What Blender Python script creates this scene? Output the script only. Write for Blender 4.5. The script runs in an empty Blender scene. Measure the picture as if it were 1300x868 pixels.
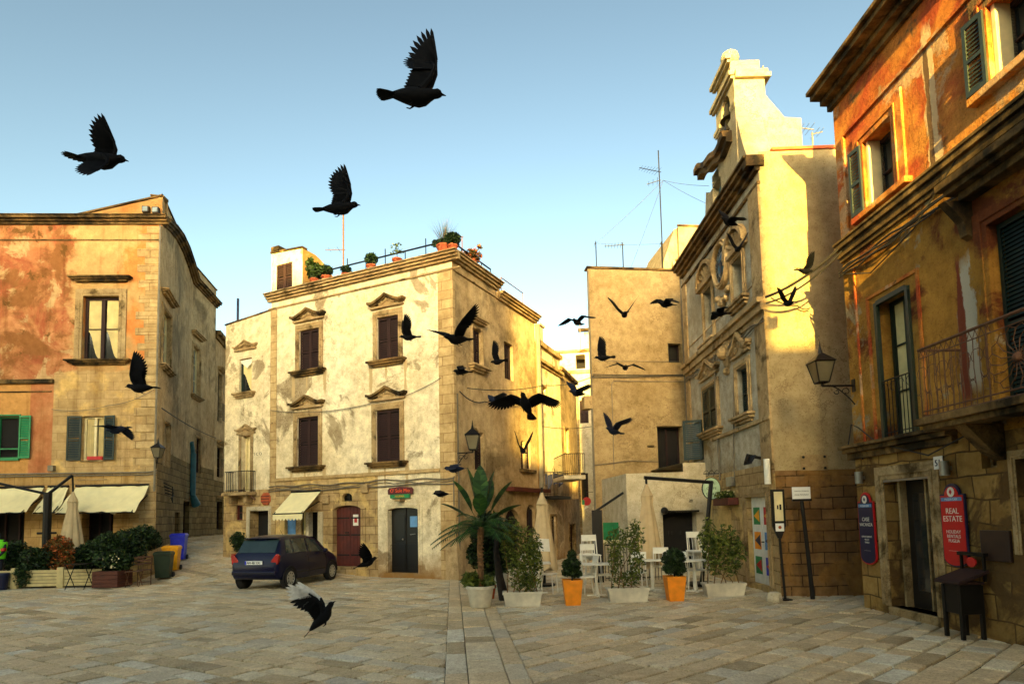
import bpy, math, random
from mathutils import Vector, Matrix, noise
random.seed(7)
scene = bpy.context.scene
COL = scene.collection
R = math.radians
# ---------------------------------------------------------------- camera
FOC, CX, CY, EYE = 800.0, 650.0, 594.0, 1.85
cd = bpy.data.cameras.new("camera"); cam = bpy.data.objects.new("camera", cd); COL.objects.link(cam)
cd.sensor_width = 36; cd.lens = 36*FOC/1300; cd.shift_y = (CY-434)/1300
cd.clip_start = 0.05; cd.clip_end = 3000
ROT = Matrix.Rotation(R(90+4.4), 3, 'X') @ Matrix.Rotation(R(-1.25), 3, 'Z')
cam.location = (0, 0, EYE); cam.rotation_euler = ROT.to_euler()
scene.camera = cam
# ---------------------------------------------------------------- world, sun, exposure
SUN_AZ, SUN_EL = 7.0, 10.0            # the sun stands behind the camera, a little to the left
sdir = Vector((-math.sin(R(SUN_AZ))*math.cos(R(SUN_EL)), -math.cos(R(SUN_AZ))*math.cos(R(SUN_EL)), math.sin(R(SUN_EL))))
w = bpy.data.worlds.new("World"); scene.world = w; w.use_nodes = True
nt = w.node_tree; nt.nodes.clear()
sky = nt.nodes.new("ShaderNodeTexSky"); sky.sky_type = 'NISHITA'; sky.sun_disc = False
sky.sun_elevation = R(SUN_EL); sky.sun_rotation = math.atan2(sdir.x, sdir.y)
sky.air_density = 1.0; sky.dust_density = 2.0; sky.ozone_density = 1.0
bg = nt.nodes.new("ShaderNodeBackground"); bg.inputs[1].default_value = 0.05
ow = nt.nodes.new("ShaderNodeOutputWorld")
gm = nt.nodes.new("ShaderNodeGamma"); gm.inputs[1].default_value = 1.6
hs = nt.nodes.new("ShaderNodeHueSaturation"); hs.inputs["Saturation"].default_value = .72; nt.links.new(sky.outputs[0], hs.inputs["Color"]); nt.links.new(hs.outputs[0], gm.inputs[0])
tn = nt.nodes.new("ShaderNodeMix"); tn.data_type = 'RGBA'; tn.blend_type = 'MULTIPLY'; tn.inputs[0].default_value = 1.0
tn.inputs[7].default_value = (.88, .92, .77, 1); nt.links.new(gm.outputs[0], tn.inputs[6]); nt.links.new(tn.outputs[2], bg.inputs[0]); nt.links.new(bg.outputs[0], ow.inputs[0])
sl = bpy.data.lights.new("sun", 'SUN'); sl.energy = 5.0; sl.angle = R(0.6); sl.color = (1.0, 0.70, 0.15)
so = bpy.data.objects.new("sun", sl); COL.objects.link(so)
so.rotation_euler = (-sdir).to_track_quat('-Z', 'Y').to_euler(); so.location = (0, -30, 40)
scene.view_settings.view_transform = 'Standard'; scene.view_settings.look = 'None'
scene.view_settings.exposure = 2.36; scene.view_settings.gamma = 1.0
scene.cycles.max_bounces = 6; scene.cycles.diffuse_bounces = 3

# ---------------------------------------------------------------- geometry helpers
def ray(u, v):
    return ROT @ Vector(((u-CX)/FOC, -(v-CY)/FOC, -1.0))
def pt(u, v, Y):
    d = ray(u, v); return Vector((0, 0, EYE)) + d*(Y/d.y)
def smooth(x, a, b):
    t = max(0.0, min(1.0, (x-a)/(b-a))); return t*t*(3-2*t)
def gz(x, y):
    """height of the ground: flat piazza, climbing into the lane on the left"""
    wx = 1-smooth(x, -8.6, -3.5)
    return wx*0.165*max(0.0, min(y, 27.5)-20.0)
class Fac:
    """a facade plane: s along the wall (left to right as seen), z up, o outwards"""
    def __init__(f, u, v, Y, d):
        p = pt(u, v, Y); f.o = Vector((p.x, p.y, 0)); f.d = Vector((d[0], d[1], 0)).normalized()
        f.n = Vector((f.d.y, -f.d.x, 0))
    def uv(f, u, v):
        d = ray(u, v); c = Vector((0, 0, EYE))
        t = (f.o-c).dot(f.n)/d.dot(f.n); p = c+d*t
        return (p-f.o).dot(f.d), p.z
    def P(f, s, z, o=0.0):
        return f.o + f.d*s + f.n*o + Vector((0, 0, z))
    def rect(f, u0, u1, v0, v1):
        um, vm = (u0+u1)/2, (v0+v1)/2
        return f.uv(u0, vm)[0], f.uv(u1, vm)[0], f.uv(um, v1)[1], f.uv(um, v0)[1]
    def loc(f, s, z=0): return f.P(s, z)
def XYZ(a, b, c): return Vector((a, b, c))
def frame(loc, rz=0.0, tilt=None):
    m = Matrix.Translation(Vector(loc)) @ Matrix.Rotation(rz, 4, 'Z')
    if tilt is not None: m = m @ tilt
    return lambda a, b, c: m @ Vector((a, b, c))

class MB:
    def __init__(s): s.v = []; s.f = []; s.uv = []; s.mi = []; s.m = 0; s.col = []; s.c = None
    def face(s, pts, uv=None):
        n = len(s.v); s.v += [Vector(p) for p in pts]
        s.f.append(list(range(n, n+len(pts)))); s.uv.append(uv or [(0, 0)]*len(pts)); s.mi.append(s.m); s.col.append(s.c)
    def idx(s, verts, faces, uvs=None):
        n = len(s.v); s.v += [Vector(p) for p in verts]
        for k, f in enumerate(faces):
            s.f.append([n+i for i in f]); s.uv.append(uvs[k] if uvs else [(0, 0)]*len(f)); s.mi.append(s.m); s.col.append(s.c)
    def box(s, fr, a0, a1, b0, b1, c0, c1):
        if a0 > a1: a0, a1 = a1, a0
        if b0 > b1: b0, b1 = b1, b0
        if c0 > c1: c0, c1 = c1, c0
        q = lambda a, b, c: fr(a, b, c)
        s.face([q(a0,b0,c1), q(a1,b0,c1), q(a1,b1,c1), q(a0,b1,c1)], [(a0,b0),(a1,b0),(a1,b1),(a0,b1)])
        s.face([q(a0,b1,c0), q(a1,b1,c0), q(a1,b0,c0), q(a0,b0,c0)], [(a0,b1),(a1,b1),(a1,b0),(a0,b0)])
        s.face([q(a1,b0,c1), q(a1,b0,c0), q(a1,b1,c0), q(a1,b1,c1)], [(c1,b0),(c0,b0),(c0,b1),(c1,b1)])
        s.face([q(a0,b0,c0), q(a0,b0,c1), q(a0,b1,c1), q(a0,b1,c0)], [(c0,b0),(c1,b0),(c1,b1),(c0,b1)])
        s.face([q(a0,b1,c1), q(a1,b1,c1), q(a1,b1,c0), q(a0,b1,c0)], [(a0,c1),(a1,c1),(a1,c0),(a0,c0)])
        s.face([q(a0,b0,c0), q(a1,b0,c0), q(a1,b0,c1), q(a0,b0,c1)], [(a0,c0),(a1,c0),(a1,c1),(a0,c1)])
    def prism(s, fr, poly, c0, c1):
        """closed polygon (a,b) extruded from c0 to c1"""
        n = len(poly); A = [fr(a, b, c1) for a, b in poly]; B = [fr(a, b, c0) for a, b in poly]
        s.face(A, [tuple(p) for p in poly]); s.face(B[::-1], [tuple(p) for p in poly[::-1]])
        for i in range(n):
            j = (i+1) % n
            s.face([A[j], A[i], B[i], B[j]], [(poly[j][0]+poly[j][1], c1), (poly[i][0]+poly[i][1], c1), (poly[i][0]+poly[i][1], c0), (poly[j][0]+poly[j][1], c0)])
    def strip(s, fr, up, lo, c0, c1):
        """solid band between polyline up and polyline lo (same count)"""
        n = len(up)
        for i in range(n-1):
            s.face([fr(*lo[i], c1), fr(*lo[i+1], c1), fr(*up[i+1], c1), fr(*up[i], c1)], [lo[i], lo[i+1], up[i+1], up[i]])
            s.face([fr(*up[i], c0), fr(*up[i+1], c0), fr(*lo[i+1], c0), fr(*lo[i], c0)])
            s.face([fr(*up[i], c1), fr(*up[i+1], c1), fr(*up[i+1], c0), fr(*up[i], c0)])
            s.face([fr(*lo[i], c0), fr(*lo[i+1], c0), fr(*lo[i+1], c1), fr(*lo[i], c1)])
        for i in (0, n-1):
            s.face([fr(*lo[i], c0), fr(*lo[i], c1), fr(*up[i], c1), fr(*up[i], c0)])
    def tube(s, path, r, n=6, cap=True):
        path = [Vector(p) for p in path]; m = len(path)
        rs = r if isinstance(r, (list, tuple)) else [r]*m
        vs = []; prev = None
        for i, p in enumerate(path):
            t = (path[min(i+1, m-1)]-path[max(i-1, 0)])
            if t.length < 1e-9: t = Vector((0, 0, 1))
            t.normalize()
            if prev is None:
                a = Vector((0, 0, 1)) if abs(t.z) < .9 else Vector((1, 0, 0)); x = t.cross(a).normalized()
            else:
                x = (prev-t*prev.dot(t))
                x = x.normalized() if x.length > 1e-6 else t.orthogonal().normalized()
            prev = x; y = t.cross(x)
            vs += [p + (x*math.cos(2*math.pi*k/n)+y*math.sin(2*math.pi*k/n))*rs[i] for k in range(n)]
        fs = [[i*n+k, i*n+(k+1) % n, (i+1)*n+(k+1) % n, (i+1)*n+k] for i in range(m-1) for k in range(n)]
        if cap: fs += [list(range(n))[::-1], [(m-1)*n+k for k in range(n)]]
        s.idx(vs, fs)
    def lathe(s, fr, prof, n=16, sx=1, sy=1):
        """profile [(r, z)] around the c axis of the frame"""
        vs = [fr(r*math.cos(2*math.pi*k/n)*sx, r*math.sin(2*math.pi*k/n)*sy, z) for r, z in prof for k in range(n)]
        m = len(prof)
        fs = [[i*n+k, i*n+(k+1) % n, (i+1)*n+(k+1) % n, (i+1)*n+k] for i in range(m-1) for k in range(n)]
        fs += [list(range(n))[::-1], [(m-1)*n+k for k in range(n)]]
        s.idx(vs, fs)
    def ball(s, c, r, n=10, m=7, sq=(1, 1, 1)):
        c = Vector(c)
        s.lathe(lambda a, b, z: c+Vector((a*sq[0], b*sq[1], z*sq[2])), [(max(1e-4, r*math.sin(math.pi*i/m)), -r*math.cos(math.pi*i/m)) for i in range(m+1)], n)

def origin_of(o):
    v = Vector((0, 0, 0))
    while o is not None: v = v+o.location; o = o.parent
    return v
def obj(name, mb, mats, parent=None, smooth_=False, bevel=0, at=None):
    me = bpy.data.meshes.new(name)
    off = origin_of(parent) if parent is not None else (Vector(at) if at is not None else Vector((0, 0, 0)))
    me.from_pydata([tuple(p-off) for p in mb.v], [], mb.f)
    uvl = me.uv_layers.new(name="UVMap"); k = 0
    flat = []
    for u in mb.uv:
        for t in u: flat += [t[0], t[1]]
    uvl.data.foreach_set("uv", flat)
    me.polygons.foreach_set("material_index", mb.mi)
    if smooth_: me.polygons.foreach_set("use_smooth", [True]*len(me.polygons))
    if any(c is not None for c in mb.col):
        at_ = me.color_attributes.new("tint", 'FLOAT_COLOR', 'CORNER'); fl = []
        for f, c in zip(mb.f, mb.col):
            for _ in f: fl += list(c or (1, 1, 1, 1))
        at_.data.foreach_set("color", fl)
    for m in (mats if isinstance(mats, (list, tuple)) else [mats]): me.materials.append(m)
    me.validate()
    if bevel:
        import bmesh
        bm = bmesh.new(); bm.from_mesh(me); bmesh.ops.remove_doubles(bm, verts=bm.verts, dist=1e-5); bm.to_mesh(me); bm.free()
    o = bpy.data.objects.new(name, me); COL.objects.link(o)
    if parent is not None: o.parent = parent
    elif at is not None: o.location = at
    if smooth_ and not bevel:
        md = o.modifiers.new("es", 'EDGE_SPLIT'); md.split_angle = R(50)
    if bevel:
        md = o.modifiers.new("bv", 'BEVEL'); md.width = bevel; md.segments = 2; md.limit_method = 'ANGLE'
    return o
def tag(o, label, cat, group=None, kind=None):
    if label: o["label"] = label
    if cat: o["category"] = cat
    if group: o["group"] = group
    if kind: o["kind"] = kind
    return o
def thing(name, loc, label, cat, group=None, rz=0.0):
    o = bpy.data.objects.new(name, None); o.empty_display_size = .2
    COL.objects.link(o); o.location = loc; o.rotation_euler = (0, 0, rz)
    return tag(o, label, cat, group)
def copy_thing(root, loc, rz, label, scale=1.0, rot=None):
    def cp(o, par):
        c = o.copy(); COL.objects.link(c)
        if par is not None: c.parent = par
        for ch in list(o.children): cp(ch, c)
        return c
    r = cp(root, None); r.location = loc; r.rotation_euler = rot or (0, 0, rz); r.scale = (scale,)*3
    r["label"] = label
    return r
# ---------------------------------------------------------------- materials
class M:
    def __init__(s, name, rough=.85, metallic=0.0, spec=None):
        s.mat = bpy.data.materials.new(name); s.mat.use_nodes = True
        s.t = s.mat.node_tree; s.b = s.t.nodes["Principled BSDF"]
        s.b.inputs["Roughness"].default_value = rough; s.b.inputs["Metallic"].default_value = metallic
        if spec is not None: s.b.inputs["Specular IOR Level"].default_value = spec
        s.tc = s.t.nodes.new("ShaderNodeTexCoord")
    def n(s, t): return s.t.nodes.new(t)
    def link(s, a, b): s.t.links.new(a, b)
    def setin(s, sock, v):
        if isinstance(v, bpy.types.NodeSocket): s.link(v, sock)
        elif isinstance(v, (tuple, list)): sock.default_value = tuple(v)+((1,) if len(v) == 3 and len(sock.default_value) == 4 else ())
        else: sock.default_value = v
    def coord(s, kind="Object", scale=(1, 1, 1), rot=(0, 0, 0)):
        m = s.n("ShaderNodeMapping"); s.link(s.tc.outputs[kind], m.inputs[0]); m.inputs["Scale"].default_value = scale; m.inputs["Rotation"].default_value = rot
        return m.outputs[0]
    def noise(s, scale, detail=4, rough=.55, vec=None, dist=0.0):
        x = s.n("ShaderNodeTexNoise"); x.inputs["Scale"].default_value = scale; x.inputs["Detail"].default_value = detail
        x.inputs["Roughness"].default_value = rough; x.inputs["Distortion"].default_value = dist
        s.link(vec if vec is not None else s.tc.outputs["Object"], x.inputs["Vector"]); return x.outputs["Fac"]
    def ramp(s, f, stops):
        x = s.n("ShaderNodeValToRGB"); e = x.color_ramp.elements
        while len(e) < len(stops): e.new(.5)
        for q, (p, c) in zip(e, stops):
            q.position = p; q.color = (c, c, c, 1) if isinstance(c, (int, float)) else tuple(c)+(1,)
        s.link(f, x.inputs[0]); return x.outputs[0]
    def mask(s, f, a, b):
        x = s.n("ShaderNodeMapRange"); x.clamp = True; x.inputs[1].default_value = a; x.inputs[2].default_value = b
        s.link(f, x.inputs[0]); return x.outputs[0]
    def mix(s, f, a, b, blend='MIX'):
        x = s.n("ShaderNodeMix"); x.data_type = 'RGBA'; x.blend_type = blend
        s.setin(x.inputs[0], f); s.setin(x.inputs[6], a); s.setin(x.inputs[7], b); return x.outputs[2]
    def math(s, op, a, b=0.0):
        x = s.n("ShaderNodeMath"); x.operation = op; s.setin(x.inputs[0], a); s.setin(x.inputs[1], b); return x.outputs[0]
    def sep(s, vec):
        x = s.n("ShaderNodeSeparateXYZ"); s.link(vec, x.inputs[0]); return x.outputs
    def bump(s, h, strength=.4, dist=.02, prev=None):
        x = s.n("ShaderNodeBump"); x.inputs["Strength"].default_value = strength; x.inputs["Distance"].default_value = dist
        s.link(h, x.inputs["Height"])
        if prev is not None: s.link(prev, x.inputs["Normal"])
        return x.outputs[0]
    def brick(s, vec, w, h, c1, c2, mortar, ms=.012, off=.5):
        x = s.n("ShaderNodeTexBrick"); s.link(vec, x.inputs["Vector"]); s.setin(x.inputs["Color1"], c1); s.setin(x.inputs["Color2"], c2); s.setin(x.inputs["Mortar"], mortar)
        x.inputs["Scale"].default_value = 1; x.inputs["Brick Width"].default_value = w; x.inputs["Row Height"].default_value = h
        x.inputs["Mortar Size"].default_value = ms; x.inputs["Mortar Smooth"].default_value = .3; x.inputs["Bias"].default_value = 0; x.offset = off
        return x
    def done(s, color=None, bump=None, rough=None):
        if color is not None: s.setin(s.b.inputs["Base Color"], color)
        if bump is not None: s.link(bump, s.b.inputs["Normal"])
        if rough is not None: s.setin(s.b.inputs["Roughness"], rough)
        return s.mat
def h(x):
    """sRGB 0-255 triple to linear"""
    return tuple(((c/255)/12.92 if c/255 <= .04045 else ((c/255+.055)/1.055)**2.4) for c in x)
def simple(name, c, rough=.7, metallic=0.0, var=.25, scale=6, bump=0.0, spec=None):
    m = M(name, rough, metallic, spec)
    n1 = m.noise(scale, 5)
    col = m.mix(m.mask(n1, .3, .7), tuple(x*(1-var) for x in c), tuple(min(1, x*(1+var*.6)) for x in c))
    return m.done(col, m.bump(m.noise(scale*8, 4), bump, .01) if bump else None)
def plaster(name, c1, c2, stain=None, sthr=(.55, .62), sscale=.45, peel=None, pthr=(.62, .64), pscale=.8, streak=.25, bump=.35, grime=None, fine=1.0, bands=()):
    m = M(name, .92, spec=.2)
    big = m.noise(.35, 6, .6)
    col = m.mix(m.mask(big, .38, .62), c1, c2)
    if stain:
        sn = m.noise(sscale, 9, .62, dist=.6); col = m.mix(m.mask(sn, *sthr), col, stain)
    if peel:
        for (pc, off) in peel:
            v = m.n("ShaderNodeVectorMath"); v.operation = 'ADD'; m.link(m.tc.outputs["Object"], v.inputs[0]); v.inputs[1].default_value = (off, off*1.7, off*.6)
            pn = m.noise(pscale, 10, .66, vec=v.outputs[0], dist=.4); col = m.mix(m.mask(pn, *pthr), col, pc)
    st = m.noise(1.0, 6, .6, vec=m.coord("Object", (2.2, 2.2, .22)))
    col = m.mix(m.mask(st, .5, .78), col, m.mix(1.0, col, (1-streak,)*3, 'MULTIPLY'))
    med = m.noise(3.2, 10, .72)
    col = m.mix(m.mask(med, .36, .62), m.mix(1.0, col, (.78-.14*fine, .75-.15*fine, .70-.16*fine), 'MULTIPLY'), col)
    ck = m.math('ABSOLUTE', m.math('SUBTRACT', m.noise(.9, 12, .72), .5)); rg = m.mask(m.noise(.5, 3), .5, .56)
    col = m.mix(m.math('MULTIPLY', m.mask(ck, .007, .002), rg), col, m.mix(1.0, col, (.4, .34, .28), 'MULTIPLY'))
    fn = m.noise(30, 6, .7)
    col = m.mix(m.mask(fn, .54, .66), col, m.mix(1.0, col, (.66, .6, .52), 'MULTIPLY'))
    for (bs, bw, bz0, bz1, bc) in bands:
        q = m.sep(m.tc.outputs["UV"]); col = m.mix(band_mask(m, q[0], q[1], bs, bw, bz0, bz1), col, bc)
    if grime:   # dirt wicked up from the paving: fixed to the height of the wall
        z = m.sep(m.tc.outputs["UV"])[1]
        zz = m.math('ADD', z, m.math('MULTIPLY', m.noise(1.6, 8, .65), grime[1]))
        col = m.mix(m.mask(zz, grime[0]+grime[1]*.5+.5, grime[0]+grime[1]*.5-.3), col, grime[2])
    hgt = m.math('ADD', m.math('MULTIPLY', med, 1.6), m.noise(24, 8, .7))
    return m.done(col, m.bump(hgt, bump, .03))
def band_mask(m, X, Z, s, w, z0=-99, z1=99):
    n1 = m.noise(1.3, 9, .7, vec=m.coord("Object", (1, 1, .5))); d = m.math('ABSOLUTE', m.math('SUBTRACT', X, s)); d = m.math('ADD', d, m.math('MULTIPLY', m.math('SUBTRACT', n1, .5), w*5))
    k = m.mask(d, w*1.1, w*.9)
    return m.math('MULTIPLY', k, m.math('MULTIPLY', m.mask(m.math('ADD', Z, n1), z0+.3, z0+.5), m.mask(m.math('ADD', Z, n1), z1+.7, z1+.5)))
def blocks(name, c1, c2, mortar, w=.55, hh=.3, bump=.7, dirt=(.55, .5, .42), wob=.06, ms=.014, dthr=(.5, .7), weather=None):
    m = M(name, .92, spec=.2)
    uv = m.tc.outputs["UV"]
    nv = m.n("ShaderNodeTexNoise"); nv.inputs["Scale"].default_value = 1.3; m.link(uv, nv.inputs["Vector"])
    a = m.n("ShaderNodeVectorMath"); a.operation = 'SCALE'; m.link(nv.outputs["Color"], a.inputs[0]); a.inputs[3].default_value = wob
    b = m.n("ShaderNodeVectorMath"); b.operation = 'ADD'; m.link(uv, b.inputs[0]); m.link(a.outputs[0], b.inputs[1])
    k = m.brick(b.outputs[0], w, hh, c1, c2, mortar, ms)
    col = k.outputs["Color"]
    big = m.noise(.7, 9, .65)
    col = m.mix(m.mask(big, *dthr), col, m.mix(1.0, col, dirt, 'MULTIPLY'))
    if weather: col = m.mix(m.mask(m.noise(.9, 9, .65, dist=.5), .5, .56), col, weather)
    med = m.noise(5, 10, .7)
    col = m.mix(m.mask(med, .35, .7), m.mix(1.0, col, (.66, .62, .56), 'MULTIPLY'), col)
    hgt = m.math('ADD', m.math('MULTIPLY', k.outputs["Fac"], -.8), m.math('ADD', m.math('MULTIPLY', med, .8), m.math('MULTIPLY', m.noise(28, 8, .7), .5)))
    return m.done(col, m.bump(hgt, bump, .03))
def glassy(name, c, rough=.08):
    m = M(name, rough, spec=.6); n1 = m.noise(1.3, 3)
    return m.done(m.mix(m.mask(n1, .35, .7), c, tuple(x*1.6+.004 for x in c)), m.bump(m.noise(1.5, 2), .05, .02))
def leafmat(name, c1, c2, c3=None):
    m = M(name, .55, spec=.3); g = m.n("ShaderNodeNewGeometry")
    col = m.ramp(g.outputs["Random Per Island"], [(0, c1), (.6, c2), (1, c3 or c2)])
    m.done(col); m.b.inputs["Subsurface Weight"].default_value = 0.0
    return m.mat

CREAM1, CREAM2 = h((236, 206, 140)), h((220, 184, 116))
MT = {}
MT['plaster_b'] = plaster('cream_plaster', h((246, 234, 200)), h((232, 214, 174)), stain=h((176, 158, 126)), sthr=(.55, .58), sscale=.5, streak=.14, grime=(.3, .9, h((150, 112, 62))))
MT['plaster_b2'] = plaster('sandy_shade_plaster', h((208, 182, 138)), h((182, 154, 110)), stain=h((142, 122, 88)), sthr=(.5, .62), streak=.3)  # tone also holds the shade of the cream house's side wall
MT['plaster_e'] = plaster('ochre_cream_plaster', h((178, 154, 112)), h((160, 136, 94)), streak=.12, bump=.6, fine=.9)
MT['white_wash'] = plaster('whitewashed_plaster', h((218, 208, 182)), h((200, 186, 154)), stain=h((170, 148, 106)), sthr=(.62, .7), streak=.15, bump=.2, fine=.4)
MT['block_grey'] = plaster('pale_grey_render', h((150, 138, 116)), h((134, 122, 98)), streak=.2)
MT['gable_white'] = plaster('pale_gable_plaster', h((176, 164, 132)), h((164, 150, 116)), stain=h((140, 122, 86)), sthr=(.6, .7), streak=.2, bump=.3, fine=.6)
MT['plaster_f'] = plaster('grey_white_plaster', h((196, 190, 170)), h((172, 162, 138)), stain=h((140, 118, 76)), sthr=(.54, .64), streak=.3)
MT['plaster_f2'] = plaster('smooth_pale_render', h((178, 160, 122)), h((164, 146, 106)), streak=.12, bump=.15, fine=.5)
MT['trim'] = plaster('carved_limestone', h((196, 170, 126)), h((168, 140, 96)), stain=h((92, 74, 44)), sthr=(.52, .66), sscale=1.6, streak=.35)
MT['trim_dark'] = plaster('weathered_cornice_stone', h((150, 120, 74)), h((112, 88, 52)), stain=h((44, 36, 22)), sthr=(.42, .6), sscale=1.4, streak=.5)
MT['quoin'] = blocks('corner_blocks', h((210, 182, 132)), h((192, 162, 112)), h((170, 140, 96)), .7, .3)
MT['blocks_b'] = blocks('ground_floor_stone', h((206, 178, 128)), h((180, 150, 104)), h((144, 118, 80)), .5, .28, weather=h((222, 190, 124)))
MT['blocks_a2'] = blocks('old_grey_stone', h((150, 128, 84)), h((118, 98, 62)), h((70, 58, 38)), .5, .27)
MT['blocks_f'] = blocks('bare_stone_wall', h((150, 116, 74)), h((122, 92, 56)), h((76, 58, 36)), .5, .24, bump=1.0, wob=.07, ms=.012, weather=h((150, 112, 60)))
MT['blocks_g'] = blocks('eroded_stone_wall', h((188, 152, 88)), h((146, 112, 60)), h((104, 80, 46)), .55, .34, bump=1.0, wob=.16, weather=h((110, 84, 48)))
MT['dark_wood'] = simple('dark_brown_wood', h((38, 8, 3)), .8, var=.3, bump=.2)
MT['brown_wood'] = simple('brown_door_wood', h((84, 26, 12)), .65, var=.35, bump=.3)
MT['green'] = simple('green_painted_wood', h((18, 128, 70)), .5, var=.2)
MT['dark_green'] = simple('dark_green_paint', h((12, 34, 26)), .5, var=.3)
MT['louver_green'] = simple('green_shutter_paint', h((32, 42, 34)), .55, var=.3)
MT['teal'] = simple('blue_grey_paint', h((110, 150, 160)), .5, var=.2)
MT['blue_paint'] = simple('sky_blue_paint', h((90, 140, 190)), .5)
MT['iron'] = simple('black_wrought_iron', h((20, 17, 15)), .5, metallic=.4, var=.3)
MT['rust'] = simple('rusty_iron', h((96, 62, 38)), .8, var=.4, scale=14)
MT['white'] = simple('white_paint', h((232, 228, 212)), .5, var=.12)
MT['off_white'] = simple('cream_frame_paint', h((226, 210, 160)), .5, var=.15)
MT['canvas'] = simple('cream_canvas', h((240, 224, 170)), .9, var=.1, scale=3)
MT['canvas_grey'] = simple('greige_canvas', h((196, 172, 130)), .9, var=.15, scale=4)
MT['dark'] = simple('dark_interior', h((12, 9, 7)), .9, var=.4)
MT['door_black'] = simple('near_black_door', h((13, 11, 9)), .45, var=.4, scale=3)
MT['glass'] = glassy('window_glass', (.012, .014, .014))
MT['glass_blue'] = glassy('sky_lit_window_glass', (.10, .14, .16), .2)
MT['curtain'] = simple('cream_curtain', h((214, 196, 140)), .9, var=.2, scale=3)
MT['roofing'] = simple('flat_roof_screed', h((150, 128, 92)), .95, var=.2, bump=.3)
MT['cable'] = simple('black_cable', h((40, 34, 28)), .7)
MT['cable_pale'] = simple('weathered_grey_cable', h((110, 100, 82)), .7)
MT['pipe'] = simple('galvanised_pipe', h((130, 120, 100)), .6, metallic=.3)
MT['terracotta'] = simple('terracotta', h((176, 84, 44)), .85, var=.25, bump=.2)
MT['orange'] = simple('orange_plastic', h((240, 142, 16)), .5, var=.2)
MT['pot_white'] = simple('white_plastic_planter', h((206, 198, 176)), .6, var=.3, scale=4, bump=.1)
MT['soil'] = simple('dark_soil', h((52, 38, 24)), .95, var=.4, scale=20, bump=.5)
MT['bark'] = simple('brown_bark', h((116, 84, 50)), .9, var=.4, scale=14, bump=.8)
MT['bark_dark'] = simple('dark_bark', h((40, 30, 20)), .9, var=.4, scale=14, bump=.8)
MT['leaf'] = leafmat('olive_leaves', h((40, 56, 16)), h((78, 92, 30)), h((120, 126, 50)))
MT['leaf_dark'] = leafmat('dark_green_leaves', h((16, 30, 12)), h((34, 54, 20)), h((56, 78, 30)))
MT['leaf_palm'] = leafmat('palm_leaves', h((20, 46, 20)), h((38, 74, 28)), h((64, 96, 38)))
MT['leaf_pale'] = leafmat('pale_grass_blades', h((50, 66, 44)), h((84, 96, 62)), h((150, 110, 80)))
MT['leaf_red'] = leafmat('variegated_leaves', h((60, 70, 24)), h((120, 80, 30)), h((196, 92, 40)))
MT['flower_y'] = leafmat('cream_flowers', h((220, 200, 110)), h((240, 230, 180)))
MT['red'] = simple('red_enamel', h((190, 20, 24)), .45, var=.12)
MT['navy'] = simple('navy_enamel', h((20, 26, 62)), .4, var=.12)
MT['blue_bin'] = simple('blue_plastic', h((30, 44, 190)), .45)
MT['yellow_bin'] = simple('amber_plastic', h((246, 166, 10)), .45)
MT['green_bin'] = simple('dark_green_plastic', h((26, 44, 22)), .5)
MT['planter_wood'] = simple('weathered_cream_boards', h((200, 180, 126)), .85, var=.2, bump=.3)
MT['box_brown'] = simple('brown_wooden_box', h((88, 44, 28)), .8, var=.3, bump=.3)
MT['sheet_dark'] = simple('dark_plaque', h((44, 26, 20)), .5)
MT['car'] = simple('navy_car_paint', h((3, 5, 44)), .3, metallic=.0, var=.05, spec=.35)
MT['car_glass'] = glassy('car_glass', (.02, .035, .035), .05)
MT['rubber'] = simple('black_rubber', h((24, 22, 22)), .8)
MT['alloy'] = simple('silver_wheel_cover', h((180, 180, 172)), .35, metallic=.6, var=.1)
MT['chrome'] = simple('silver_metal', h((150, 146, 136)), .4, metallic=.6)
MT['red_lens'] = simple('red_lamp_lens', h((170, 20, 20)), .25)
MT['plate_white'] = simple('number_plate_white', h((230, 230, 225)), .4, var=.05)
MT['pigeon'] = simple('slate_black_feathers', h((12, 12, 15)), .8, var=.4, scale=30, spec=.15)
MT['pigeon_blue'] = simple('blue_grey_feathers', h((30, 36, 54)), .7, var=.4, scale=30, spec=.2)
MT['pigeon_pale'] = simple('pale_grey_feathers', h((206, 200, 190)), .7, var=.25, scale=30)
MT['hivis'] = simple('green_hi_vis_cloth', h((120, 240, 30)), .7, var=.1)
MT['skin'] = simple('skin', h((190, 130, 96)), .6, var=.1)
MT['cloth_dark'] = simple('dark_trousers', h((34, 34, 44)), .9)
MT['bronze'] = simple('bronze_bell', h((62, 56, 36)), .5, metallic=.6)
MT['paper'] = simple('paper_notice', h((226, 222, 206)), .7, var=.1)
MT['pale_green'] = simple('pale_green_panel', h((170, 196, 160)), .6)
MT['green_flag'] = simple('green_banner_cloth', h((10, 110, 60)), .8)
MT['lamp_glass'] = glassy('lantern_glass', (.10, .085, .05), .2)
MT['lamp_glass'].name = 'lantern_glass'
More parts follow.
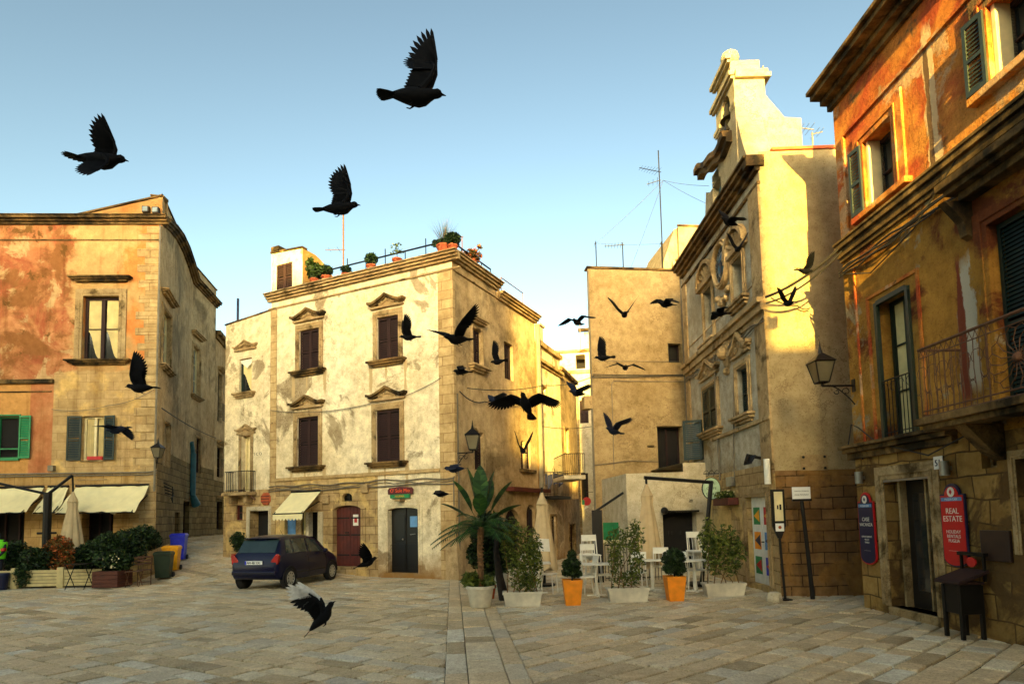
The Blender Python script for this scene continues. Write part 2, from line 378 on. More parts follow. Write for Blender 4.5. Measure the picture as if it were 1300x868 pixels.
# ---------------------------------------------------------------- building helpers
def wall(mb, F, s0, s1, z0, top, holes=(), bands=((99, 0),), depth=.22):
    prof = [(s0, top), (s1, top)] if not isinstance(top, (list, tuple)) else list(top)
    zg = min(z for _, z in prof)
    ss = sorted(set([s0, s1]+[v for q in holes for v in (q[0], q[1]) if s0 < v < s1]))
    bz = [b[0] for b in bands if z0 < b[0] < zg]
    zs = sorted(set([z0, zg]+bz+[v for q in holes for v in (q[2], q[3]) if z0 < v < zg]))
    def mi(z):
        for zz, m in bands:
            if z < zz: return m
        return bands[-1][1]
    for i in range(len(ss)-1):
        for j in range(len(zs)-1):
            cs, cz = (ss[i]+ss[i+1])/2, (zs[j]+zs[j+1])/2
            if any(q[0] < cs < q[1] and q[2] < cz < q[3] for q in holes): continue
            a, b, c, d = ss[i], ss[i+1], zs[j], zs[j+1]; mb.m = mi(cz)
            mb.face([F.P(a, c), F.P(b, c), F.P(b, d), F.P(a, d)], [(a, c), (b, c), (b, d), (a, d)])
    mb.m = mi(zg+.01)
    for (a, za), (b, zb) in zip(prof, prof[1:]):
        if max(za, zb) > zg+1e-5:
            mb.face([F.P(a, zg), F.P(b, zg), F.P(b, zb), F.P(a, za)], [(a, zg), (b, zg), (b, zb), (a, za)])
    for q in holes:
        a, b, c, d = q[:4]; dp = q[4] if len(q) > 4 else depth; mb.m = mi((c+d)/2)
        mb.face([F.P(a, c), F.P(a, d), F.P(a, d, -dp), F.P(a, c, -dp)], [(0, c), (0, d), (dp, d), (dp, c)])
        mb.face([F.P(b, c, -dp), F.P(b, d, -dp), F.P(b, d), F.P(b, c)], [(0, c), (0, d), (dp, d), (dp, c)])
        mb.face([F.P(a, d), F.P(b, d), F.P(b, d, -dp), F.P(a, d, -dp)], [(a, 0), (b, 0), (b, dp), (a, dp)])
        mb.face([F.P(a, c, -dp), F.P(b, c, -dp), F.P(b, c), F.P(a, c)], [(a, 0), (b, 0), (b, dp), (a, dp)])
    mb.m = 0
def arch_fill(mb, F, s0, s1, zs, z1, depth=.22, m=0):
    """fills the corners of a rectangular hole so that its head is arched"""
    mb.m = m; n = 10; c = (s0+s1)/2; r = (s1-s0)/2
    P = [(c-r*math.cos(math.pi*i/n), zs+(z1-zs)*math.sin(math.pi*i/n)) for i in range(n+1)]
    for i in range(n):
        a, b = P[i], P[i+1]
        mb.face([F.P(a[0], a[1]), F.P(b[0], b[1]), F.P(b[0], z1), F.P(a[0], z1)], [a, b, (b[0], z1), (a[0], z1)])
        mb.face([F.P(*a), F.P(*b), F.P(*b, -depth), F.P(*a, -depth)])
    mb.m = 0
def poly_roof(mb, pts, z):
    mb.face([Vector((p.x, p.y, z)) for p in pts], [(p.x, p.y) for p in pts])
def louver_leaf(mb, fr, w, hgt, rail=.055, pitch=.06, thick=.03, mid=True):
    """fr(a, b, c): a across the leaf, b up, c out"""
    mb.box(fr, 0, rail, 0, hgt, 0, thick); mb.box(fr, w-rail, w, 0, hgt, 0, thick)
    mb.box(fr, rail, w-rail, 0, rail*1.3, 0, thick); mb.box(fr, rail, w-rail, hgt-rail*1.3, hgt, 0, thick)
    if mid: mb.box(fr, rail, w-rail, hgt*.45, hgt*.45+rail, 0, thick)
    z = rail*1.3+.01
    while z < hgt-rail*1.3-pitch:
        if not (mid and hgt*.45-pitch < z < hgt*.45+rail):
            f2 = lambda a, b, c, z=z: fr(a, z+b, thick*.75+c-b*.45)
            mb.box(f2, rail+.002, w-rail-.002, 0, pitch*.8, -.006, 0)
        z += pitch
def surround(F, par, R, w=.16, proud=.05, mat='trim', top=None, name='surround', base=False):
    s0, s1, z0, z1 = R[:4]; t = top or w; mb = MB(); fr = F.P
    mb.box(fr, s0-w, s0+.002, z0, z1+t, .002, proud); mb.box(fr, s1-.002, s1+w, z0, z1+t, .002, proud)
    mb.box(fr, s0, s1, z1-.002, z1+t-.002, .002, proud-.002)
    mb.box(fr, s0-w*.45, s0-w*.45+.03, z0, z1+t*.45, proud-.01, proud+.02); mb.box(fr, s1+w*.45-.03, s1+w*.45, z0, z1+t*.45, proud-.01, proud+.02)
    mb.box(fr, s0-w*.45+.03, s1+w*.45-.03, z1+t*.45-.032, z1+t*.45-.002, proud-.01, proud+.02)
    return obj(name, mb, MT[mat], par, bevel=.008)
def sill(F, par, R, over=.22, hgt=.1, proud=.2, mat='trim_dark', z=None, name='sill'):
    s0, s1, z0, z1 = R[:4]; z0 = z0 if z is None else z; mb = MB(); fr = F.P
    mb.box(fr, s0-over, s1+over, z0-hgt*.5, z0-.002, -.02, proud); mb.box(fr, s0-over*.8, s1+over*.8, z0-hgt, z0-hgt*.5, -.02, proud*.75)
    mb.box(fr, s0-over*.55, s1+over*.55, z0-hgt*1.5, z0-hgt, -.02, proud*.4)
    return obj(name, mb, MT[mat], par, bevel=.012)
def flat_head(F, par, R, over=.3, z=None, hgt=.14, proud=.26, mat='trim_dark', name='pediment'):
    s0, s1, z0, z1 = R[:4]; z = z1+.3 if z is None else z; mb = MB(); fr = F.P
    mb.box(fr, s0-over, s1+over, z+hgt*.55, z+hgt, 0, proud); mb.box(fr, s0-over*.85, s1+over*.85, z+hgt*.2, z+hgt*.55, 0, proud*.8)
    mb.box(fr, s0-over*.6, s1+over*.6, z-hgt*.3, z+hgt*.2, 0, proud*.5)
    return obj(name, mb, MT[mat], par, bevel=.012)
def ogee_head(F, par, R, over=.25, z=None, rise=.3, band=.09, proud=.2, mat='trim_dark', name='pediment'):
    s0, s1, z0, z1 = R[:4]; z = z1+.3 if z is None else z; c = (s0+s1)/2; hw = (s1-s0)/2+over; mb = MB(); fr = F.P
    N = 24
    def zc(t): a = abs(t); return rise*max(0, (1-a*1.25))**1.35 + .12*rise*smooth(a, .75, 1.0)
    up = [(c+hw*(2*i/N-1), z+zc(2*i/N-1)+band) for i in range(N+1)]; lo = [(a, b-band) for a, b in up]
    mb.strip(fr, up, lo, 0, proud)
    lo2 = [(c+(a-c)*.94, b-band*.55) for a, b in lo]; mb.strip(fr, [(c+(a-c)*.94, b) for a, b in lo], lo2, 0, proud*.6)
    o = obj(name, mb, MT[mat], par)
    mb = MB(); zb = z-.12
    mb.strip(fr, [(c+(a-c)*.8, b) for a, b in lo2], [(c+(a-c)*.8, zb+.06) for a, b in lo2], 0, .045)
    mb.box(fr, c-hw*.9, c+hw*.9, zb, zb+.06, 0, proud*.55)
    for k in range(7):
        t = -.5+k/6; mb.ball(F.P(c+hw*t*.8, z+.03+rise*.4*max(0, 1-abs(t)*2), .05), .05+.02*(k % 2), 7, 5)
    obj('pediment_relief', mb, MT['trim'], o)
    return o
def casement(F, par, R, depth, mat='dark_wood', leaves=2, fw=.07, bars=1, pane='glass', curtain=None, name='window'):
    s0, s1, z0, z1 = R[:4]; mb = MB(); fr = F.P; e = .003
    mb.face([fr(s0, z0, -depth+.01), fr(s1, z0, -depth+.01), fr(s1, z1, -depth+.01), fr(s0, z1, -depth+.01)])
    w_ = obj(name, mb, MT[pane], par)
    if mat:
        mb = MB(); o0, o1 = -depth+.012, -depth+.075
        mb.box(fr, s0+e, s0+fw, z0+e, z1-e, o0, o1); mb.box(fr, s1-fw, s1-e, z0+e, z1-e, o0, o1)
        mb.box(fr, s0+fw, s1-fw, z1-fw, z1-e, o0, o1-.002); mb.box(fr, s0+fw, s1-fw, z0+e, z0+fw, o0, o1-.002)
        for k in range(1, leaves):
            c = s0+(s1-s0)*k/leaves; mb.box(fr, c-fw*.6, c+fw*.6, z0+fw, z1-fw, o0, o1+.01)
        for k in range(leaves):
            a = s0+(s1-s0)*k/leaves+fw; b = s0+(s1-s0)*(k+1)/leaves-fw
            for j in range(1, bars+1):
                z = z0+(z1-z0)*j/(bars+1)+.0; mb.box(fr, a, b, z-.015, z+.015, o0, o1-.02)
        obj('frame', mb, MT[mat], w_)
    if curtain:
        mb = MB(); n = 40; o0 = -depth+.02
        for k in range(leaves):
            a = s0+(s1-s0)*k/leaves+fw; b = s0+(s1-s0)*(k+1)/leaves-fw
            for i in range(n):
                x0, x1 = a+(b-a)*i/n, a+(b-a)*(i+1)/n
                q0, q1 = .008*math.sin(i*1.7), .008*math.sin((i+1)*1.7)
                zz = lambda i: z0+fw+(z1-z0)*(curtain*(.5+.5*math.cos(i/n*math.pi*(1 if k else -1)))**1.5 if curtain < 1 else 0)
                mb.face([fr(x0, zz(i), o0+q0), fr(x1, zz(i+1), o0+q1), fr(x1, z1-fw, o0+q1), fr(x0, z1-fw, o0+q0)])
        obj('curtain', mb, MT['curtain'], w_)
    return w_
def closed_shutters(F, par, R, depth, mat='dark_wood', name='window', leaves=2):
    s0, s1, z0, z1 = R[:4]; mb = MB(); fr = F.P
    mb.face([fr(s0, z0, -depth+.005), fr(s1, z0, -depth+.005), fr(s1, z1, -depth+.005), fr(s0, z1, -depth+.005)])
    w_ = obj(name, mb, MT['dark'], par)
    wl = (s1-s0)/leaves
    for k in range(leaves):
        mb = MB(); louver_leaf(mb, lambda a, b, c: F.P(s0+wl*k+.004+a, z0+.01+b, -depth+.08+c), wl-.008, z1-z0-.02)
        obj('shutter', mb, MT[mat], w_)
    return w_
def open_leaf(F, par, s, z0, z1, w_, ang, mat, side=1, o=.03, louver=True, name='shutter'):
    """leaf hinged at s; side -1 opens to the left, ang = degrees away from the wall"""
    ca, sa = math.cos(R(ang)), math.sin(R(ang)); mb = MB()
    fr = lambda a, b, c: F.P(s+side*(a*ca)-side*c*sa*0, z0+b, o+a*sa+c)
    if louver: louver_leaf(mb, fr, w_, z1-z0)
    else: mb.box(fr, 0, w_, 0, z1-z0, 0, .035)
    return obj(name, mb, MT[mat], par)
def cornice(F, par, s0, s1, z, steps, mat='trim_dark', name='cornice', bevel=.015):
    """steps: (dz0, dz1, proud)"""
    mb = MB()
    for a, b, pr in steps: mb.box(F.P, s0, s1, z+a, z+b, -.02, pr)
    return obj(name, mb, MT[mat], par, bevel=bevel)
def corn_on(mb, F, s0, s1, z, steps, z1=None):
    z1 = z if z1 is None else z1
    for a, b, pr in steps:
        f = lambda u, v, c: F.P(u, v+z+(z1-z)*(u-s0)/(s1-s0), c)
        mb.box(f, s0, s1, a, b, -.02, pr)
def quoins(F, par, s_edge, side, z0, z1, w1=.62, w2=.42, hgt=.3, proud=.025, mat='quoin', name='quoins'):
    mb = MB(); z = z0; k = 0
    while z < z1-.05:
        w_ = (w1 if k % 2 else w2)*random.uniform(.92, 1.08); zt = min(z+hgt*random.uniform(.95, 1.05), z1)
        a, b = (s_edge, s_edge+w_) if side > 0 else (s_edge-w_, s_edge)
        mb.box(F.P, a, b, z+.006, zt-.004, -.02, proud*random.uniform(.7, 1.2)); z = zt; k += 1
    return obj(name, mb, MT[mat], par, bevel=.012)
def railing(mb, P, w_, hgt, n, r=.009, top=.016):
    """P(a, b): a along the rail, b up"""
    mb.tube([P(0, hgt), P(w_, hgt)], top, 6); mb.tube([P(0, .08), P(w_, .08)], r*1.2, 6)
    for k in range(n+1):
        a = w_*k/n; mb.tube([P(a, 0), P(a, hgt)], r, 5)
def cable(pts, r=.012, sag=0.0, label='', mat='cable', n=14, group=None):
    P = [Vector(p) for p in pts]; path = []
    for i in range(len(P)-1):
        for k in range(n):
            t = k/n; q = P[i].lerp(P[i+1], t); q.z -= sag*4*t*(1-t); path.append(q)
    path.append(P[-1]); mb = MB(); mb.tube(path, r, 5)
    o = obj('cable', mb, MT[mat], None, True, at=tuple(P[0])); return tag(o, label, 'cable', group)
def text_mesh(name, s, size, F3, mat, par, align='CENTER', depth=.004, sx=1.0):
    """F3(a, b, c) frame; text centred on a=0, baseline b=0"""
    cu = bpy.data.curves.new(name, 'FONT'); cu.body = s; cu.size = size; cu.align_x = align; cu.extrude = depth; cu.resolution_u = 3
    t = bpy.data.objects.new(name, cu); COL.objects.link(t)
    bpy.context.view_layer.update()
    me = bpy.data.meshes.new_from_object(t); bpy.data.objects.remove(t); bpy.data.curves.remove(cu)
    off = origin_of(par)
    for v in me.vertices: v.co = F3(v.co.x*sx, v.co.y, v.co.z+depth)-off
    me.materials.clear(); me.materials.append(MT[mat]); me.name = name
    o = bpy.data.objects.new(name, me); COL.objects.link(o); o.parent = par
    return o
def lantern(loc, n, label, size=1.0, arm=.55, droop=False, extra=None):
    """four-sided lantern on a scrolled bracket; loc = wall fixing, n = direction away from the wall"""
    n = Vector(n).normalized(); L = Vector(loc); T = thing('street_lamp', L, label, 'lamp', 'wrought iron lanterns on wall brackets')
    H = L+n*arm; up = Vector((0, 0, 1)); mb = MB()
    mb.tube([L, H], .018*size, 6); mb.box(lambda a, b, c: L+n*c+up*b+n.cross(up)*a, -.05, .05, -.12, .12, -.01, .02)
    q = []
    for k in range(15):
        t = k/14; q.append(L+n*(arm*.75*t)-up*(.32*size*(1-t)**1.6)+up*.0)
    mb.tube(q, .011*size, 5)
    for cc, rr, d in ((.25, .07, 1), (.55, .05, -1)):
        mb.tube([L+n*(arm*cc+rr*size*math.cos(a)*(1-a/9))-up*(.1*size-rr*size*math.sin(a)*(1-a/9)*d) for a in [j*.5 for j in range(12)]], .008*size, 5)
    obj('bracket', mb, MT['iron'], T)
    x, y = Vector((1, 0, 0)), Vector((0, 1, 0))
    b0 = H+up*.06*size; s1_, s2_, hh = .085*size, .16*size, .34*size
    def ring(s_, z): return [b0+x*(a*s_)+y*(b*s_)+up*z for a, b in ((-1, -1), (1, -1), (1, 1), (-1, 1))]
    g = MB(); A, B = ring(s1_, 0), ring(s2_, hh)
    for i in range(4): g.face([A[i], A[(i+1) % 4], B[(i+1) % 4], B[i]])
    f = MB()
    for i in range(4): f.tube([A[i], B[i]], .012*size, 5); f.tube([A[i], A[(i+1) % 4]], .012*size, 5); f.tube([B[i], B[(i+1) % 4]], .014*size, 5)
    f.tube([H, b0], .02*size, 6)
    head = obj('lantern_cage', f, MT['iron'], T); obj('lantern_pane', g, MT['lamp_glass'], head)
    c = MB(); C1, C2, top = ring(s2_*1.15, hh), ring(.04*size, hh+.15*size), b0+up*(hh+.24*size)
    for i in range(4): c.face([C1[i], C1[(i+1) % 4], C2[(i+1) % 4], C2[i]])
    c.face(C1[::-1]); c.tube([b0+up*(hh+.13*size), b0+up*(hh+.24*size), top+up*.12*size], [.045*size, .02*size, .004*size], 6)
    obj('lantern_roof', c, MT['iron'], T)
    return T
# ---------------------------------------------------------------- facades
A1 = Fac(201, 500, 22, (.9988, .048))
A1.o = Vector((A1.o.x, A1.o.y, 0))
def from_point(F, s, vp):
    g = Fac.__new__(Fac); g.o = F.P(s, 0); g.o.z = 0
    r = ray(vp, 655-.022*(vp-640)); g.d = Vector((r.x, r.y, 0)).normalized(); g.n = Vector((g.d.y, -g.d.x, 0)); return g
A2 = from_point(A1, 0, 393)
sA2 = A2.uv(243, 500)[0]
A3 = from_point(A2, sA2, 504)
sA3 = A3.uv(272.5, 520)[0]
B1 = Fac(576, 500, 19.2, (.898, -.44))
B2 = from_point(B1, 0, 1046)
E1 = Fac(751, 500, 21.6, (.99, .134))
F1 = Fac(986, 640, 13.85, (0, -1)); r_ = ray(655, 650); F1.d = -Vector((r_.x, r_.y, 0)).normalized(); F1.n = Vector((F1.d.y, -F1.d.x, 0))
F2 = Fac(986, 640, 13.85, (1, -.03))
G1 = Fac(1097, 762, 12.1, (0, -1)); r_ = ray(632, 651); G1.d = -Vector((r_.x, r_.y, 0)).normalized(); G1.n = Vector((G1.d.y, -G1.d.x, 0))

# ---------------------------------------------------------------- ground and paving
def build_ground():
    mb = MB(); xs = [-300, -120, -60]+[-40+2*i for i in range(36)]+[40, 80, 160, 300]; ys = [-120, -60, -20]+[-10+2*i for i in range(36)]+[80, 160, 400]
    for i in range(len(xs)-1):
        for j in range(len(ys)-1):
            q = [(xs[i], ys[j]), (xs[i+1], ys[j]), (xs[i+1], ys[j+1]), (xs[i], ys[j+1])]
            mb.face([Vector((x, y, gz(x, y)-.04)) for x, y in q], q)
    m = M('paving_joint_soil', .95); col = m.mix(m.mask(m.noise(3, 8), .35, .65), h((44, 32, 20)), h((70, 54, 34)))
    o = obj('ground', mb, m.done(col, m.bump(m.noise(20, 6), .5, .02)), None); tag(o, None, None, None, 'structure')
def clip(poly, n, d):
    out = []
    for i in range(len(poly)):
        a, b = poly[i], poly[(i+1) % len(poly)]; da, db = a[0]*n[0]+a[1]*n[1]-d, b[0]*n[0]+b[1]*n[1]-d
        if da >= 0: out.append(a)
        if da*db < 0: t = da/(da-db); out.append((a[0]+(b[0]-a[0])*t, a[1]+(b[1]-a[1])*t))
    return out
def build_paving():
    mb = MB(); rnd = random.Random(3)
    sp = ray(575, 655); sd = Vector((sp.x, sp.y)).normalized(); sn = Vector((sd.y, -sd.x))   # spine of the piazza and its right-hand normal
    def onground(u, v): d = ray(u, v); t = EYE/-d.z; return Vector((d.x*t, d.y*t))
    e = [onground(569, 773).dot(sn), onground(586, 771).dot(sn), onground(614, 770).dot(sn), onground(630, 770).dot(sn)]
    def slab(poly, spine=False):
        if len(poly) < 3: return
        cx = sum(p[0] for p in poly)/len(poly); cy = sum(p[1] for p in poly)/len(poly)
        if not (-34 < cx < 16 and 1.5 < cy < 46): return
        if cy < 3.5 and abs(cx) > 6: return
        area = abs(sum(poly[i][0]*poly[(i+1) % len(poly)][1]-poly[(i+1) % len(poly)][0]*poly[i][1] for i in range(len(poly))))/2
        if area < .01: return
        if sum(poly[i][0]*poly[(i+1) % len(poly)][1]-poly[(i+1) % len(poly)][0]*poly[i][1] for i in range(len(poly))) < 0: poly = poly[::-1]
        g = .003 if spine else rnd.uniform(.011, .02); n = len(poly)
        def inset(g):
            L = []
            for i in range(n):
                p0, p1, p2 = Vector(poly[i-1]), Vector(poly[i]), Vector(poly[(i+1) % n])
                d1, d2 = (p1-p0).normalized(), (p2-p1).normalized(); n1, n2 = Vector((-d1.y, d1.x)), Vector((-d2.y, d2.x))
                b = n1+n2
                if b.length < 1e-4: b = n1
                b.normalize(); k = g/max(.35, b.dot(n1)); L.append(p1+b*k)
            return L
        o1, o2, o3 = inset(g), inset(g+.004), inset(g+.022)
        hz = rnd.uniform(-.009, .009); tx, ty = rnd.uniform(-.016, .016), rnd.uniform(-.016, .016)
        Z = lambda p, d: gz(p.x, p.y)+hz+d+(p.x-cx)*tx+(p.y-cy)*ty
        v = rnd.random(); c = (v, rnd.random(), rnd.random(), 1); mb.c = c
        A = [Vector((p.x, p.y, Z(p, -.05))) for p in o1]; B = [Vector((p.x, p.y, Z(p, -.006))) for p in o2]; T = [Vector((p.x, p.y, Z(p, 0))) for p in o3]
        V = A+B+T; F_ = [[i, (i+1) % n, n+(i+1) % n, n+i] for i in range(n)]+[[n+i, n+(i+1) % n, 2*n+(i+1) % n, 2*n+i] for i in range(n)]+[[2*n+i for i in range(n)]]
        mb.idx(V, F_, [[(V[i].x, V[i].y) for i in f] for f in F_])
    # three strips of the spine
    for a, b, lw in ((e[0], e[1], .95), (e[1], e[2], .75), (e[2], e[3], .95)):
        t = -1.0
        while t < 22:
            L = lw*rnd.uniform(.6, 1.3); q = [(a, t), (b, t+rnd.uniform(-.0, .0)), (b, t+L), (a, t+L)]
            slab([tuple(sn*x+sd*y) for x, y in q], True); t += L
    # courses running away diagonally on both sides
    for side, ang in ((-1, -54), (1, 54)):
        dv = Vector((math.sin(R(ang-5.3)), math.cos(R(ang-5.3)))); nv = Vector((dv.y, -dv.x))
        r = -40.0
        while r < 40:
            wd = rnd.uniform(.27, .42); t = -40+rnd.random()
            while t < 45:
                L = rnd.uniform(.32, .8); q = [(r, t), (r+wd, t), (r+wd, t+L), (r, t+L)]
                P = [tuple(nv*x+dv*y) for x, y in q]
                c = sum(p[1] for p in P)/4
                if 0.5 < c < 47:
                    if side < 0: P = clip(P, (-sn.x, -sn.y), -e[0]-.016)
                    else: P = clip(P, (sn.x, sn.y), e[3]-.016)
                    slab(P)
                t += L
            r += wd
    m = M('worn_limestone_paving', .6, spec=.35)
    at_ = m.n("ShaderNodeAttribute"); at_.attribute_name = "tint"; sc = m.n("ShaderNodeSeparateColor"); m.link(at_.outputs["Color"], sc.inputs[0])
    col = m.ramp(sc.outputs[0], [(0, h((180, 164, 132))), (.1, h((214, 194, 154))), (.3, h((252, 230, 188))), (.55, h((236, 214, 172))), (.78, h((255, 244, 212))), (.9, h((214, 206, 186))), (1, h((255, 252, 232)))])
    grey = m.mask(m.noise(.22, 5, .6), .44, .6)
    col = m.mix(m.math('MULTIPLY', grey, .35), col, h((190, 184, 160)))
    col = m.mix(m.mask(m.noise(2.6, 10, .72), .42, .66), m.mix(1.0, col, (.8, .78, .74), 'MULTIPLY'), col)
    col = m.mix(m.mask(m.noise(9, 8, .8), .46, .54), col, m.mix(1.0, col, (.84, .81, .78), 'MULTIPLY'))
    col = m.mix(m.mask(m.noise(38, 6, .75), .5, .62), col, m.mix(1.0, col, (.6, .54, .48), 'MULTIPLY'))
    col = m.mix(m.mask(m.noise(52, 4, .7), .6, .68), col, h((250, 236, 200)))
    hgt = m.math('ADD', m.math('MULTIPLY', m.noise(3, 6, .6), 1.5), m.noise(40, 8, .75))
    rg = m.mask(m.noise(1.2, 5), .3, .7); rg = m.math('ADD', m.math('MULTIPLY', rg, .3), .36)
    o = obj('paving', mb, m.done(col, m.bump(hgt, .55, .02), rg), None); tag(o, None, None, None, 'structure')
build_ground(); build_paving()

# ---------------------------------------------------------------- A: palazzo on the left
def house_left():
    T = thing('corner_palazzo', A1.P(0, gz(-12.4, 22)), 'tall peeling orange and cream stone palazzo with quoined corner, left of the lane', 'house')
    zc = A1.uv(150, 280)[1]; ztop = A1.uv(205, 250)[1]; sg = A1.uv(92, 277)[0]; zp = zc+.12
    w1 = A1.rect(105, 151, 376, 457); w2 = A1.rect(104, 133, 528, 584); w3 = A1.rect(-6, 25, 528, 582)
    d1 = A1.rect(-24, 30, 640, 745); d2 = A1.rect(103, 143, 640, 745)
    holes = [w1+(.2,), w2+(.2,), w3+(.2,), d1+(.5,), d2+(.5,)]
    L = -17
    mb = MB(); wall(mb, A1, L, 0, -.5, [(L, zp), (sg, zp), (-.02, ztop), (0, ztop)], holes)
    # side wall, two bends
    zdip = A2.uv(243, 351)[1]; zend = A3.uv(272, 384)[1]
    q = lambda F, *a: F.rect(*a)
    v1 = q(A2, 206, 216, 396, 468); v2 = q(A2, 239.5, 242.9, 440, 503)
    u1 = A3.uv(0, 0)
    v2 = A3.rect(244.5, 253, 441, 503); v4 = A3.rect(248, 254, 556, 600)
    v3 = A2.rect(207, 215, 537, 592)
    k1 = A2.rect(222, 228, 650, 684); k2 = A2.rect(232.5, 241.5, 636, 688)
    ofs = .02
    h2_ = [v1+(.2,), v3+(.12,), k1+(.3,), k2+(.3,)]; h3_ = [v2+(.2,), v4+(.15,)]
    n = 6; pr = [(sA2*i/n, ztop+(zdip+.75-ztop)*(i/n)) for i in range(n+1)]
    pb = A2.uv(0, 0)
    mb2 = MB(); mb2.m = 0
    wall(mb2, A2, 0, sA2, -.5, pr, h2_, bands=((A2.uv(222, 560)[1]-.6, 1), (99, 0)))
    wall(mb2, A3, 0, sA3, -.5, [(0, zdip+.75), (sA3, zend+.75)], h3_, bands=((A2.uv(222, 560)[1]-.6, 1), (99, 0)))
    back1, back2 = A3.P(sA3, 0), A1.P(L, 0)+Vector((0, 14, 0))
    wl = obj('wall', mb, mat_a1(), T)
    sw = obj('side_wall', mb2, [MT['plaster_b2'], MT['blocks_a2']], T)
    r = MB(); poly_roof(r, [A1.P(L, 0), A1.P(0, 0), A2.P(sA2, 0), back1, back1+Vector((-14, 2, 0))], zc-.1)
    e = back1+Vector((-14, 2, 0))
    r.face([back1+Vector((0, 0, -.5)), e+Vector((0, 0, -.5)), e+Vector((0, 0, zend)), back1+Vector((0, 0, zend))])
    f = A1.P(L, 0); r.face([f+Vector((0, 0, -.5)), e+Vector((0, 0, -.5)), e+Vector((0, 0, zc)), f+Vector((0, 0, zc))])
    # back of the gabled parapet
    r.face([A1.P(sg, zc-.1, -.4), A1.P(0, zc-.1, -.4), A1.P(0, ztop, -.4), A1.P(sg, zp, -.4)]); r.face([A1.P(sg, zp, 0), A1.P(0, ztop, 0), A1.P(0, ztop, -.4), A1.P(sg, zp, -.4)])
    obj('roof', r, MT['roofing'], T)
    st = ((-.16, -.08, .08), (-.08, 0, .16), (0, .09, .26), (.09, .13, .3))
    mb = MB(); corn_on(mb, A1, L, .25, zc, st)
    c = MB(); up = [(-17, zp+.02), (sg, zp+.02), (0, ztop+.02)]
    mb.strip(A1.P, [(a, b+.07) for a, b in up], up, -.42, .05)
    obj('cornice', mb, MT['trim_dark'], T, bevel=.015)
    mb = MB(); m_ = 5
    for i in range(m_):
        a, b = i/m_, (i+1)/m_; bow = lambda t: zc+(zdip-zc)*t+.5*math.sin(t*math.pi)
        corn_on(mb, A2, sA2*a, sA2*b, bow(a), st, bow(b))
    corn_on(mb, A3, 0, sA3+.1, zdip, st, zend)
    up = [(sA2*i/n, ztop+(zdip+.75-ztop)*(i/n)) for i in range(n+1)]; mb.strip(A2.P, [(a, b+.06) for a, b in up], up, -.4, .05)
    up = [(0, zdip+.75), (sA3, zend+.75)]; mb.strip(A3.P, [(a, b+.06) for a, b in up], up, -.4, .05)
    obj('side_cornice', mb, MT['trim_dark'], T, bevel=.012)
    quoins(A1, T, 0, -1, .2, zc-.2, .8, .55, .29)
    mb = MB(); mb.box(A1.P, L, A1.uv(69, 484)[0], A1.uv(30, 487)[1], A1.uv(30, 482)[1], 0, .1); mb.box(A1.P, L, 0, zc-.75, zc-.7, 0, .02)
    mb.box(A1.P, L, A1.uv(66, 500)[0], A1.uv(30, 498)[1], A1.uv(30, 496.6)[1], 0, .03)
    obj('string_course', mb, MT['trim_dark'], T)
    mb = MB(); s_ = A1.uv(33.5, 560)[0]; mb.box(A1.P, s_-.6+.5, s_+.0+.52, A1.uv(30, 601)[1], A1.uv(30, 517)[1], 0, .0005+.02)
    # windows
    W = casement(A1, T, w1, .2, 'dark_wood', 2, .1, 1, 'glass', .42); surround(A1, W, w1, .26, .05); flat_head(A1, W, w1, .45, A1.uv(128, 357)[1]); sill(A1, W, w1, .5, .12, .25)
    W = casement(A1, T, w2, .2, 'off_white', 2, .07, 0, 'glass', .0001)
    ww = (w2[1]-w2[0])
    open_leaf(A1, W, w2[0], w2[2], w2[3], .47, 4, 'dark_green', -1); open_leaf(A1, W, w2[1], w2[2], w2[3], .42, 14, 'dark_green', 1)
    mb = MB(); mb.box(A1.P, w2[0]+.2, w2[1]-.06, w2[2]+.01, w2[2]+.14, -.12, .03); obj('flower_box', mb, MT['red'], W, bevel=.01)
    mb = MB(); mb.box(A1.P, w2[0]-.1, w2[1]+.1, w2[2]-.7, w2[2]-.66, 0, .03); mb.box(A1.P, w2[0]-.02, w2[1]+.02, w2[2]-.05, w2[2], -.02, .05); obj('sill', mb, MT['trim'], W)
    W = casement(A1, T, w3, .2, 'green', 1, .06, 0, 'dark'); open_leaf(A1, W, w3[1], w3[2], w3[3], .42, 6, 'green', 1)
    mb = MB(); mb.box(A1.P, w3[0], w3[1], w3[2]+.32, w3[2]+.36, -.05, .03); mb.box(A1.P, w3[0]-.02, w3[1]+.02, w3[2]-.07, w3[2]+.0, -.02, .06); mb.box(A1.P, w3[0], w3[1]+.03, w3[3], w3[3]+.05, -.02, .05); obj('window_guard', mb, MT['green'], W)
    for d in (d1, d2):
        mb = MB(); mb.face([A1.P(d[0], d[2], -.49), A1.P(d[1], d[2], -.49), A1.P(d[1], d[3], -.49), A1.P(d[0], d[3], -.49)]); D = obj('shop_door', mb, MT['dark'], T)
        mb = MB()
        for k in range(4):
            a = d[0]+(d[1]-d[0])*k/3; mb.box(A1.P, a-.03+(.03 if k == 0 else 0), a+.03-(.03 if k == 3 else 0), d[2], d[3], -.48, -.42)
        obj('door_frame', mb, MT['dark_wood'], D)
    W = casement(A2, T, v1, .2, 'off_white', 2, .06, 2, 'glass_blue'); surround(A2, W, v1, .18, .04); flat_head(A2, W, v1, .35, v1[3]+.5, mat='trim'); sill(A2, W, v1, .3, .12, .2, 'trim')
    W = casement(A3, T, v2, .2, 'off_white', 2, .06, 2, 'glass_blue'); surround(A3, W, v2, .18, .04); flat_head(A3, W, v2, .35, v2[3]+.5, mat='trim'); sill(A3, W, v2, .3, .12, .2, 'trim')
    W = casement(A2, T, v3, .12, None, pane='plaster_b2', name='walled_up_window')
    surround(A2, W, v3, .1, .02)
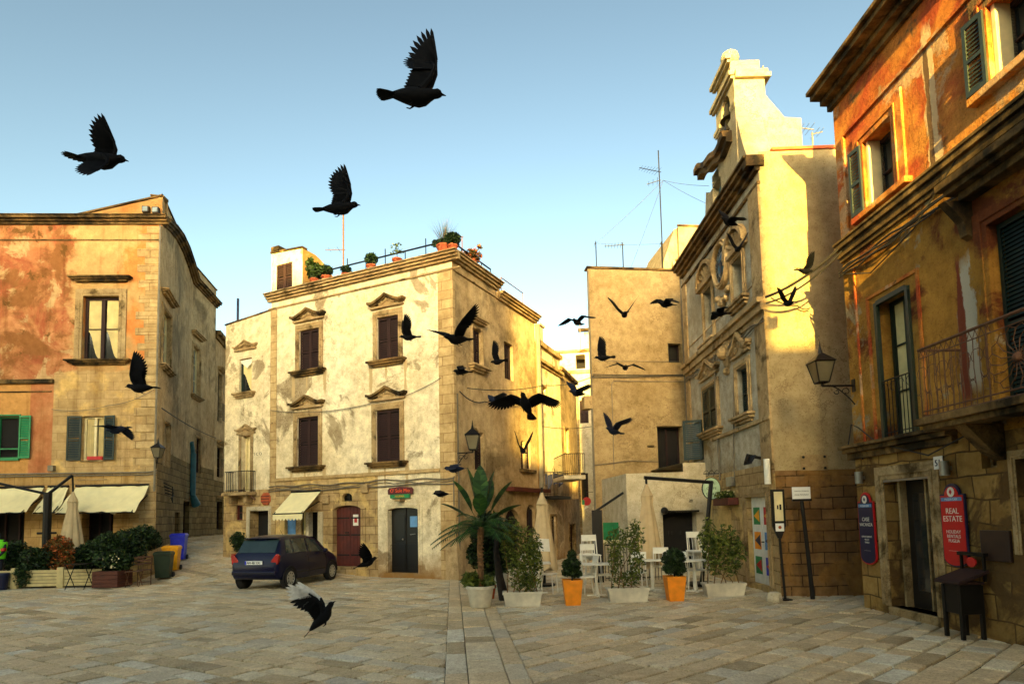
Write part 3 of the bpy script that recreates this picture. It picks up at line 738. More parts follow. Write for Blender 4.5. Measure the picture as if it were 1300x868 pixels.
    W = casement(A3, T, v4, .15, 'dark_wood', 2, .06, 2, 'dark'); surround(A3, W, v4, .12, .03)
    for d in (k1, k2): casement(A2, T, d, .3, 'dark_wood', 1, .06, 2, 'dark', name='door')
    mb = MB(); p = A2.uv(243, 602)
    s0 = A2.uv(242.6, 600)[0]-.15; fr = A2.P
    mb.tube([fr(s0, 3.1, .1), fr(s0, 5.0, .1)], .13, 8); mb.tube([fr(s0, 5.0, .1), fr(s0-.2, 5.5, .05)], .1, 8); mb.tube([fr(s0, 3.1, .1), fr(s0+.3, 2.7, .2)], [.13, .2], 8)
    obj('teal_duct', mb, simple('teal_painted_metal', h((40, 96, 110)), .6), T, True)
    mb = MB(); fr = A1.P
    for z, r in ((A1.uv(100, 601)[1], .03), (A1.uv(100, 604)[1], .02)): mb.tube([fr(L, z, .05), fr(-4, z+.02, .05), fr(-.3, z, .05), fr(.02, z+.05, .05)], r, 6)
    mb.tube([fr(-.04, 3.0, .06), fr(-.03, zc-.2, .06)], .035, 6)
    mb.box(fr, *sorted((A1.uv(64, 590)[0], A1.uv(71, 590)[0])), A1.uv(64, 598)[1], A1.uv(64, 591)[1], 0, .15)
    obj('pipework', mb, MT['pipe'], T)
    for (u, v) in ((187.5, 268), (200, 269)):
        s, z = A1.uv(u, v); mb = MB(); mb.box(A1.P, s-.13, s+.1, z-.1, z+.12, 0, .16); fl = obj('floodlight', mb, MT['iron'], T); mb = MB(); mb.box(A1.P, s-.1, s+.07, z-.07, z+.09, .16, .17); obj('floodlight_glass', mb, MT['glass_blue'], fl)
def mat_a1():
    m = M('peeling_orange_palazzo', .92, spec=.2); uv = m.tc.outputs["UV"]; X, Z = m.sep(uv)[0], m.sep(uv)[1]
    s68, sW, zS, zT = A1.uv(68, 500)[0], A1.uv(95, 500)[0], A1.uv(30, 486)[1], A1.uv(120, 471)[1]
    pn = m.math('SUBTRACT', m.noise(.9, 8, .65), .5)
    # cream plaster
    cr = m.mix(m.mask(m.noise(.6, 6), .35, .65), h((220, 184, 126)), h((196, 156, 102)))
    orange = m.mix(m.mask(m.noise(.8, 8, .65, dist=.8), .42, .6), h((206, 146, 98)), h((172, 96, 62)))
    pale = h((206, 172, 124))
    o2 = m.mix(m.mask(m.noise(1.1, 9, .65, vec=m.coord("Object", (1, 1, 1), (0, 0, 1)), dist=.5), .55, .6), orange, pale)
    o2 = m.mix(m.mask(m.noise(.5, 9, .7, vec=m.coord('Object', (1, 1, 1), (1, 0, 0)), dist=.4), .5, .58), o2, h((150, 100, 56)))
    o2 = m.mix(m.mask(m.noise(1.7, 9, .7, dist=.3), .58, .63), o2, h((120, 84, 40)))
    edge = m.math('ADD', X, m.math('MULTIPLY', pn, 3.2))
    lm = m.mask(edge, sW+.1, sW-.25)
    col = m.mix(lm, cr, o2)
    # pinkish strip near the corner
    strip = m.mask(m.math('ADD', X, m.math('MULTIPLY', pn, 2.2)), -1.5, -1.2); col = m.mix(m.math('MULTIPLY', strip, m.mask(m.noise(.7, 8), .46, .56)), col, h((222, 142, 76)))
    # lower centre: bare blocks
    k = m.brick(uv, .62, .3, h((212, 180, 128)), h((196, 164, 112)), h((172, 140, 94)), .009)
    bm = m.math('MULTIPLY', m.mask(X, s68-.01, s68+.01), m.mask(m.math('ADD', Z, m.math('MULTIPLY', pn, .7)), zT+.02, zT-.02))
    blk = m.mix(m.mask(m.noise(1.3, 8, .6), .52, .62), k.outputs["Color"], h((232, 194, 124)))
    col = m.mix(bm, col, blk)
    # lower left: flat orange wash, cream under the string course
    ll = m.math('MULTIPLY', m.mask(X, s68+.005, s68-.005), m.mask(Z, zS+.005, zS-.005))
    s38 = A1.uv(37, 550)[0]
    wash = m.mix(m.mask(X, s38-.02, s38+.02), h((216, 160, 92)), m.mix(m.mask(m.noise(1.5, 7), .4, .6), h((212, 148, 98)), h((198, 124, 80))))
    col = m.mix(ll, col, wash)
    zG = A1.uv(30, 602)[1]; gr = m.brick(uv, .6, .3, h((216, 180, 118)), h((192, 154, 96)), h((150, 118, 74)), .011)
    col = m.mix(m.mask(Z, zG, zG-.03), col, gr.outputs["Color"])
    med = m.noise(4, 10, .72); col = m.mix(m.mask(med, .3, .7), m.mix(1.0, col, (.66, .6, .52), 'MULTIPLY'), col)
    st = m.noise(1.0, 6, .6, vec=m.coord("Object", (2.6, 2.6, .2))); col = m.mix(m.mask(st, .55, .75), col, m.mix(1.0, col, (.62, .56, .46), 'MULTIPLY'))
    zt = A1.uv(30, 300)[1]; tm = m.mask(m.math('ADD', Z, m.math('MULTIPLY', pn, 2.5)), zt+.3, zt+.9); col = m.mix(m.math('MULTIPLY', tm, .55), col, h((128, 94, 50)))
    hgt = m.math('ADD', m.math('MULTIPLY', med, 1.4), m.math('ADD', m.noise(24, 8, .7), m.math('MULTIPLY', lm, .5)))
    return m.done(col, m.bump(hgt, .6, .03))
house_left()

def houses_lane():
    # house further up the lane on the left
    F = from_point(A3, sA3+.02, 470)
    T = thing('lane_house', F.P(0, 1.1), 'narrow grey stone house in shade up the lane, just beyond the left palazzo', 'house')
    e = F.uv(290, 560)[0]+6
    hs = [F.rect(276.5, 282, 474, 536), F.rect(275.5, 283, 567, 606), F.rect(269+6, 282, 636, 672)]
    mb = MB(); zt = F.uv(274, 422)[1]; wall(mb, F, 0, e, -.5, zt, [q+(.25,) for q in hs], bands=((F.uv(276, 610)[1], 1), (99, 0)))
    b = F.P(0, 0)+Vector((-10, 1, 0)); mb.m = 0
    mb.face([F.P(0, -.5), b+Vector((0, 0, -.5)), b+Vector((0, 0, zt)), F.P(0, zt)]); obj('wall', mb, [MT['plaster_b2'], MT['blocks_a2']], T)
    r = MB(); poly_roof(r, [F.P(0, 0), F.P(e, 0), F.P(e, 0)+Vector((-10, 0, 0)), b], zt-.05); obj('roof', r, MT['roofing'], T)
    cornice(F, T, -.05, e, zt, ((-.3, -.1, .1), (-.1, .12, .25)))
    for k, q in enumerate(hs):
        W = casement(F, T, q, .25, 'dark_wood', 1, .06, 2, 'glass', name='window' if k < 2 else 'door'); flat_head(F, W, q, .15, q[3]+.15, mat='trim')
        if k < 2:
            mb = MB(); railing(mb, lambda a, b: F.P(q[0]-.1+a, q[2]+b, .25), q[1]-q[0]+.2, .9, 8); obj('balcony_railing', mb, MT['iron'], W)
    # far end of the lane
    G = Fac(278, 560, 46, (1, 0)); T = thing('lane_end_house', G.P(0, 3), 'shaded house closing the far end of the left lane', 'house')
    mb = MB(); wall(mb, G, -12, 12, -1, 14, [(-2.2, -1.2, 6.5, 8.5, .2), (1, 2, 6.5, 8.5, .2)])
    for a in (-12, 12): mb.face([G.P(a, -1), G.P(a, -1, -6), G.P(a, 14, -6), G.P(a, 14)])
    mb.face([G.P(-12, 14), G.P(12, 14), G.P(12, 14, -6), G.P(-12, 14, -6)]); obj('wall', mb, MT['plaster_b2'], T)
    for a in (-2.2, 1): casement(G, T, (a, a+1, 6.5, 8.5), .2, 'dark_wood', 2, .07, 2, 'dark')
    # steps up into the lane
    S = thing('stone_steps', pt(283, 690, 24.2), 'worn stone steps climbing beside the annexe at the foot of the lane', 'steps')
    mb = MB(); o = B1.uv(285, 640)[0]
    for k in range(5):
        y = .8+k*.38; z = .55+k*.17; fr = lambda a, b, c: B1.P(o-.1+a*1.0, b, -c)
        mb.box(fr, -1.5, 0-.02, z-.6, z+.02, y, y+.45+(.0 if k < 4 else 2))
    obj('step', mb, MT['blocks_a2'], S, bevel=.02)
houses_lane()
# ---------------------------------------------------------------- C: annexe left of the cream house
sBL = B1.uv(343.5, 520)[0]; sCL = B1.uv(285.5, 520)[0]
def house_annexe():
    T = thing('pale_annexe', B1.P(sCL, .4), 'narrow pale two-storey annexe with iron balcony, attached left of the cream corner house', 'house')
    z0, z1 = B1.uv(286, 413.6)[1], B1.uv(342, 395)[1]
    w1 = B1.rect(303.5, 319.5, 455, 498); w2 = B1.rect(306.5, 318, 553, 624); w3 = B1.rect(299, 308, 641, 660); w4 = B1.rect(317, 341, 648, 705)
    zb = B1.uv(315, 622)[1]
    mb = MB(); wall(mb, B1, sCL, sBL-.004, -.5, [(sCL, z0), (sBL-.004, z1)], [w1+(.18,), w2+(.25,), w3+(.15,), w4+(.4,)], bands=((zb, 1), (99, 0)))
    a, b = B1.P(sCL, 0), B1.P(sCL, 0, -8); mb.m = 0
    mb.face([b+Vector((0, 0, -.5)), a+Vector((0, 0, -.5)), a+Vector((0, 0, z0)), b+Vector((0, 0, z0))])
    obj('wall', mb, [MT['plaster_b'], MT['blocks_b']], T)
    r = MB(); r.face([B1.P(sCL, z0-.03), B1.P(sBL-.004, z1-.03), B1.P(sBL-.004, z1-.03, -8), B1.P(sCL, z0-.03, -8)]); obj('roof', r, MT['roofing'], T)
    mb = MB(); mb.strip(B1.P, [(sCL-.03, z0+.05), (sBL-.01, z1+.05)], [(sCL-.03, z0), (sBL-.01, z1)], -.3, .04); obj('coping', mb, MT['trim_dark'], T)
    W = casement(B1, T, w1, .18, 'dark_green', 1, .055, 0, 'glass', .55); ogee_head(B1, W, w1, .3, B1.uv(311, 441)[1], .22, .06, .1, 'trim'); sill(B1, W, w1, .22, .14, .18, 'trim')
    mb = MB(); n = 16; s0, s1, a0, a1 = w1[:4]
    for i in range(n):
        f = lambda i: B1.P(s0+(s1-s0)*i/n, a1-.1-.25*(1-abs(2*i/n-1)), -.08+.012*math.sin(i*2)); g = lambda i: B1.P(s0+(s1-s0)*i/n, a1-.02, -.08+.012*math.sin(i*2))
        mb.face([f(i), f(i+1), g(i+1), g(i)])
    obj('lace_valance', mb, MT['paper'], W)
    W = casement(B1, T, w2, .25, 'off_white', 2, .06, 1, 'off_white', name='balcony_door'); surround(B1, W, w2, .14, .03, 'trim'); ogee_head(B1, W, w2, .3, B1.uv(311, 547)[1], .2, .06, .1, 'trim')
    q = B1.rect(297, 324, 599, 625); mb = MB(); pr = .4
    L = q[1]-q[0]; zb_ = q[2]
    railing(mb, lambda a, b: B1.P(q[0]+a, zb_+b, pr), L, q[3]-zb_, 14); railing(mb, lambda a, b: B1.P(q[0], zb_+b, pr-a), pr, q[3]-zb_, 5); railing(mb, lambda a, b: B1.P(q[1], zb_+b, pr-a), pr, q[3]-zb_, 5)
    B = obj('balcony_railing', mb, MT['iron'], T)
    mb = MB(); mb.box(B1.P, q[0]-.1, q[1]+.1, zb_-.12, zb_, .01, pr+.08); mb.box(B1.P, q[0]+.1, q[0]+.25, zb_-.4, zb_-.12, 0, pr*.8); mb.box(B1.P, q[1]-.25, q[1]-.1, zb_-.4, zb_-.12, 0, pr*.8)
    obj('balcony_slab', mb, MT['trim'], T, bevel=.02)
    casement(B1, T, w3, .15, 'brown_wood', 1, .05, 1, 'dark'); W = casement(B1, T, w4, .4, None, pane='dark', name='doorway'); surround(B1, W, w4, .16, .03, 'white_wash')
    # octagonal brown shutter disc
    s, z = B1.uv(338.5, 633); mb = MB(); mb.prism(B1.P, [(s+.26*math.cos(R(22.5+45*k)), z+.24*math.sin(R(22.5+45*k))) for k in range(8)], 0, .06); D = obj('octagonal_board', mb, MT['terracotta'], T, bevel=.01)
    mb = MB()
    for k in range(3): mb.box(B1.P, s-.2, s+.2, z-.12+.1*k, z-.09+.1*k, .06, .075)
    obj('board_batten', mb, MT['brown_wood'], D)
    mb = MB(); a, b = B1.uv(313, 628); mb.tube([B1.P(a-.3+.9*t, b+.15*math.sin(t*3.1)-.0-.5*max(0, t-.6), .1+.25*math.sin(t*3)) for t in [i/12 for i in range(13)]], .035, 6); obj('curved_bracket', mb, MT['rust'], T)
    # vertical lettering plaque
    text_mesh('wall_lettering', 'V I C O', .16, lambda a, b, c: B1.P(B1.uv(326, 578)[0]+a, B1.uv(326, 578)[1]+b, .006+c), 'cable_pale', T)
house_annexe()

# ---------------------------------------------------------------- B: cream corner house
def house_corner():
    T = thing('cream_corner_house', B1.P(0, 0), 'cream plaster corner house with brown shutters and roof terrace, centre of the square', 'house')
    zt = B1.uv(560, 329)[1]
    sh = [B1.rect(380, 405.5, 418, 470), B1.rect(479, 506, 401.5, 457), B1.rect(377.5, 404.5, 529, 591.5), B1.rect(477.5, 508, 519.5, 586)]
    dB = B1.rect(423, 458.5, 641, 719); dO = B1.rect(492.5, 531, 644, 727); dS = B1.rect(361, 404, 650, 722); dF = B1.rect(434, 447, 625.5, 636)
    zg = B1.uv(460, 604)[1]
    sP = B1.uv(480, 680)[0]
    mb = MB()
    holes = [q+(.16,) for q in sh]+[dB+(.28,), dO+(.28,), dS+(.5,), dF+(.2,)]
    # ground floor: bare stone on the left, painted plaster on the right
    bd = []
    for q in sh:
        for s_, w_, L_ in ((q[0]-.28, .05, 1.1), (q[1]+.25, .06, .9), (q[0]+.35, .03, .6)): bd.append((s_, w_, q[2]-.2-L_*random.uniform(.6, 1.2), q[2]-.12, h((186, 160, 116))))
    fp = plaster('cream_front_plaster', h((246, 234, 200)), h((232, 214, 174)), stain=h((176, 158, 126)), sthr=(.545, .575), sscale=.5, streak=.14, grime=(.3, .9, h((150, 112, 62))), bands=bd)
    ga = [q for q in holes if q[3] < zg+.01]; up = [q for q in holes if q[2] > zg-.01]
    wall(mb, B1, sBL, sP, -.5, zg, [q for q in ga if q[1] < sP], bands=((99, 1),))
    wall(mb, B1, sP, 0, -.5, zg, [q for q in ga if q[0] > sP], bands=((99, 0),))
    wall(mb, B1, sBL, 0, zg, zt, up)
    arch_fill(mb, B1, dB[0], dB[1], dB[3]-.16, dB[3], .28, 1); arch_fill(mb, B1, dO[0], dO[1], dO[3]-.08, dO[3], .28, 0); arch_fill(mb, B1, dF[0], dF[1], dF[3]-.15, dF[3], .2, 1)
    obj('wall', mb, [fp, MT['blocks_b']], T)
    # side wall
    s1_ = B2.uv(632, 480)[0]; s2_ = B2.uv(681, 520)[0]; zl = B2.uv(640, 381)[1]
    wA = B2.rect(600, 611, 419, 465); wB = B2.rect(640.5, 651.5, 436, 482); wC = B2.rect(601.5, 613, 549, 596)
    wD1 = B2.rect(661, 666.3, 559, 595); wD2 = B2.rect(668.3, 673.5, 559, 595)
    aA = B2.rect(641, 661, 646, 722); aB = B2.rect(669, 680, 640, 718)
    mb = MB(); allh = [wA, wB, wC, wD1, wD2, aA, aB]
    wall(mb, B2, 0, s1_, -.5, zt, [q+(.2,) for q in allh if q[1] < s1_]); wall(mb, B2, s1_, s2_, -.5, zl, [q+(.2,) for q in allh if q[0] > s1_])
    for q in (aA, aB): arch_fill(mb, B2, q[0], q[1], q[3]-(q[1]-q[0])*.45, q[3], .2)
    for q in (wD1, wD2): arch_fill(mb, B2, q[0], q[1], q[3]-(q[1]-q[0])*.5, q[3], .2)
    obj('side_wall', mb, MT['plaster_b2'], T)  # same plaster as the front, its shade put into a darker colour
    r = MB(); zr = zt-.25
    r.face([B1.P(sBL, zr), B1.P(0, zr), B2.P(s1_, zr), B2.P(s1_, zr)-B1.d*(-sBL)])
    q = B2.P(s2_, 0); e = B1.d*(-sBL)
    r.face([B2.P(s1_, zl-.2), B2.P(s2_, zl-.2), B2.P(s2_, zl-.2)-e, B2.P(s1_, zl-.2)-e])
    r.face([B2.P(s1_, zl-.2), B2.P(s1_, zt), B2.P(s1_, zt)-e, B2.P(s1_, zl-.2)-e])
    r.face([B2.P(s2_, -.5), B2.P(s2_, zl), B2.P(s2_, zl)-e, B2.P(s2_, -.5)-e]); r.face([B2.P(0, -.5)-e, B2.P(s1_, -.5)-e, B2.P(s1_, zt)-e, B2.P(0, zt)-e]); r.face([B2.P(s1_, -.5)-e, B2.P(s2_, -.5)-e, B2.P(s2_, zl)-e, B2.P(s1_, zl)-e])
    obj('roof', r, MT['roofing'], T)
    st = ((-.42, -.36, .05), (-.14, -.06, .1), (-.06, .02, .18), (.02, .09, .26), (.09, .13, .32))
    mb = MB(); corn_on(mb, B1, sBL-.12, .3, zt, st); obj('cornice', mb, MT['trim'], T, bevel=.012)
    mb = MB(); corn_on(mb, B2, -.001, s1_+.1, zt+.002, st); corn_on(mb, B2, s1_, s2_+.1, zl, st[1:]); obj('side_cornice', mb, MT['trim'], T, bevel=.012)
    mb = MB(); mb.box(B1.P, sBL, sBL+.3, -.4, zt-.4, .0, .03); mb.box(B1.P, -.52, .028, -.4, zt-.42, 0, .03); mb.box(B2.P, .0, .12, -.4, zt-.42, 0, .028)
    mb.box(B1.P, sBL+.3, -.52, zg-.02, zg+.06, 0, .05); mb.box(B1.P, sBL+.3, -.52, zg+.06, zg+.1, 0, .03)
    obj('pilasters', mb, MT['quoin'], T, bevel=.01)
    mb = MB(); # sloping buttress at the foot of the corner
    mb.face([B1.P(-.35, -.4, .03), B1.P(.3, -.4, .3), B1.P(.04, 1.15, .035), B1.P(-.35, 1.15, .032)]); mb.face([B1.P(.3, -.4, .3), B2.P(.7, -.4, .05), B2.P(.5, 1.15, .012), B1.P(.04, 1.15, .035)])
    obj('corner_buttress', mb, MT['plaster_b2'], T)
    for k, q in enumerate(sh):
        W = closed_shutters(B1, T, q, .16); surround(B1, W, q, .17, .04, top=.22); ogee_head(B1, W, q, .3, q[3]+.42, .26, .08, .2); sill(B1, W, q, .32, .13, .24)
    for q in (wA, wC): W = closed_shutters(B2, T, q, .2); surround(B2, W, q, .14, .03)
    flat_head(B2, W, wA, .2, wA[3]+.22, mat='trim')
    W = casement(B2, T, wB, .2, 'dark_wood', 2, .07, 2, 'dark'); sill(B2, W, wA, .3, .14, .25, 'trim'); 
    for q in (wD1, wD2): W = closed_shutters(B2, T, q, .2, leaves=1)
    mb = MB(); mb.box(B2.P, wD1[0]-.15, wD2[1]+.2, wD1[2]-.12, wD1[2]-.01, 0, .16); obj('sill', mb, MT['trim_dark'], W)
    for q in (aA, aB): casement(B2, T, q, .2, 'dark_wood', 2, .06, 1, 'dark', name='arched_door')
    q = B2.rect(640, 681, 611, 618)
    # brown double door
    s0, s1, z0, z1 = dB; mb = MB(); fr = lambda a, b, c: B1.P(a, b, -.2+c)
    n = 8
    for k in range(n): mb.box(fr, s0+(s1-s0)*k/n+.006, s0+(s1-s0)*(k+1)/n-.006, z0, z1, 0, .03)
    mb.box(fr, s0, s1, z0, z1, -.06, -.001); D = obj('door', mb, MT['brown_wood'], T, bevel=.004)
    mb = MB(); c = (s0+s1)/2
    for zz in (.35, z1-z0-.45, (z1-z0)*.5): mb.box(fr, s0+.05, c-.04, z0+zz, z0+zz+.05, .031, .045); mb.box(fr, c+.04, s1-.05, z0+zz, z0+zz+.05, .031, .045)
    mb.box(fr, c-.2, c-.05, z0+1.1, z0+1.14, .05, .07); obj('hinges', mb, MT['iron'], D)
    mb = MB(); mb.box(fr, c+.12, c+.34, z0+1.35, z0+1.72, .032, .036); N = obj('notice', mb, MT['paper'], D); mb = MB(); mb.box(fr, c+.17, c+.29, z0+1.45, z0+1.62, .0365, .038); obj('notice_picture', mb, MT['red'], N)
    mb = MB(); fw = .12; f = B1.P
    mb.box(f, s0-.2, s0, z0, z1-.1, 0, .03); mb.box(f, s1, s1+.2, z0, z1-.1, 0, .03); N = obj('door_surround', mb, MT['blocks_b'], D)
    casement(B1, T, dF, .2, 'iron', 2, .04, 1, 'dark', name='fanlight')
    # black door under the sign
    s0, s1, z0, z1 = dO; mb = MB()
    mb.box(fr, s0, s1, z0, z1, -.06, 0); c = (s0+s1)/2
    for a, b in ((s0+.08, c-.05), (c+.05, s1-.08)):
        for p, t in ((.15, .9), (1.0, 1.9)): mb.box(fr, a, b, z0+p, min(z0+t, z1-.2), .001, .02)
    mb.box(fr, c-.01, c+.01, z0, z1, .0, .03); D = obj('door', mb, MT['door_black'], T, bevel=.006)
    mb = MB(); mb.box(fr, s1-.42, s1-.14, z1-.62, z1-.28, .03, .035); obj('notice', mb, MT['blue_paint'], D)
    mb = MB(); mb.tube([fr(s1-.4, z0+1.2, .06), fr(s1-.2, z0+1.22, .06)], .014, 6); mb.ball(fr(c-.12, z0+1.05, .04), .03); obj('handle', mb, MT['chrome'], D)
    surround(B1, D, dO, .17, .02, 'plaster_b')
    # shop entrance under the awning: blue shutter, curtain strip, dark doorway
    s0, s1, z0, z1 = dS; mb = MB(); mb.face([B1.P(s0, z0, -.49), B1.P(s1, z0, -.49), B1.P(s1, z1, -.49), B1.P(s0, z1, -.49)]); D = obj('shop_front', mb, MT['dark'], T)
    W_ = s1-s0; mb = MB(); mb.box(B1.P, s0, s0+W_*.24, z0, z1, -.2, -.15); obj('blue_shutter', mb, MT['blue_paint'], D)
    mb = MB(); mb.box(B1.P, s0+W_*.26, s0+W_*.42, z0, z1, -.2, -.13); obj('jamb', mb, MT['trim'], D); mb = MB(); mb.box(B1.P, s0+W_*.64, s0+W_*.72, z0, z1, -.2, -.001); mb.box(B1.P, s1, s1+.22, z0, z1, .0, .03); obj('white_pier', mb, MT['white_wash'], D)
    mb = MB(); mb.box(B1.P, s0+W_*.3, s0+W_*.44, z0, z0+.95, -.1, .12); obj('grey_box', mb, MT['trim'], D)
    mb = MB()
    for k in range(7): a = s0+W_*(.46+.022*k); mb.box(B1.P, a, a+.025, z0+.1, z1, -.2, -.19)
    obj('bead_curtain', mb, MT['curtain'], D)
    # conduits
    mb = MB(); f = B1.P; z = B1.uv(460, 612)[1]
    for dz, r, w_ in ((0, .02, 1.3), (-.09, .014, 2.1), (-.17, .02, .7)):
        mb.tube([f(sBL+(-sBL)*i/24, z+dz+.03*math.sin(i*w_)+.02*math.sin(i*.5), .05) for i in range(25)], r, 5)
    mb.tube([f(-.02, 2.2, .05), f(-.02, z, .05), f(.02, z+.02, .06)], .02, 5); mb.tube([B2.P(.13, .3, .05), B2.P(.13, B2.uv(580, 500)[1], .05)], .03, 6)
    mb.tube([B2.P(1.5, 0, .05), B2.P(1.5, 3.4, .05)], .02, 6)
    obj('conduits', mb, MT['cable_pale'], T)
    for u, v in ((438+26, 620), (415, 634)):
        s, z = B1.uv(u, v); mb = MB(); mb.box(B1.P, s-.14, s+.14, z-.14, z+.14, 0, .09); obj('junction_box', mb, MT['trim'], T, bevel=.01)
    # balcony-like projecting ledge and brown beam on the side
    q = B2.rect(642, 690, 612, 619); mb = MB(); za, zb = B2.uv(645, 618)[1], B2.uv(688, 612)[1]
    mb.strip(B2.P, [(q[0], za), (q[1], za)], [(q[0], za-.14), (q[1], za-.14)], .0, .3); obj('brown_ledge', mb, MT['brown_wood'], T)
    # stair room on the roof
    s0, s1 = sBL, B1.uv(384, 360)[0]; zz = [B1.uv(344, 322.5)[1], B1.uv(384, 315)[1]]; wq = B1.rect(351, 371, 334.5, 369)
    mb = MB(); wall(mb, B1, s0, s1, zt, [(s0, zz[0]), (s1, zz[1])], [(wq[0], wq[1], max(wq[2], zt+.14), wq[3], .12)])
    dz = (zz[1]-zt)
    def sd(t): return zt+dz*(1-smooth(t, .15, 1)*.92)
    N = 10; DD = 3.2
    for i in range(N):
        a, b = i/N, (i+1)/N
        mb.face([B1.P(s1, zt-.2, -DD*a), B1.P(s1, zt-.2, -DD*b), B1.P(s1, sd(b), -DD*b), B1.P(s1, sd(a), -DD*a)])
        mb.face([B1.P(s0, zt-.2, -DD*a), B1.P(s0, zt-.2, -DD*b), B1.P(s0, sd(b)+zz[0]-zz[1], -DD*b), B1.P(s0, sd(a)+zz[0]-zz[1], -DD*a)])
        mb.face([B1.P(s0, sd(a)+zz[0]-zz[1], -DD*a), B1.P(s1, sd(a), -DD*a), B1.P(s1, sd(b), -DD*b), B1.P(s0, sd(b)+zz[0]-zz[1], -DD*b)])
    S = obj('stair_room', mb, MT['plaster_b'], T)
    closed_shutters(B1, S, (wq[0], wq[1], max(wq[2], zt+.14), wq[3]), .12)
    mb = MB(); mb.strip(B1.P, [(s0-.03, zz[0]+.06), (s1+.03, zz[1]+.06)], [(s0-.03, zz[0]), (s1+.03, zz[1])], -.2, .05)
    mb.box(B1.P, s0+.02, s0+.4, zz[0]+.06, zz[0]+.22, -.3, .06); obj('coping', mb, MT['trim_dark'], S)
    # terrace railing
    mb = MB(); a, b = B1.uv(392, 350)[0], -.25; z = zt+.13
    L = b-a; mb.tube([B1.P(a, z+.5, -.15), B1.P(b, z+.5, -.15)], .028, 6); mb.tube([B2.P(.2, z+.5, -.15), B2.P(s1_-.1, z+.5, -.15)], .028, 6)
    for k in range(8): mb.tube([B1.P(a+L*k/7, z-.2, -.15), B1.P(a+L*k/7, z+(.5 if k % 2 else .75), -.15)], .018, 6)
    for k in range(5): mb.tube([B2.P(.2+(s1_-.3)*k/4, z-.2, -.15), B2.P(.2+(s1_-.3)*k/4, z+.5, -.15)], .018, 6)
    obj('terrace_railing', mb, MT['iron'], T)
    mb = MB(); a, b = s1_+.8, s2_-.6; mb.tube([B2.P(a, zl+.1, -.2), B2.P(a, zl+.95, -.2), B2.P(b, zl+.95, -.2), B2.P(b, zl+.1, -.2)], .02, 6); obj('clothes_rail', mb, MT['rust'], T)
    mb = MB(); s, z = B2.uv(684.5, 430); mb.tube([B2.P(s2_+.05, -.2, .12), B2.P(s2_+.05, zl-.2, .12)], .1, 8); obj('drainpipe', mb, MT['pipe'], T)
    return T
house_corner()

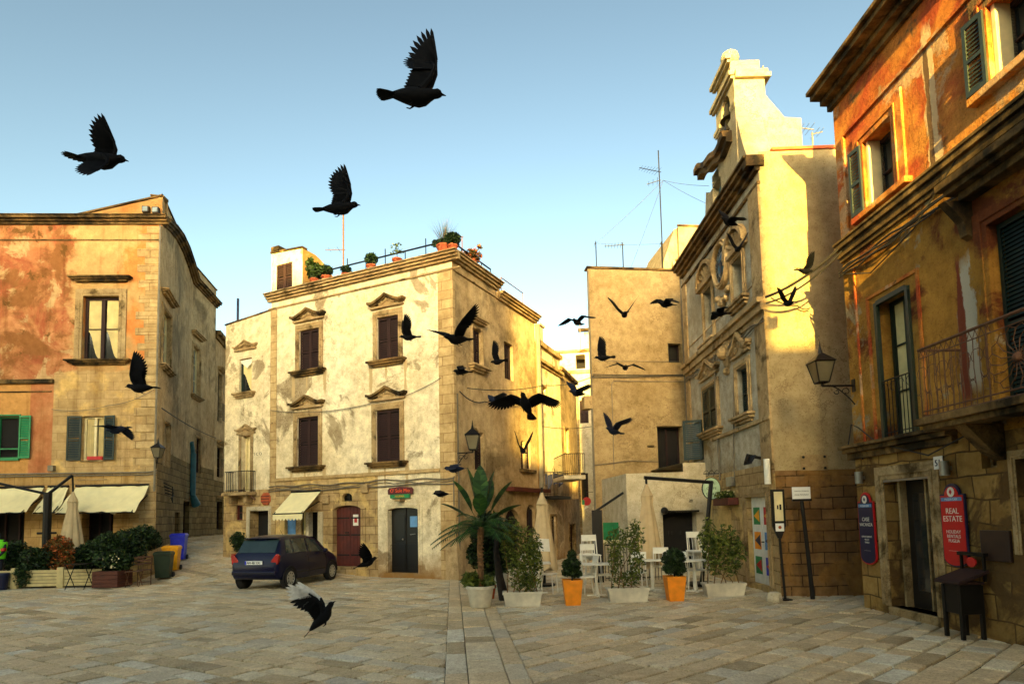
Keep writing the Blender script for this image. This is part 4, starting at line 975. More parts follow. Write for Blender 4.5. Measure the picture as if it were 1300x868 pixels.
# ---------------------------------------------------------------- D: houses along the street on the right of the cream house
def houses_street():
    s2_ = B2.uv(681, 520)[0]; F = from_point(B2, s2_+.12, 985)
    e = F.uv(711.5, 500)[0]; z0, z1 = F.uv(685, 434)[1], F.uv(711, 457)[1]; zt = (z0+z1)/2
    T = thing('yellow_street_house', F.P(0, 0), 'sunlit yellow house with rooftop chimney, next along the street after the cream corner house', 'house')
    hs = [F.rect(686.5, 690, 575, 618), F.rect(688, 693, 492, 512), F.rect(700, 706, 655, 712)]
    mb = MB(); wall(mb, F, 0, e, -.5, zt, [q+(.2,) for q in hs]); e2 = F.uv(733, 520)[0]
    b = Vector((-8, 3, 0)); mb.face([F.P(0, -.5), F.P(0, zt), F.P(0, zt)+b, F.P(0, -.5)+b]); obj('wall', mb, MT['plaster_b'], T)
    r = MB(); r.face([F.P(0, zt-.1), F.P(e, zt-.1), F.P(e, zt-.1)+b, F.P(0, zt-.1)+b]); r.face([F.P(e, -.5), F.P(e, zt), F.P(e, zt)+b, F.P(e, -.5)+b]); obj('roof', r, MT['roofing'], T)
    mb = MB(); corn_on(mb, F, -.02, e+.08, zt, ((-.1, .1, .12),)); corn_on(mb, F, -.02, e+.08, zt-.8, ((-.1, 0, .08), (0, .12, .18))); obj('cornice', mb, MT['trim'], T)
    s, z = F.uv(700, 430); mb = MB(); mb.box(F.P, s-.25, s+.25, zt-.1, zt+1.2, -.9, -.45); mb.box(F.P, s-.32, s+.32, zt+1.2, zt+1.3, -.97, -.38); obj('chimney', mb, MT['plaster_b'], T)
    for k, q in enumerate(hs): W = closed_shutters(F, T, q, .2, 'dark_wood', name='window' if k < 2 else 'door', leaves=1); surround(F, W, q, .1, .03)
    q = F.rect(690, 705, 600, 630); mb = MB()
    zb_ = q[2]; L = q[1]-q[0]
    railing(mb, lambda a, b: F.P(q[0]+a, zb_+b, .6), L, .95, 12); railing(mb, lambda a, b: F.P(q[0], zb_+b, .6-a), .6, .95, 4); mb.box(F.P, q[0]-.05, q[1]+.05, zb_-.12, zb_, 0, .65); obj('balcony', mb, MT['iron'], T)
    # third house: turned slightly, lit upper part, shaded lower part
    G = from_point(F, e+.02, 900); T = thing('plain_street_house', G.P(0, 0), 'plain yellow house with lit upper wall, third along the street behind the closed parasol', 'house')
    g = G.uv(733, 560)[0]; zt2 = G.uv(714, 470)[1]; hq = [G.rect(726-3, 731-1, 665, 712), G.rect(717, 721, 545, 575)]
    mb = MB(); wall(mb, G, 0, g, -.5, zt2, [q+(.25,) for q in hq]); b = Vector((-8, 2, 0)); mb.face([G.P(0, zt2), G.P(g, zt2), G.P(g, zt2)+b, G.P(0, zt2)+b]); mb.face([G.P(g, -.5), G.P(g, zt2), G.P(g, zt2)+b, G.P(g, -.5)+b]); obj('wall', mb, MT['plaster_b2'], T)
    for k, q in enumerate(hq): W = closed_shutters(G, T, q, .25, name='door' if k == 0 else 'window', leaves=1); surround(G, W, q, .12, .03)
    cornice(G, T, -.02, g+.05, zt2, ((-.1, .08, .12),))
    mb = MB(); mb.tube([G.P(g*.5, 2.6, .2), G.P(g*.5, 3.6, .2)], .16, 8); obj('wall_bracket', mb, MT['trim'], T)
    # pale house closing the view, with loggia and roof room
    D = Fac(728, 500, 37, (1, -.15)); T = thing('pale_terrace_house', D.P(0, 0), 'pale house with dark loggia opening, closing the end of the narrow street', 'house')
    a, b = D.uv(690, 450)[0], D.uv(775, 450)[0]; zt3 = D.uv(725, 446)[1]; lg = D.rect(731, 743, 446+4, 468); wn = D.rect(736, 747, 508, 537); wl = D.rect(738, 747, 600, 640)
    mb = MB(); wall(mb, D, a, b, -1, zt3, [lg+(1.2,), wn+(.2,), wl+(.3,)]); zz = D.uv(730, 472)[1]
    for s in (a, b): mb.face([D.P(s, -1), D.P(s, zt3), D.P(s, zt3, -6), D.P(s, -1, -6)])
    mb.face([D.P(a, zt3), D.P(b, zt3), D.P(b, zt3, -6), D.P(a, zt3, -6)]); obj('wall', mb, MT['white_wash'], T)
    cornice(D, T, a, b, zt3, ((-.08, .08, .15),), 'trim'); cornice(D, T, a, b, zz, ((-.1, .08, .12),), 'trim', 'string_course')
    mb = MB(); mb.face([D.P(lg[0], lg[2], -1.19), D.P(lg[1], lg[2], -1.19), D.P(lg[1], lg[3], -1.19), D.P(lg[0], lg[3], -1.19)]); obj('loggia', mb, MT['dark'], T)
    W = closed_shutters(D, T, wn, .2); casement(D, T, wl, .3, 'dark_wood', 1, .08, 1, 'dark', name='door')
    quoins(D, T, D.uv(735, 520)[0], -1, .2, D.uv(735, 500)[1], .6, .35, .3, .04)
    s0, s1 = D.uv(741, 440)[0], D.uv(760, 440)[0]; zr = D.uv(745, 421)[1]; mb = MB(); mb.box(D.P, s0, s1, zt3, zr, -2.5, -.1); obj('roof_room', mb, MT['white_wash'], T); cornice(D, T, s0-.3, s1, zr, ((0, .15, .3),))
    # balcony projecting from the left flank of the ochre building, over the street
    H = from_point(E1, 0, 700)   # flank of E going back
    return F
FD = houses_street()

# ---------------------------------------------------------------- E: plain ochre building and its lean-to
sER = E1.uv(873, 480)[0]
def house_ochre():
    T = thing('plain_ochre_building', E1.P(0, 0), 'plain flat-roofed ochre building with small black openings, between the street and the clock church', 'house')
    zt = E1.uv(800, 342.5)[1]; w1 = E1.rect(848.5, 865, 436, 460); w2 = E1.rect(835, 867, 541, 598)
    mb = MB(); sl = E1.uv(750.5, 500)[0]; wall(mb, E1, sl, sER+.4, -.5, zt, [w1+(.3,), w2+(.4,)])
    K_ = Vector((2.4, 9, 0))
    for s in (sl, sER+.4): mb.face([E1.P(s, -.5), E1.P(s, zt), E1.P(s, zt)+K_, E1.P(s, -.5)+K_])
    obj('wall', mb, MT['plaster_e'], T); r = MB(); r.face([E1.P(sl, zt-.04), E1.P(sER+.4, zt-.04), E1.P(sER+.4, zt-.04)+K_, E1.P(sl, zt-.04)+K_]); obj('roof', r, MT['roofing'], T)
    mb = MB(); mb.box(E1.P, sl-.03, sER+.1, zt, zt+.07, -.3, .06); obj('coping', mb, MT['trim_dark'], T)
    casement(E1, T, w1, .3, 'dark_wood', 1, .04, 0, 'dark'); W = casement(E1, T, w2, .4, 'dark_wood', 2, .05, 0, 'dark', name='balcony_door'); surround(E1, W, w2, .12, .012, 'plaster_e')
    # thin ledges and conduits
    mb = MB(); f = E1.P; z1 = E1.uv(800, 459)[1]; z2 = E1.uv(800, 478)[1]; z3 = E1.uv(800, 484)[1]
    mb.tube([f(sl, z2-.05, .05), f(2, z2, .05), f(sER, z2+.05, .06)], .02, 5); mb.tube([f(.7, 3.4, .04), f(.72, z3-.1, .04), f(.8, z3, .04), f(sER-.1, z3, .04)], .013, 5)
    mb.tube([f(sER-.1, 3.2, .05), f(sER-.12, zt-.1, .05)], .045, 6); z4 = E1.uv(780, 583)[1]; mb.tube([f(sl, z4-.2, .04), f(.75, z4-.12, .04), f(1.2, z4-.05, .04), f(2.3, z4-.1, .04)], .014, 5)
    mb.tube([f(.25, z1, .02), f(sER-.2, z1+.02, .02)], .01, 4); mb.tube([f(sl+.0, .2, .05), f(sl+.0, zt-.1, .05)], .04, 6)
    obj('conduits', mb, MT['cable_pale'], T)
    s, z = E1.uv(750, 510); mb = MB(); mb.box(f, sl-.28, sl+.02, z-.25, z+.2, -.3, .1); obj('meter_box', mb, MT['trim'], T, bevel=.01)
    s, z = E1.uv(825, 566); mb = MB(); mb.box(f, s-.1, s+.12, z-.03, z+.02, 0, .1); obj('small_shelf', mb, MT['trim_dark'], T)
    # little balcony over the street at its left corner
    q = E1.rect(727, 752, 571, 600); mb = MB(); f = lambda a, b, c: E1.P(a, b, -1.2+c)
    railing(mb, lambda a, b: f(q[0]+a, q[2]+b, 0), sl-q[0], q[3]-q[2], 10); railing(mb, lambda a, b: f(q[0], q[2]+b, -a), 2.0, q[3]-q[2], 12)
    obj('balcony_railing', mb, MT['iron'], T); mb = MB(); mb.box(f, q[0]-.05, sl, q[2]-.14, q[2], -2.0, .06); obj('balcony_slab', mb, MT['white_wash'], T)
    # lean-to at ground level
    K = Fac(900, 640, 18.9, (.99, .10)); S = thing('whitewashed_lean_to', K.P(-2, 0), 'low whitewashed lean-to with black doorway in front of the ochre building', 'lean-to')
    a, m1, b = K.uv(796, 640)[0], K.uv(868, 620)[0], K.uv(906, 620)[0]; dq = K.rect(842.5, 885.5, 650, 722); zA, zB, zC = K.uv(800, 601)[1], K.uv(865, 598)[1], K.uv(890, 587)[1]
    mb = MB(); wall(mb, K, a, b, -.5, [(a, zA), (m1, zA+.03), (m1+.01, zC), (b, zC)], [dq+(.35,)])
    for s, z in ((a, zA), (b, zC)): mb.face([K.P(s, -.5), K.P(s, z), K.P(s, z, -4), K.P(s, -.5, -4)])
    mb.face([K.P(a, zA), K.P(m1, zA), K.P(m1, zA, -4), K.P(a, zA, -4)]); mb.face([K.P(m1, zC), K.P(b, zC), K.P(b, zC, -4), K.P(m1, zC, -4)])
    c = a-.85
    obj('wall', mb, MT['white_wash'], S)
    mb = MB(); mb.tube([K.P(c-.05, 1.95, -.3), K.P(a-.02, zA-.55, -.3)], .04, 6); obj('handrail', mb, MT['iron'], S)
    W = casement(K, S, dq, .35, None, pane='dark', name='doorway'); mb = MB()
    s0, s1, z0, z1 = dq; mb.box(K.P, s0-.02, s1+.05, z1, z1+.06, .0, .12)
    for t in (.25, .33, .6): mb.box(K.P, s0+(s1-s0)*t, s0+(s1-s0)*t+.05, z0+1.0, z1-.55, -.3, -.28)
    mb.m = 0; D = obj('door_bars', mb, MT['iron'], W)
    s, z = K.uv(841, 648); mb = MB(); mb.ball(K.P(s, z, .18), .11); mb.tube([K.P(s, z-.1, .0), K.P(s, z-.1, .18), K.P(s, z, .18)], .02); obj('wall_lamp', mb, MT['iron'], S)
    text_mesh('house_number', '29', .12, lambda a, b, c: K.P(K.uv(877, 637)[0]+a, K.uv(877, 637)[1]+b, .006+c), 'iron', S)
    # block behind, above its roof
    Q = Fac(865, 310, 27.5, (1, .1)); B = thing('rooftop_block', Q.P(0, 5), 'plain stone rooftop block behind the ochre building, left of the bell tower', 'house')
    a, c, d = Q.uv(854, 320)[0], Q.uv(866, 310)[0], Q.uv(905, 310)[0]; z0, z1 = Q.uv(880, 288)[1], 5
    mb = MB(); mb.box(Q.P, a, d, -.5, z0-1.6, -5, -.02); mb.box(Q.P, a+.3, d, z0-1.6, z0, -5, 0); mb.prism(Q.P, [(a-.9, z0-3), (a+.3, z0-3), (a+.3, z0-.02), (a+.2, z0-.02)], -4, -.2)
    obj('wall', mb, MT['block_grey'], B); cornice(Q, B, a+.25, d, z0, ((0, .08, .06),)); cornice(Q, B, a+.1, d, z0-1.6, ((0, .08, .06),), name='ledge')
house_ochre()
# ---------------------------------------------------------------- F: clock church with bell gable
sFL = F1.uv(872, 480)[0]      # far end of the facade (negative)
def church():
    T = thing('clock_church', F1.P(0, 0), 'tall pale church with a blue clock, shuttered windows and a white bell gable', 'church')
    zt = F1.uv(967, 192)[1]-.15; zm = F1.uv(930, 418)[1]; zl = F1.uv(945, 543)[1]; zg = F1.uv(960, 592)[1]
    wU1 = F1.rect(895, 906, 365, 434); wU2 = F1.rect(931, 944.5, 327, 384); wL1 = F1.rect(894.5, 912.5, 490, 546); wL2 = F1.rect(937, 951.5, 464, 527)
    wL0 = F1.rect(879, 893, 535, 585); dr = F1.rect(950, 976, 630, 741)
    mb = MB(); wall(mb, F1, sFL, 0, -.5, zt, [wU1+(.3,), wU2+(.3,), wL1+(.25,), wL2+(.25,), wL0+(.3,), dr+(.18,)], bands=((zg, 1), (99, 0)))
    obj('wall', mb, [MT['plaster_f'], MT['blocks_b']], T)
    # flank facing the camera
    zs = F2.uv(1040, 596)[1]; zt2 = F2.uv(1030, 190)[1]; mb = MB(); wall(mb, F2, 0, 7, -.5, zt2, [], bands=((zs, 1), (99, 0)))
    W_ = 7; D_ = -sFL
    A, B, C, D = F2.P(0, 0), F2.P(W_, 0), F2.P(W_, 0)+Vector((0, D_, 0)), F1.P(sFL, 0)
    mb.m = 0
    for p, q in ((B, C), (C, D)): mb.face([p+Vector((0, 0, -.5)), q+Vector((0, 0, -.5)), q+Vector((0, 0, zt)), p+Vector((0, 0, zt))])
    obj('flank_wall', mb, [MT['plaster_f2'], MT['blocks_f']], T)
    r = MB(); poly_roof(r, [A, B, C, D], zt-.12); obj('roof', r, MT['roofing'], T)
    mb = MB(); mb.box(F2.P, .3, 7, zt2-.001, zt2+.07, -.3, .05); obj('tile_edge', mb, MT['terracotta'], T, bevel=.01)
    st = ((-.5, -.42, .06), (-.18, -.08, .1), (-.08, .02, .2), (.02, .12, .3), (.12, .18, .36))
    mb = MB(); corn_on(mb, F1, sFL, .02, zt, st); mb.box(F2.P, -.3, .12, zt-.08, zt+.18, -.2, .06); obj('cornice', mb, MT['trim_dark'], T, bevel=.012)
    mb = MB(); corn_on(mb, F1, sFL, .0, zm, ((-.32, -.2, .05), (-.2, -.02, .12), (-.02, .1, .2))); corn_on(mb, F1, wL1[1]-.6, 0, zl, ((-.04, .05, .08),)); mb.box(F1.P, sFL, 0, wL0[3]+.0-.02+2.5, wL0[3]+2.52, 0, .02)
    obj('string_course', mb, MT['trim'], T, bevel=.01)
    mb = MB(); mb.box(F1.P, -.62, -.001, zg, zt-.5, 0, .05); mb.box(F1.P, sFL, sFL+.4, zg, zt-.5, 0, .05); obj('pilasters', mb, MT['trim'], T)
    def shell(par, R, z, rise=.5):
        s0, s1 = R[:2]; c, hw = (s0+s1)/2, (s1-s0)/2+.25; mb = MB(); N = 18
        P = [(c+hw*math.cos(math.pi*(1-i/N)), z+rise*math.sin(math.pi*i/N)) for i in range(N+1)]
        mb.strip(F1.P, [(c+(a-c)*1.18, z+(b-z)*1.22) for a, b in P], P, 0, .16)
        for k in range(7):
            t = math.pi*(k+.5)/7; mb.tube([F1.P(c, z+.05, .03), F1.P(c-hw*.85*math.cos(t), z+rise*.85*math.sin(t), .06)], [.03, .07], 5)
        mb.box(F1.P, c-hw*1.2, c+hw*1.2, z-.1, z, 0, .14); return obj('shell_pediment', mb, MT['trim'], par)
    for q, m_ in ((wU1, 'dark_green'), (wU2, 'dark_green')):
        W = casement(F1, T, q, .3, m_, 2, .08, 3, 'dark'); surround(F1, W, q, .16, .05); shell(W, q, q[3]+.22); sill(F1, W, q, .3, .14, .2, 'trim')
    W = closed_shutters(F1, T, wL1, .05, 'dark_green'); surround(F1, W, wL1, .14, .05); ogee_head(F1, W, wL1, .3, wL1[3]+.4, .35, .08, .16, 'trim'); sill(F1, W, wL1, .3, .14, .2, 'trim')
    W = closed_shutters(F1, T, wL2, .22, 'dark_green'); surround(F1, W, wL2, .16, .05); ogee_head(F1, W, wL2, .3, wL2[3]+.4, .4, .08, .16, 'trim'); sill(F1, W, wL2, .3, .14, .2, 'trim')
    W = casement(F1, T, wL0, .3, 'dark_green', 1, .06, 0, 'dark'); open_leaf(F1, W, wL0[1], wL0[2], wL0[3], .55, 60, 'dark_green', -1)
    s, z = F1.uv(924, 448); mb = MB(); mb.lathe(lambda a, b, c: F1.P(s+a*.6, z+b, c), [(.01, .09), (.3, .1), (.42, .06), (.46, 0)], 20); mb.ball(F1.P(s, z, .1), .2, 10, 6); mb.ball(F1.P(s, z+.5, .06), .12); mb.ball(F1.P(s, z-.5, .06), .1); obj('carved_medallion', mb, MT['trim'], T)
    # clock
    s0, s1 = F1.uv(908.5, 336)[0], F1.uv(929, 336)[0]; c = (s0+s1)/2; zc = F1.uv(918, 336)[1]; r = min((s1-s0)/2, .95)
    fr = lambda a, b, o: F1.P(c+a, zc+b, o)
    mb = MB(); mb.lathe(fr, [(r*.8, .02), (r*.8, .12), (r*.86, .16), (r*.93, .12), (r, .14), (r*1.05, .05), (r*1.06, 0)], 40); K = obj('clock', mb, MT['trim'], T, True)
    mb = MB(); mb.lathe(fr, [(.001, .045), (r*.8, .045)], 40); obj('clock_face', mb, simple('pale_clock_enamel', h((176, 186, 180)), .4), K)
    mb = MB(); mb.lathe(fr, [(.001, .05), (r*.45, .05)], 32); obj('clock_centre', mb, simple('blue_clock_enamel', h((50, 120, 150)), .4), K)
    nums = ['XII', 'I', 'II', 'III', 'IIII', 'V', 'VI', 'VII', 'VIII', 'IX', 'X', 'XI']
    for k, s_ in enumerate(nums):
        a = R(90-30*k); ca, sa = math.cos(a-math.pi/2), math.sin(a-math.pi/2)
        f = lambda x, y, o, a=a, ca=ca, sa=sa: fr(math.cos(a)*r*.53+x*ca-y*sa, math.sin(a)*r*.53+x*sa+y*ca, .05+o)
        text_mesh('hour_numeral', s_, r*.3, f, 'iron', K, sx=.8)
    for ang, L, w_ in ((-90, r*.55, .05), (158, r*.66, .04)):
        mb = MB(); a = R(ang); f = lambda x, y, o: fr(x*math.cos(a)-y*math.sin(a), x*math.sin(a)+y*math.cos(a), o); mb.prism(f, [(-.1, -w_), (L*.7, -w_*.7), (L*.75, -w_*1.8), (L, 0), (L*.75, w_*1.8), (L*.7, w_*.7), (-.1, w_)], .07, .085); mb.box(f, -.04, .04, -.04, .04, .05, .09); obj('clock_hand', mb, MT['iron'], K)
    mb = MB()
    for k in range(9):
        t = -1+k/4; mb.ball(F1.P(c+.45*t, zc-r*1.3-.25*(1-t*t)+.08*(k % 2), .05), .09)
    obj('clock_relief', mb, MT['trim'], K)
    # painted door with coloured panes
    s0, s1, z0, z1 = dr; mb = MB(); fr = lambda a, b, c: F1.P(a, b, -.12+c); c = (s0+s1)/2
    mb.box(fr, s0, c-.01, z0, z1, -.04, 0); mb.box(fr, c+.01, s1, z0, z1, -.04, 0); D = obj('door', mb, MT['white'], T, bevel=.006)
    cols = [('green', 'red'), ('orange', 'blue_paint'), ('green', 'blue_bin')]; H = z1-z0
    for k in range(3):
        for j in range(2):
            a = (s0 if j == 0 else c)+.12; b = a+(s1-s0)/2-.24; zz = z1-.25-(H-.3)/3*k
            mb = MB(); mb.box(fr, a, b, zz-H*.2, zz, .001, .006); P_ = obj('pane', mb, MT[cols[k][j]], D)
            mb = MB(); mb.prism(fr, [(a+.03, zz-H*.1), (b-.02, zz-H*.17), (b-.04, zz-H*.03)], .007, .01); obj('coloured_patch', mb, MT[['yellow_bin', 'navy', 'red'][k]], P_)
    mb = MB(); mb.tube([fr(c+.06, z0+1.0, .0), fr(c+.06, z0+1.0, .06), fr(c+.16, z0+1.0, .06)], .014); obj('handle', mb, MT['iron'], D)
    surround(F1, D, dr, .2, .04, 'trim')
    # white tube lamp and drain at the corner
    s, z = F1.uv(981, 598); mb = MB(); mb.tube([F1.P(-.12, z-.28, .12), F1.P(-.12, z+.28, .12)], .07, 10); obj('white_tube', mb, MT['white'], T, True)
    mb = MB(); mb.tube([F1.P(-2.1, z+2.8, .05), F1.P(-2.4, z+.6, .05), F1.P(-2.3, z-.1, .1)], .02, 5); mb.tube([F1.P(-3.6, zm-.3, .05), F1.P(-3.6, z, .05)], .03, 6); mb.tube([F1.P(sFL+i*(-sFL)/20, zm-.38+.05*math.sin(i*1.9), .06) for i in range(21)], .025, 5); mb.tube([F1.P(sFL+i*(-sFL)/20, zm-.46+.04*math.sin(i*1.1), .06) for i in range(21)], .02, 5)
    obj('conduits', mb, MT['cable_pale'], T)
    # ---- bell gable: a thick white wall rising over the facade
    sA = F1.uv(934, 150)[0]; sB = F1.uv(896, 260)[0]; sL = F1.uv(926, 240)[0]
    zb = zt+.1; fr = F1.P; th = .75
    zped = F1.uv(930, 168)[1]; zpl = F1.uv(893, 213)[1]; ztop = F2d(931, 66, sA)
    c = (sA+sB)/2; hw = (sA-sB)/2
    sM = F1.uv(909, 150)[0]; c2 = (sA+sM)/2; hw2 = (sA-sM)/2
    zq = zped-.55; zst = zq; ze = F1.uv(921, 97)[1]+.18; ze = min(ze, ztop-.62)
    mb = MB(); win = (F1.uv(904.5, 240)[0], F1.uv(915.5, 240)[0], F1.uv(910, 272)[1], F1.uv(910, 214)[1], .2)
    wall(mb, F1, sB, sA, zb, zq, [win]); arch_fill(mb, F1, win[0], win[1], win[3]-.3, win[3], .2)
    op = (F1.uv(914.5, 130)[0], F1.uv(926.5, 130)[0], max(zst+.1, F1.uv(921, 163)[1]), ze-.12, th)
    wall(mb, F1, c2-hw2, sA, zst, ze, [op]); arch_fill(mb, F1, op[0], op[1], op[3]-.45, op[3], th)
    hw3 = hw2*.74; c3 = c2-.02; op3 = (c3-hw3*.55, c3+hw3*.4, ze+.2, ztop-.35, th)
    wall(mb, F1, c3-hw3, c3+hw3, ze, ztop-.08, [op3]); arch_fill(mb, F1, op3[0], op3[1], op3[3]-.3, op3[3], th)
    for (a_, b_, za, zbb, o_) in ((sB, sA, zb, zq, None), (c2-hw2, sA, zst, ze, op), (c3-hw3, c3+hw3, ze, ztop-.08, op3)):
        for s_ in (a_, b_): mb.face([fr(s_, za, 0), fr(s_, zbb, 0), fr(s_, zbb, -th), fr(s_, za, -th)])
        mb.face([fr(a_, zbb, 0), fr(b_, zbb, 0), fr(b_, zbb, -th), fr(a_, zbb, -th)])
        bk = (lambda s, z, o=0: fr(s, z, -th))
        if o_:
            mb.face([bk(a_, za), bk(o_[0], za), bk(o_[0], zbb), bk(a_, zbb)]); mb.face([bk(o_[1], za), bk(b_, za), bk(b_, zbb), bk(o_[1], zbb)]); mb.face([bk(o_[0], za), bk(o_[1], za), bk(o_[1], o_[2]), bk(o_[0], o_[2])]); mb.face([bk(o_[0], o_[3]), bk(o_[1], o_[3]), bk(o_[1], zbb), bk(o_[0], zbb)])
        else: mb.face([bk(a_, za), bk(b_, za), bk(b_, zbb), bk(a_, zbb)])
    Gb = obj('bell_gable', mb, MT['gable_white'], T)
    casement(F1, Gb, win[:4], .2, None, pane='teal', name='gable_window')
    # thick stepped buttress carrying the gable, running back over the roof
    P = lambda u, v: F2p(u, v, sA)
    xs = [P(u, v) for u, v in ((953, 84), (954, 100), (955, 119), (962, 121), (996, 149), (1017, 150), (1019, 191))]
    xs = [(max(th+.02, a), b) for a, b in xs]
    poly = [(th+.002, zt-.2), (th+.002, xs[0][1])]+xs+[(xs[-1][0], zt-.2)]
    mb = MB(); f = lambda a, b, cc: F1.P(sA, b, -a)-F1.d*cc
    mb.prism(f, poly, .0, .75)
    obj('gable_buttress', mb, MT['gable_white'], T)
    mb = MB(); z = xs[0][1]; mb.box(f, .02, xs[0][0]+.14, z-.34, z-.22, -.1, .8); mb.box(f, .04, xs[0][0]+.09, z-.219, z-.1, -.05, .78); obj('buttress_moulding', mb, MT['gable_white'], T, bevel=.01)
    for a_, b_, z, p_ in ((c2-hw2-.14, sA+.06, ze, .14), (c3-hw3-.14, c3+hw3+.12, ztop-.08, .16), (c2-hw2-.08, op[0], zst+(ze-zst)*.62, .07), (op[1], sA+.03, zst+(ze-zst)*.62, .03)):
        mb = MB(); mb.box(fr, a_, b_, z-.02, z+.09, .001, p_); mb.box(fr, a_+.04, b_-.04, z-.09, z-.021, .001, p_*.6); obj('gable_moulding', mb, MT['gable_white'], Gb, bevel=.01)
    N = 24; up = []
    for i in range(N+1):
        t = i/N; s_ = sB-.3+(sA+.05-sB+.3)*t; s_ = sB-.2+(sA-.3-sB+.2)*t; up.append((s_, zpl+(zped-zpl)*(smooth(t, .05, .75)*.92+.08*math.sin(t*3))+.05*math.sin(t*14)))
    mb = MB(); mb.strip(fr, up, [(a, b-.16) for a, b in up], -.05, .26); mb.strip(fr, [(a+.0, b-.161) for a, b in up], [(a, b-.3) for a, b in up], -.05, .15); obj('broken_pediment', mb, MT['trim_dark'], Gb)
    mb = MB(); mb.lathe(lambda a, b, z: F1.P(c3+a, ztop+.0+z, -.2+b), [(.24, 0), (.24, .1), (.12, .14), (.12, .18), (.2, .24), (.24, .36), (.2, .48), (.1, .56), (.01, .58)], 14); obj('ball_finial', mb, MT['gable_white'], Gb, True)
    for s0_, s1_, z0_, hh in ((sA, sA+1.15, zb, 1.75), (sB, sB-.6, zb, 1.2)):
        mb = MB(); N = 12; up = [(s0_+(s1_-s0_)*(i/N), z0_+hh*(1-(i/N))**2.2+.05) for i in range(N+1)]; up = up if s1_ > s0_ else up[::-1]; mb.strip(fr, up, [(a, z0_) for a, b in up], -th+.1, -.02); obj('gable_sweep', mb, MT['gable_white'], Gb)
    def bell(z, r):
        b = thing('bronze_bell', F1.P(c2, z, -th/2), '', 'bell', 'bells in the white bell gable')
        mb = MB(); f = lambda a, bb, cc: F1.P((op[0]+op[1])/2+a, z+cc, -.16+bb)
        mb.lathe(f, [(.001, 0), (r*.35, -.02*r), (r*.55, -.3*r), (r*.62, -1.0*r), (r*.8, -1.4*r), (r, -1.6*r), (r*.9, -1.62*r)], 18); obj('bell_body', mb, MT['bronze'], b, True)
        mb = MB(); mb.tube([f(0, 0, 0), f(0, 0, .18)], .03); mb.tube([f(-hw2*.48, 0, .18), f(hw2*.48, 0, .18)], .035); obj('headstock', mb, MT['iron'], b)
        mb = MB(); mb.tube([f(0, 0, -.4*r), f(0, 0, -1.6*r)], .015); mb.ball(f(0, 0, -1.65*r), .05); obj('clapper', mb, MT['iron'], b); return b
    bell(op[3]-.15, .3)['label'] = 'upper bronze bell hanging in the white bell gable'
    bell((op[2]+op[3])/2-.1, .32)['label'] = 'lower bronze bell hanging in the white bell gable'
    # plaque
    q = F2.rect(1016, 1050, 577, 597); mb = MB(); mb.box(F2.P, *q, 0, .03); Q = obj('stone_plaque', mb, MT['plaster_e'], T, bevel=.006); mb = MB()
    for a in (q[0]+.06, q[1]-.06):
        for b in (q[2]+.05, q[3]-.05): mb.ball(F2.P(a, b, .03), .03)
    obj('plaque_stud', mb, MT['iron'], Q)
def F2p(u, v, s):
    """point (x into the building, z) on the plane square to the facade at s"""
    d = ray(u, v); o = F1.P(s, 0); t = (o-Vector((0, 0, EYE))).dot(F1.d)/d.dot(F1.d); p = Vector((0, 0, EYE))+d*t
    return -(p-o).dot(F1.n), p.z
def F2d(u, v, s): return F2p(u, v, s)[1]
church()

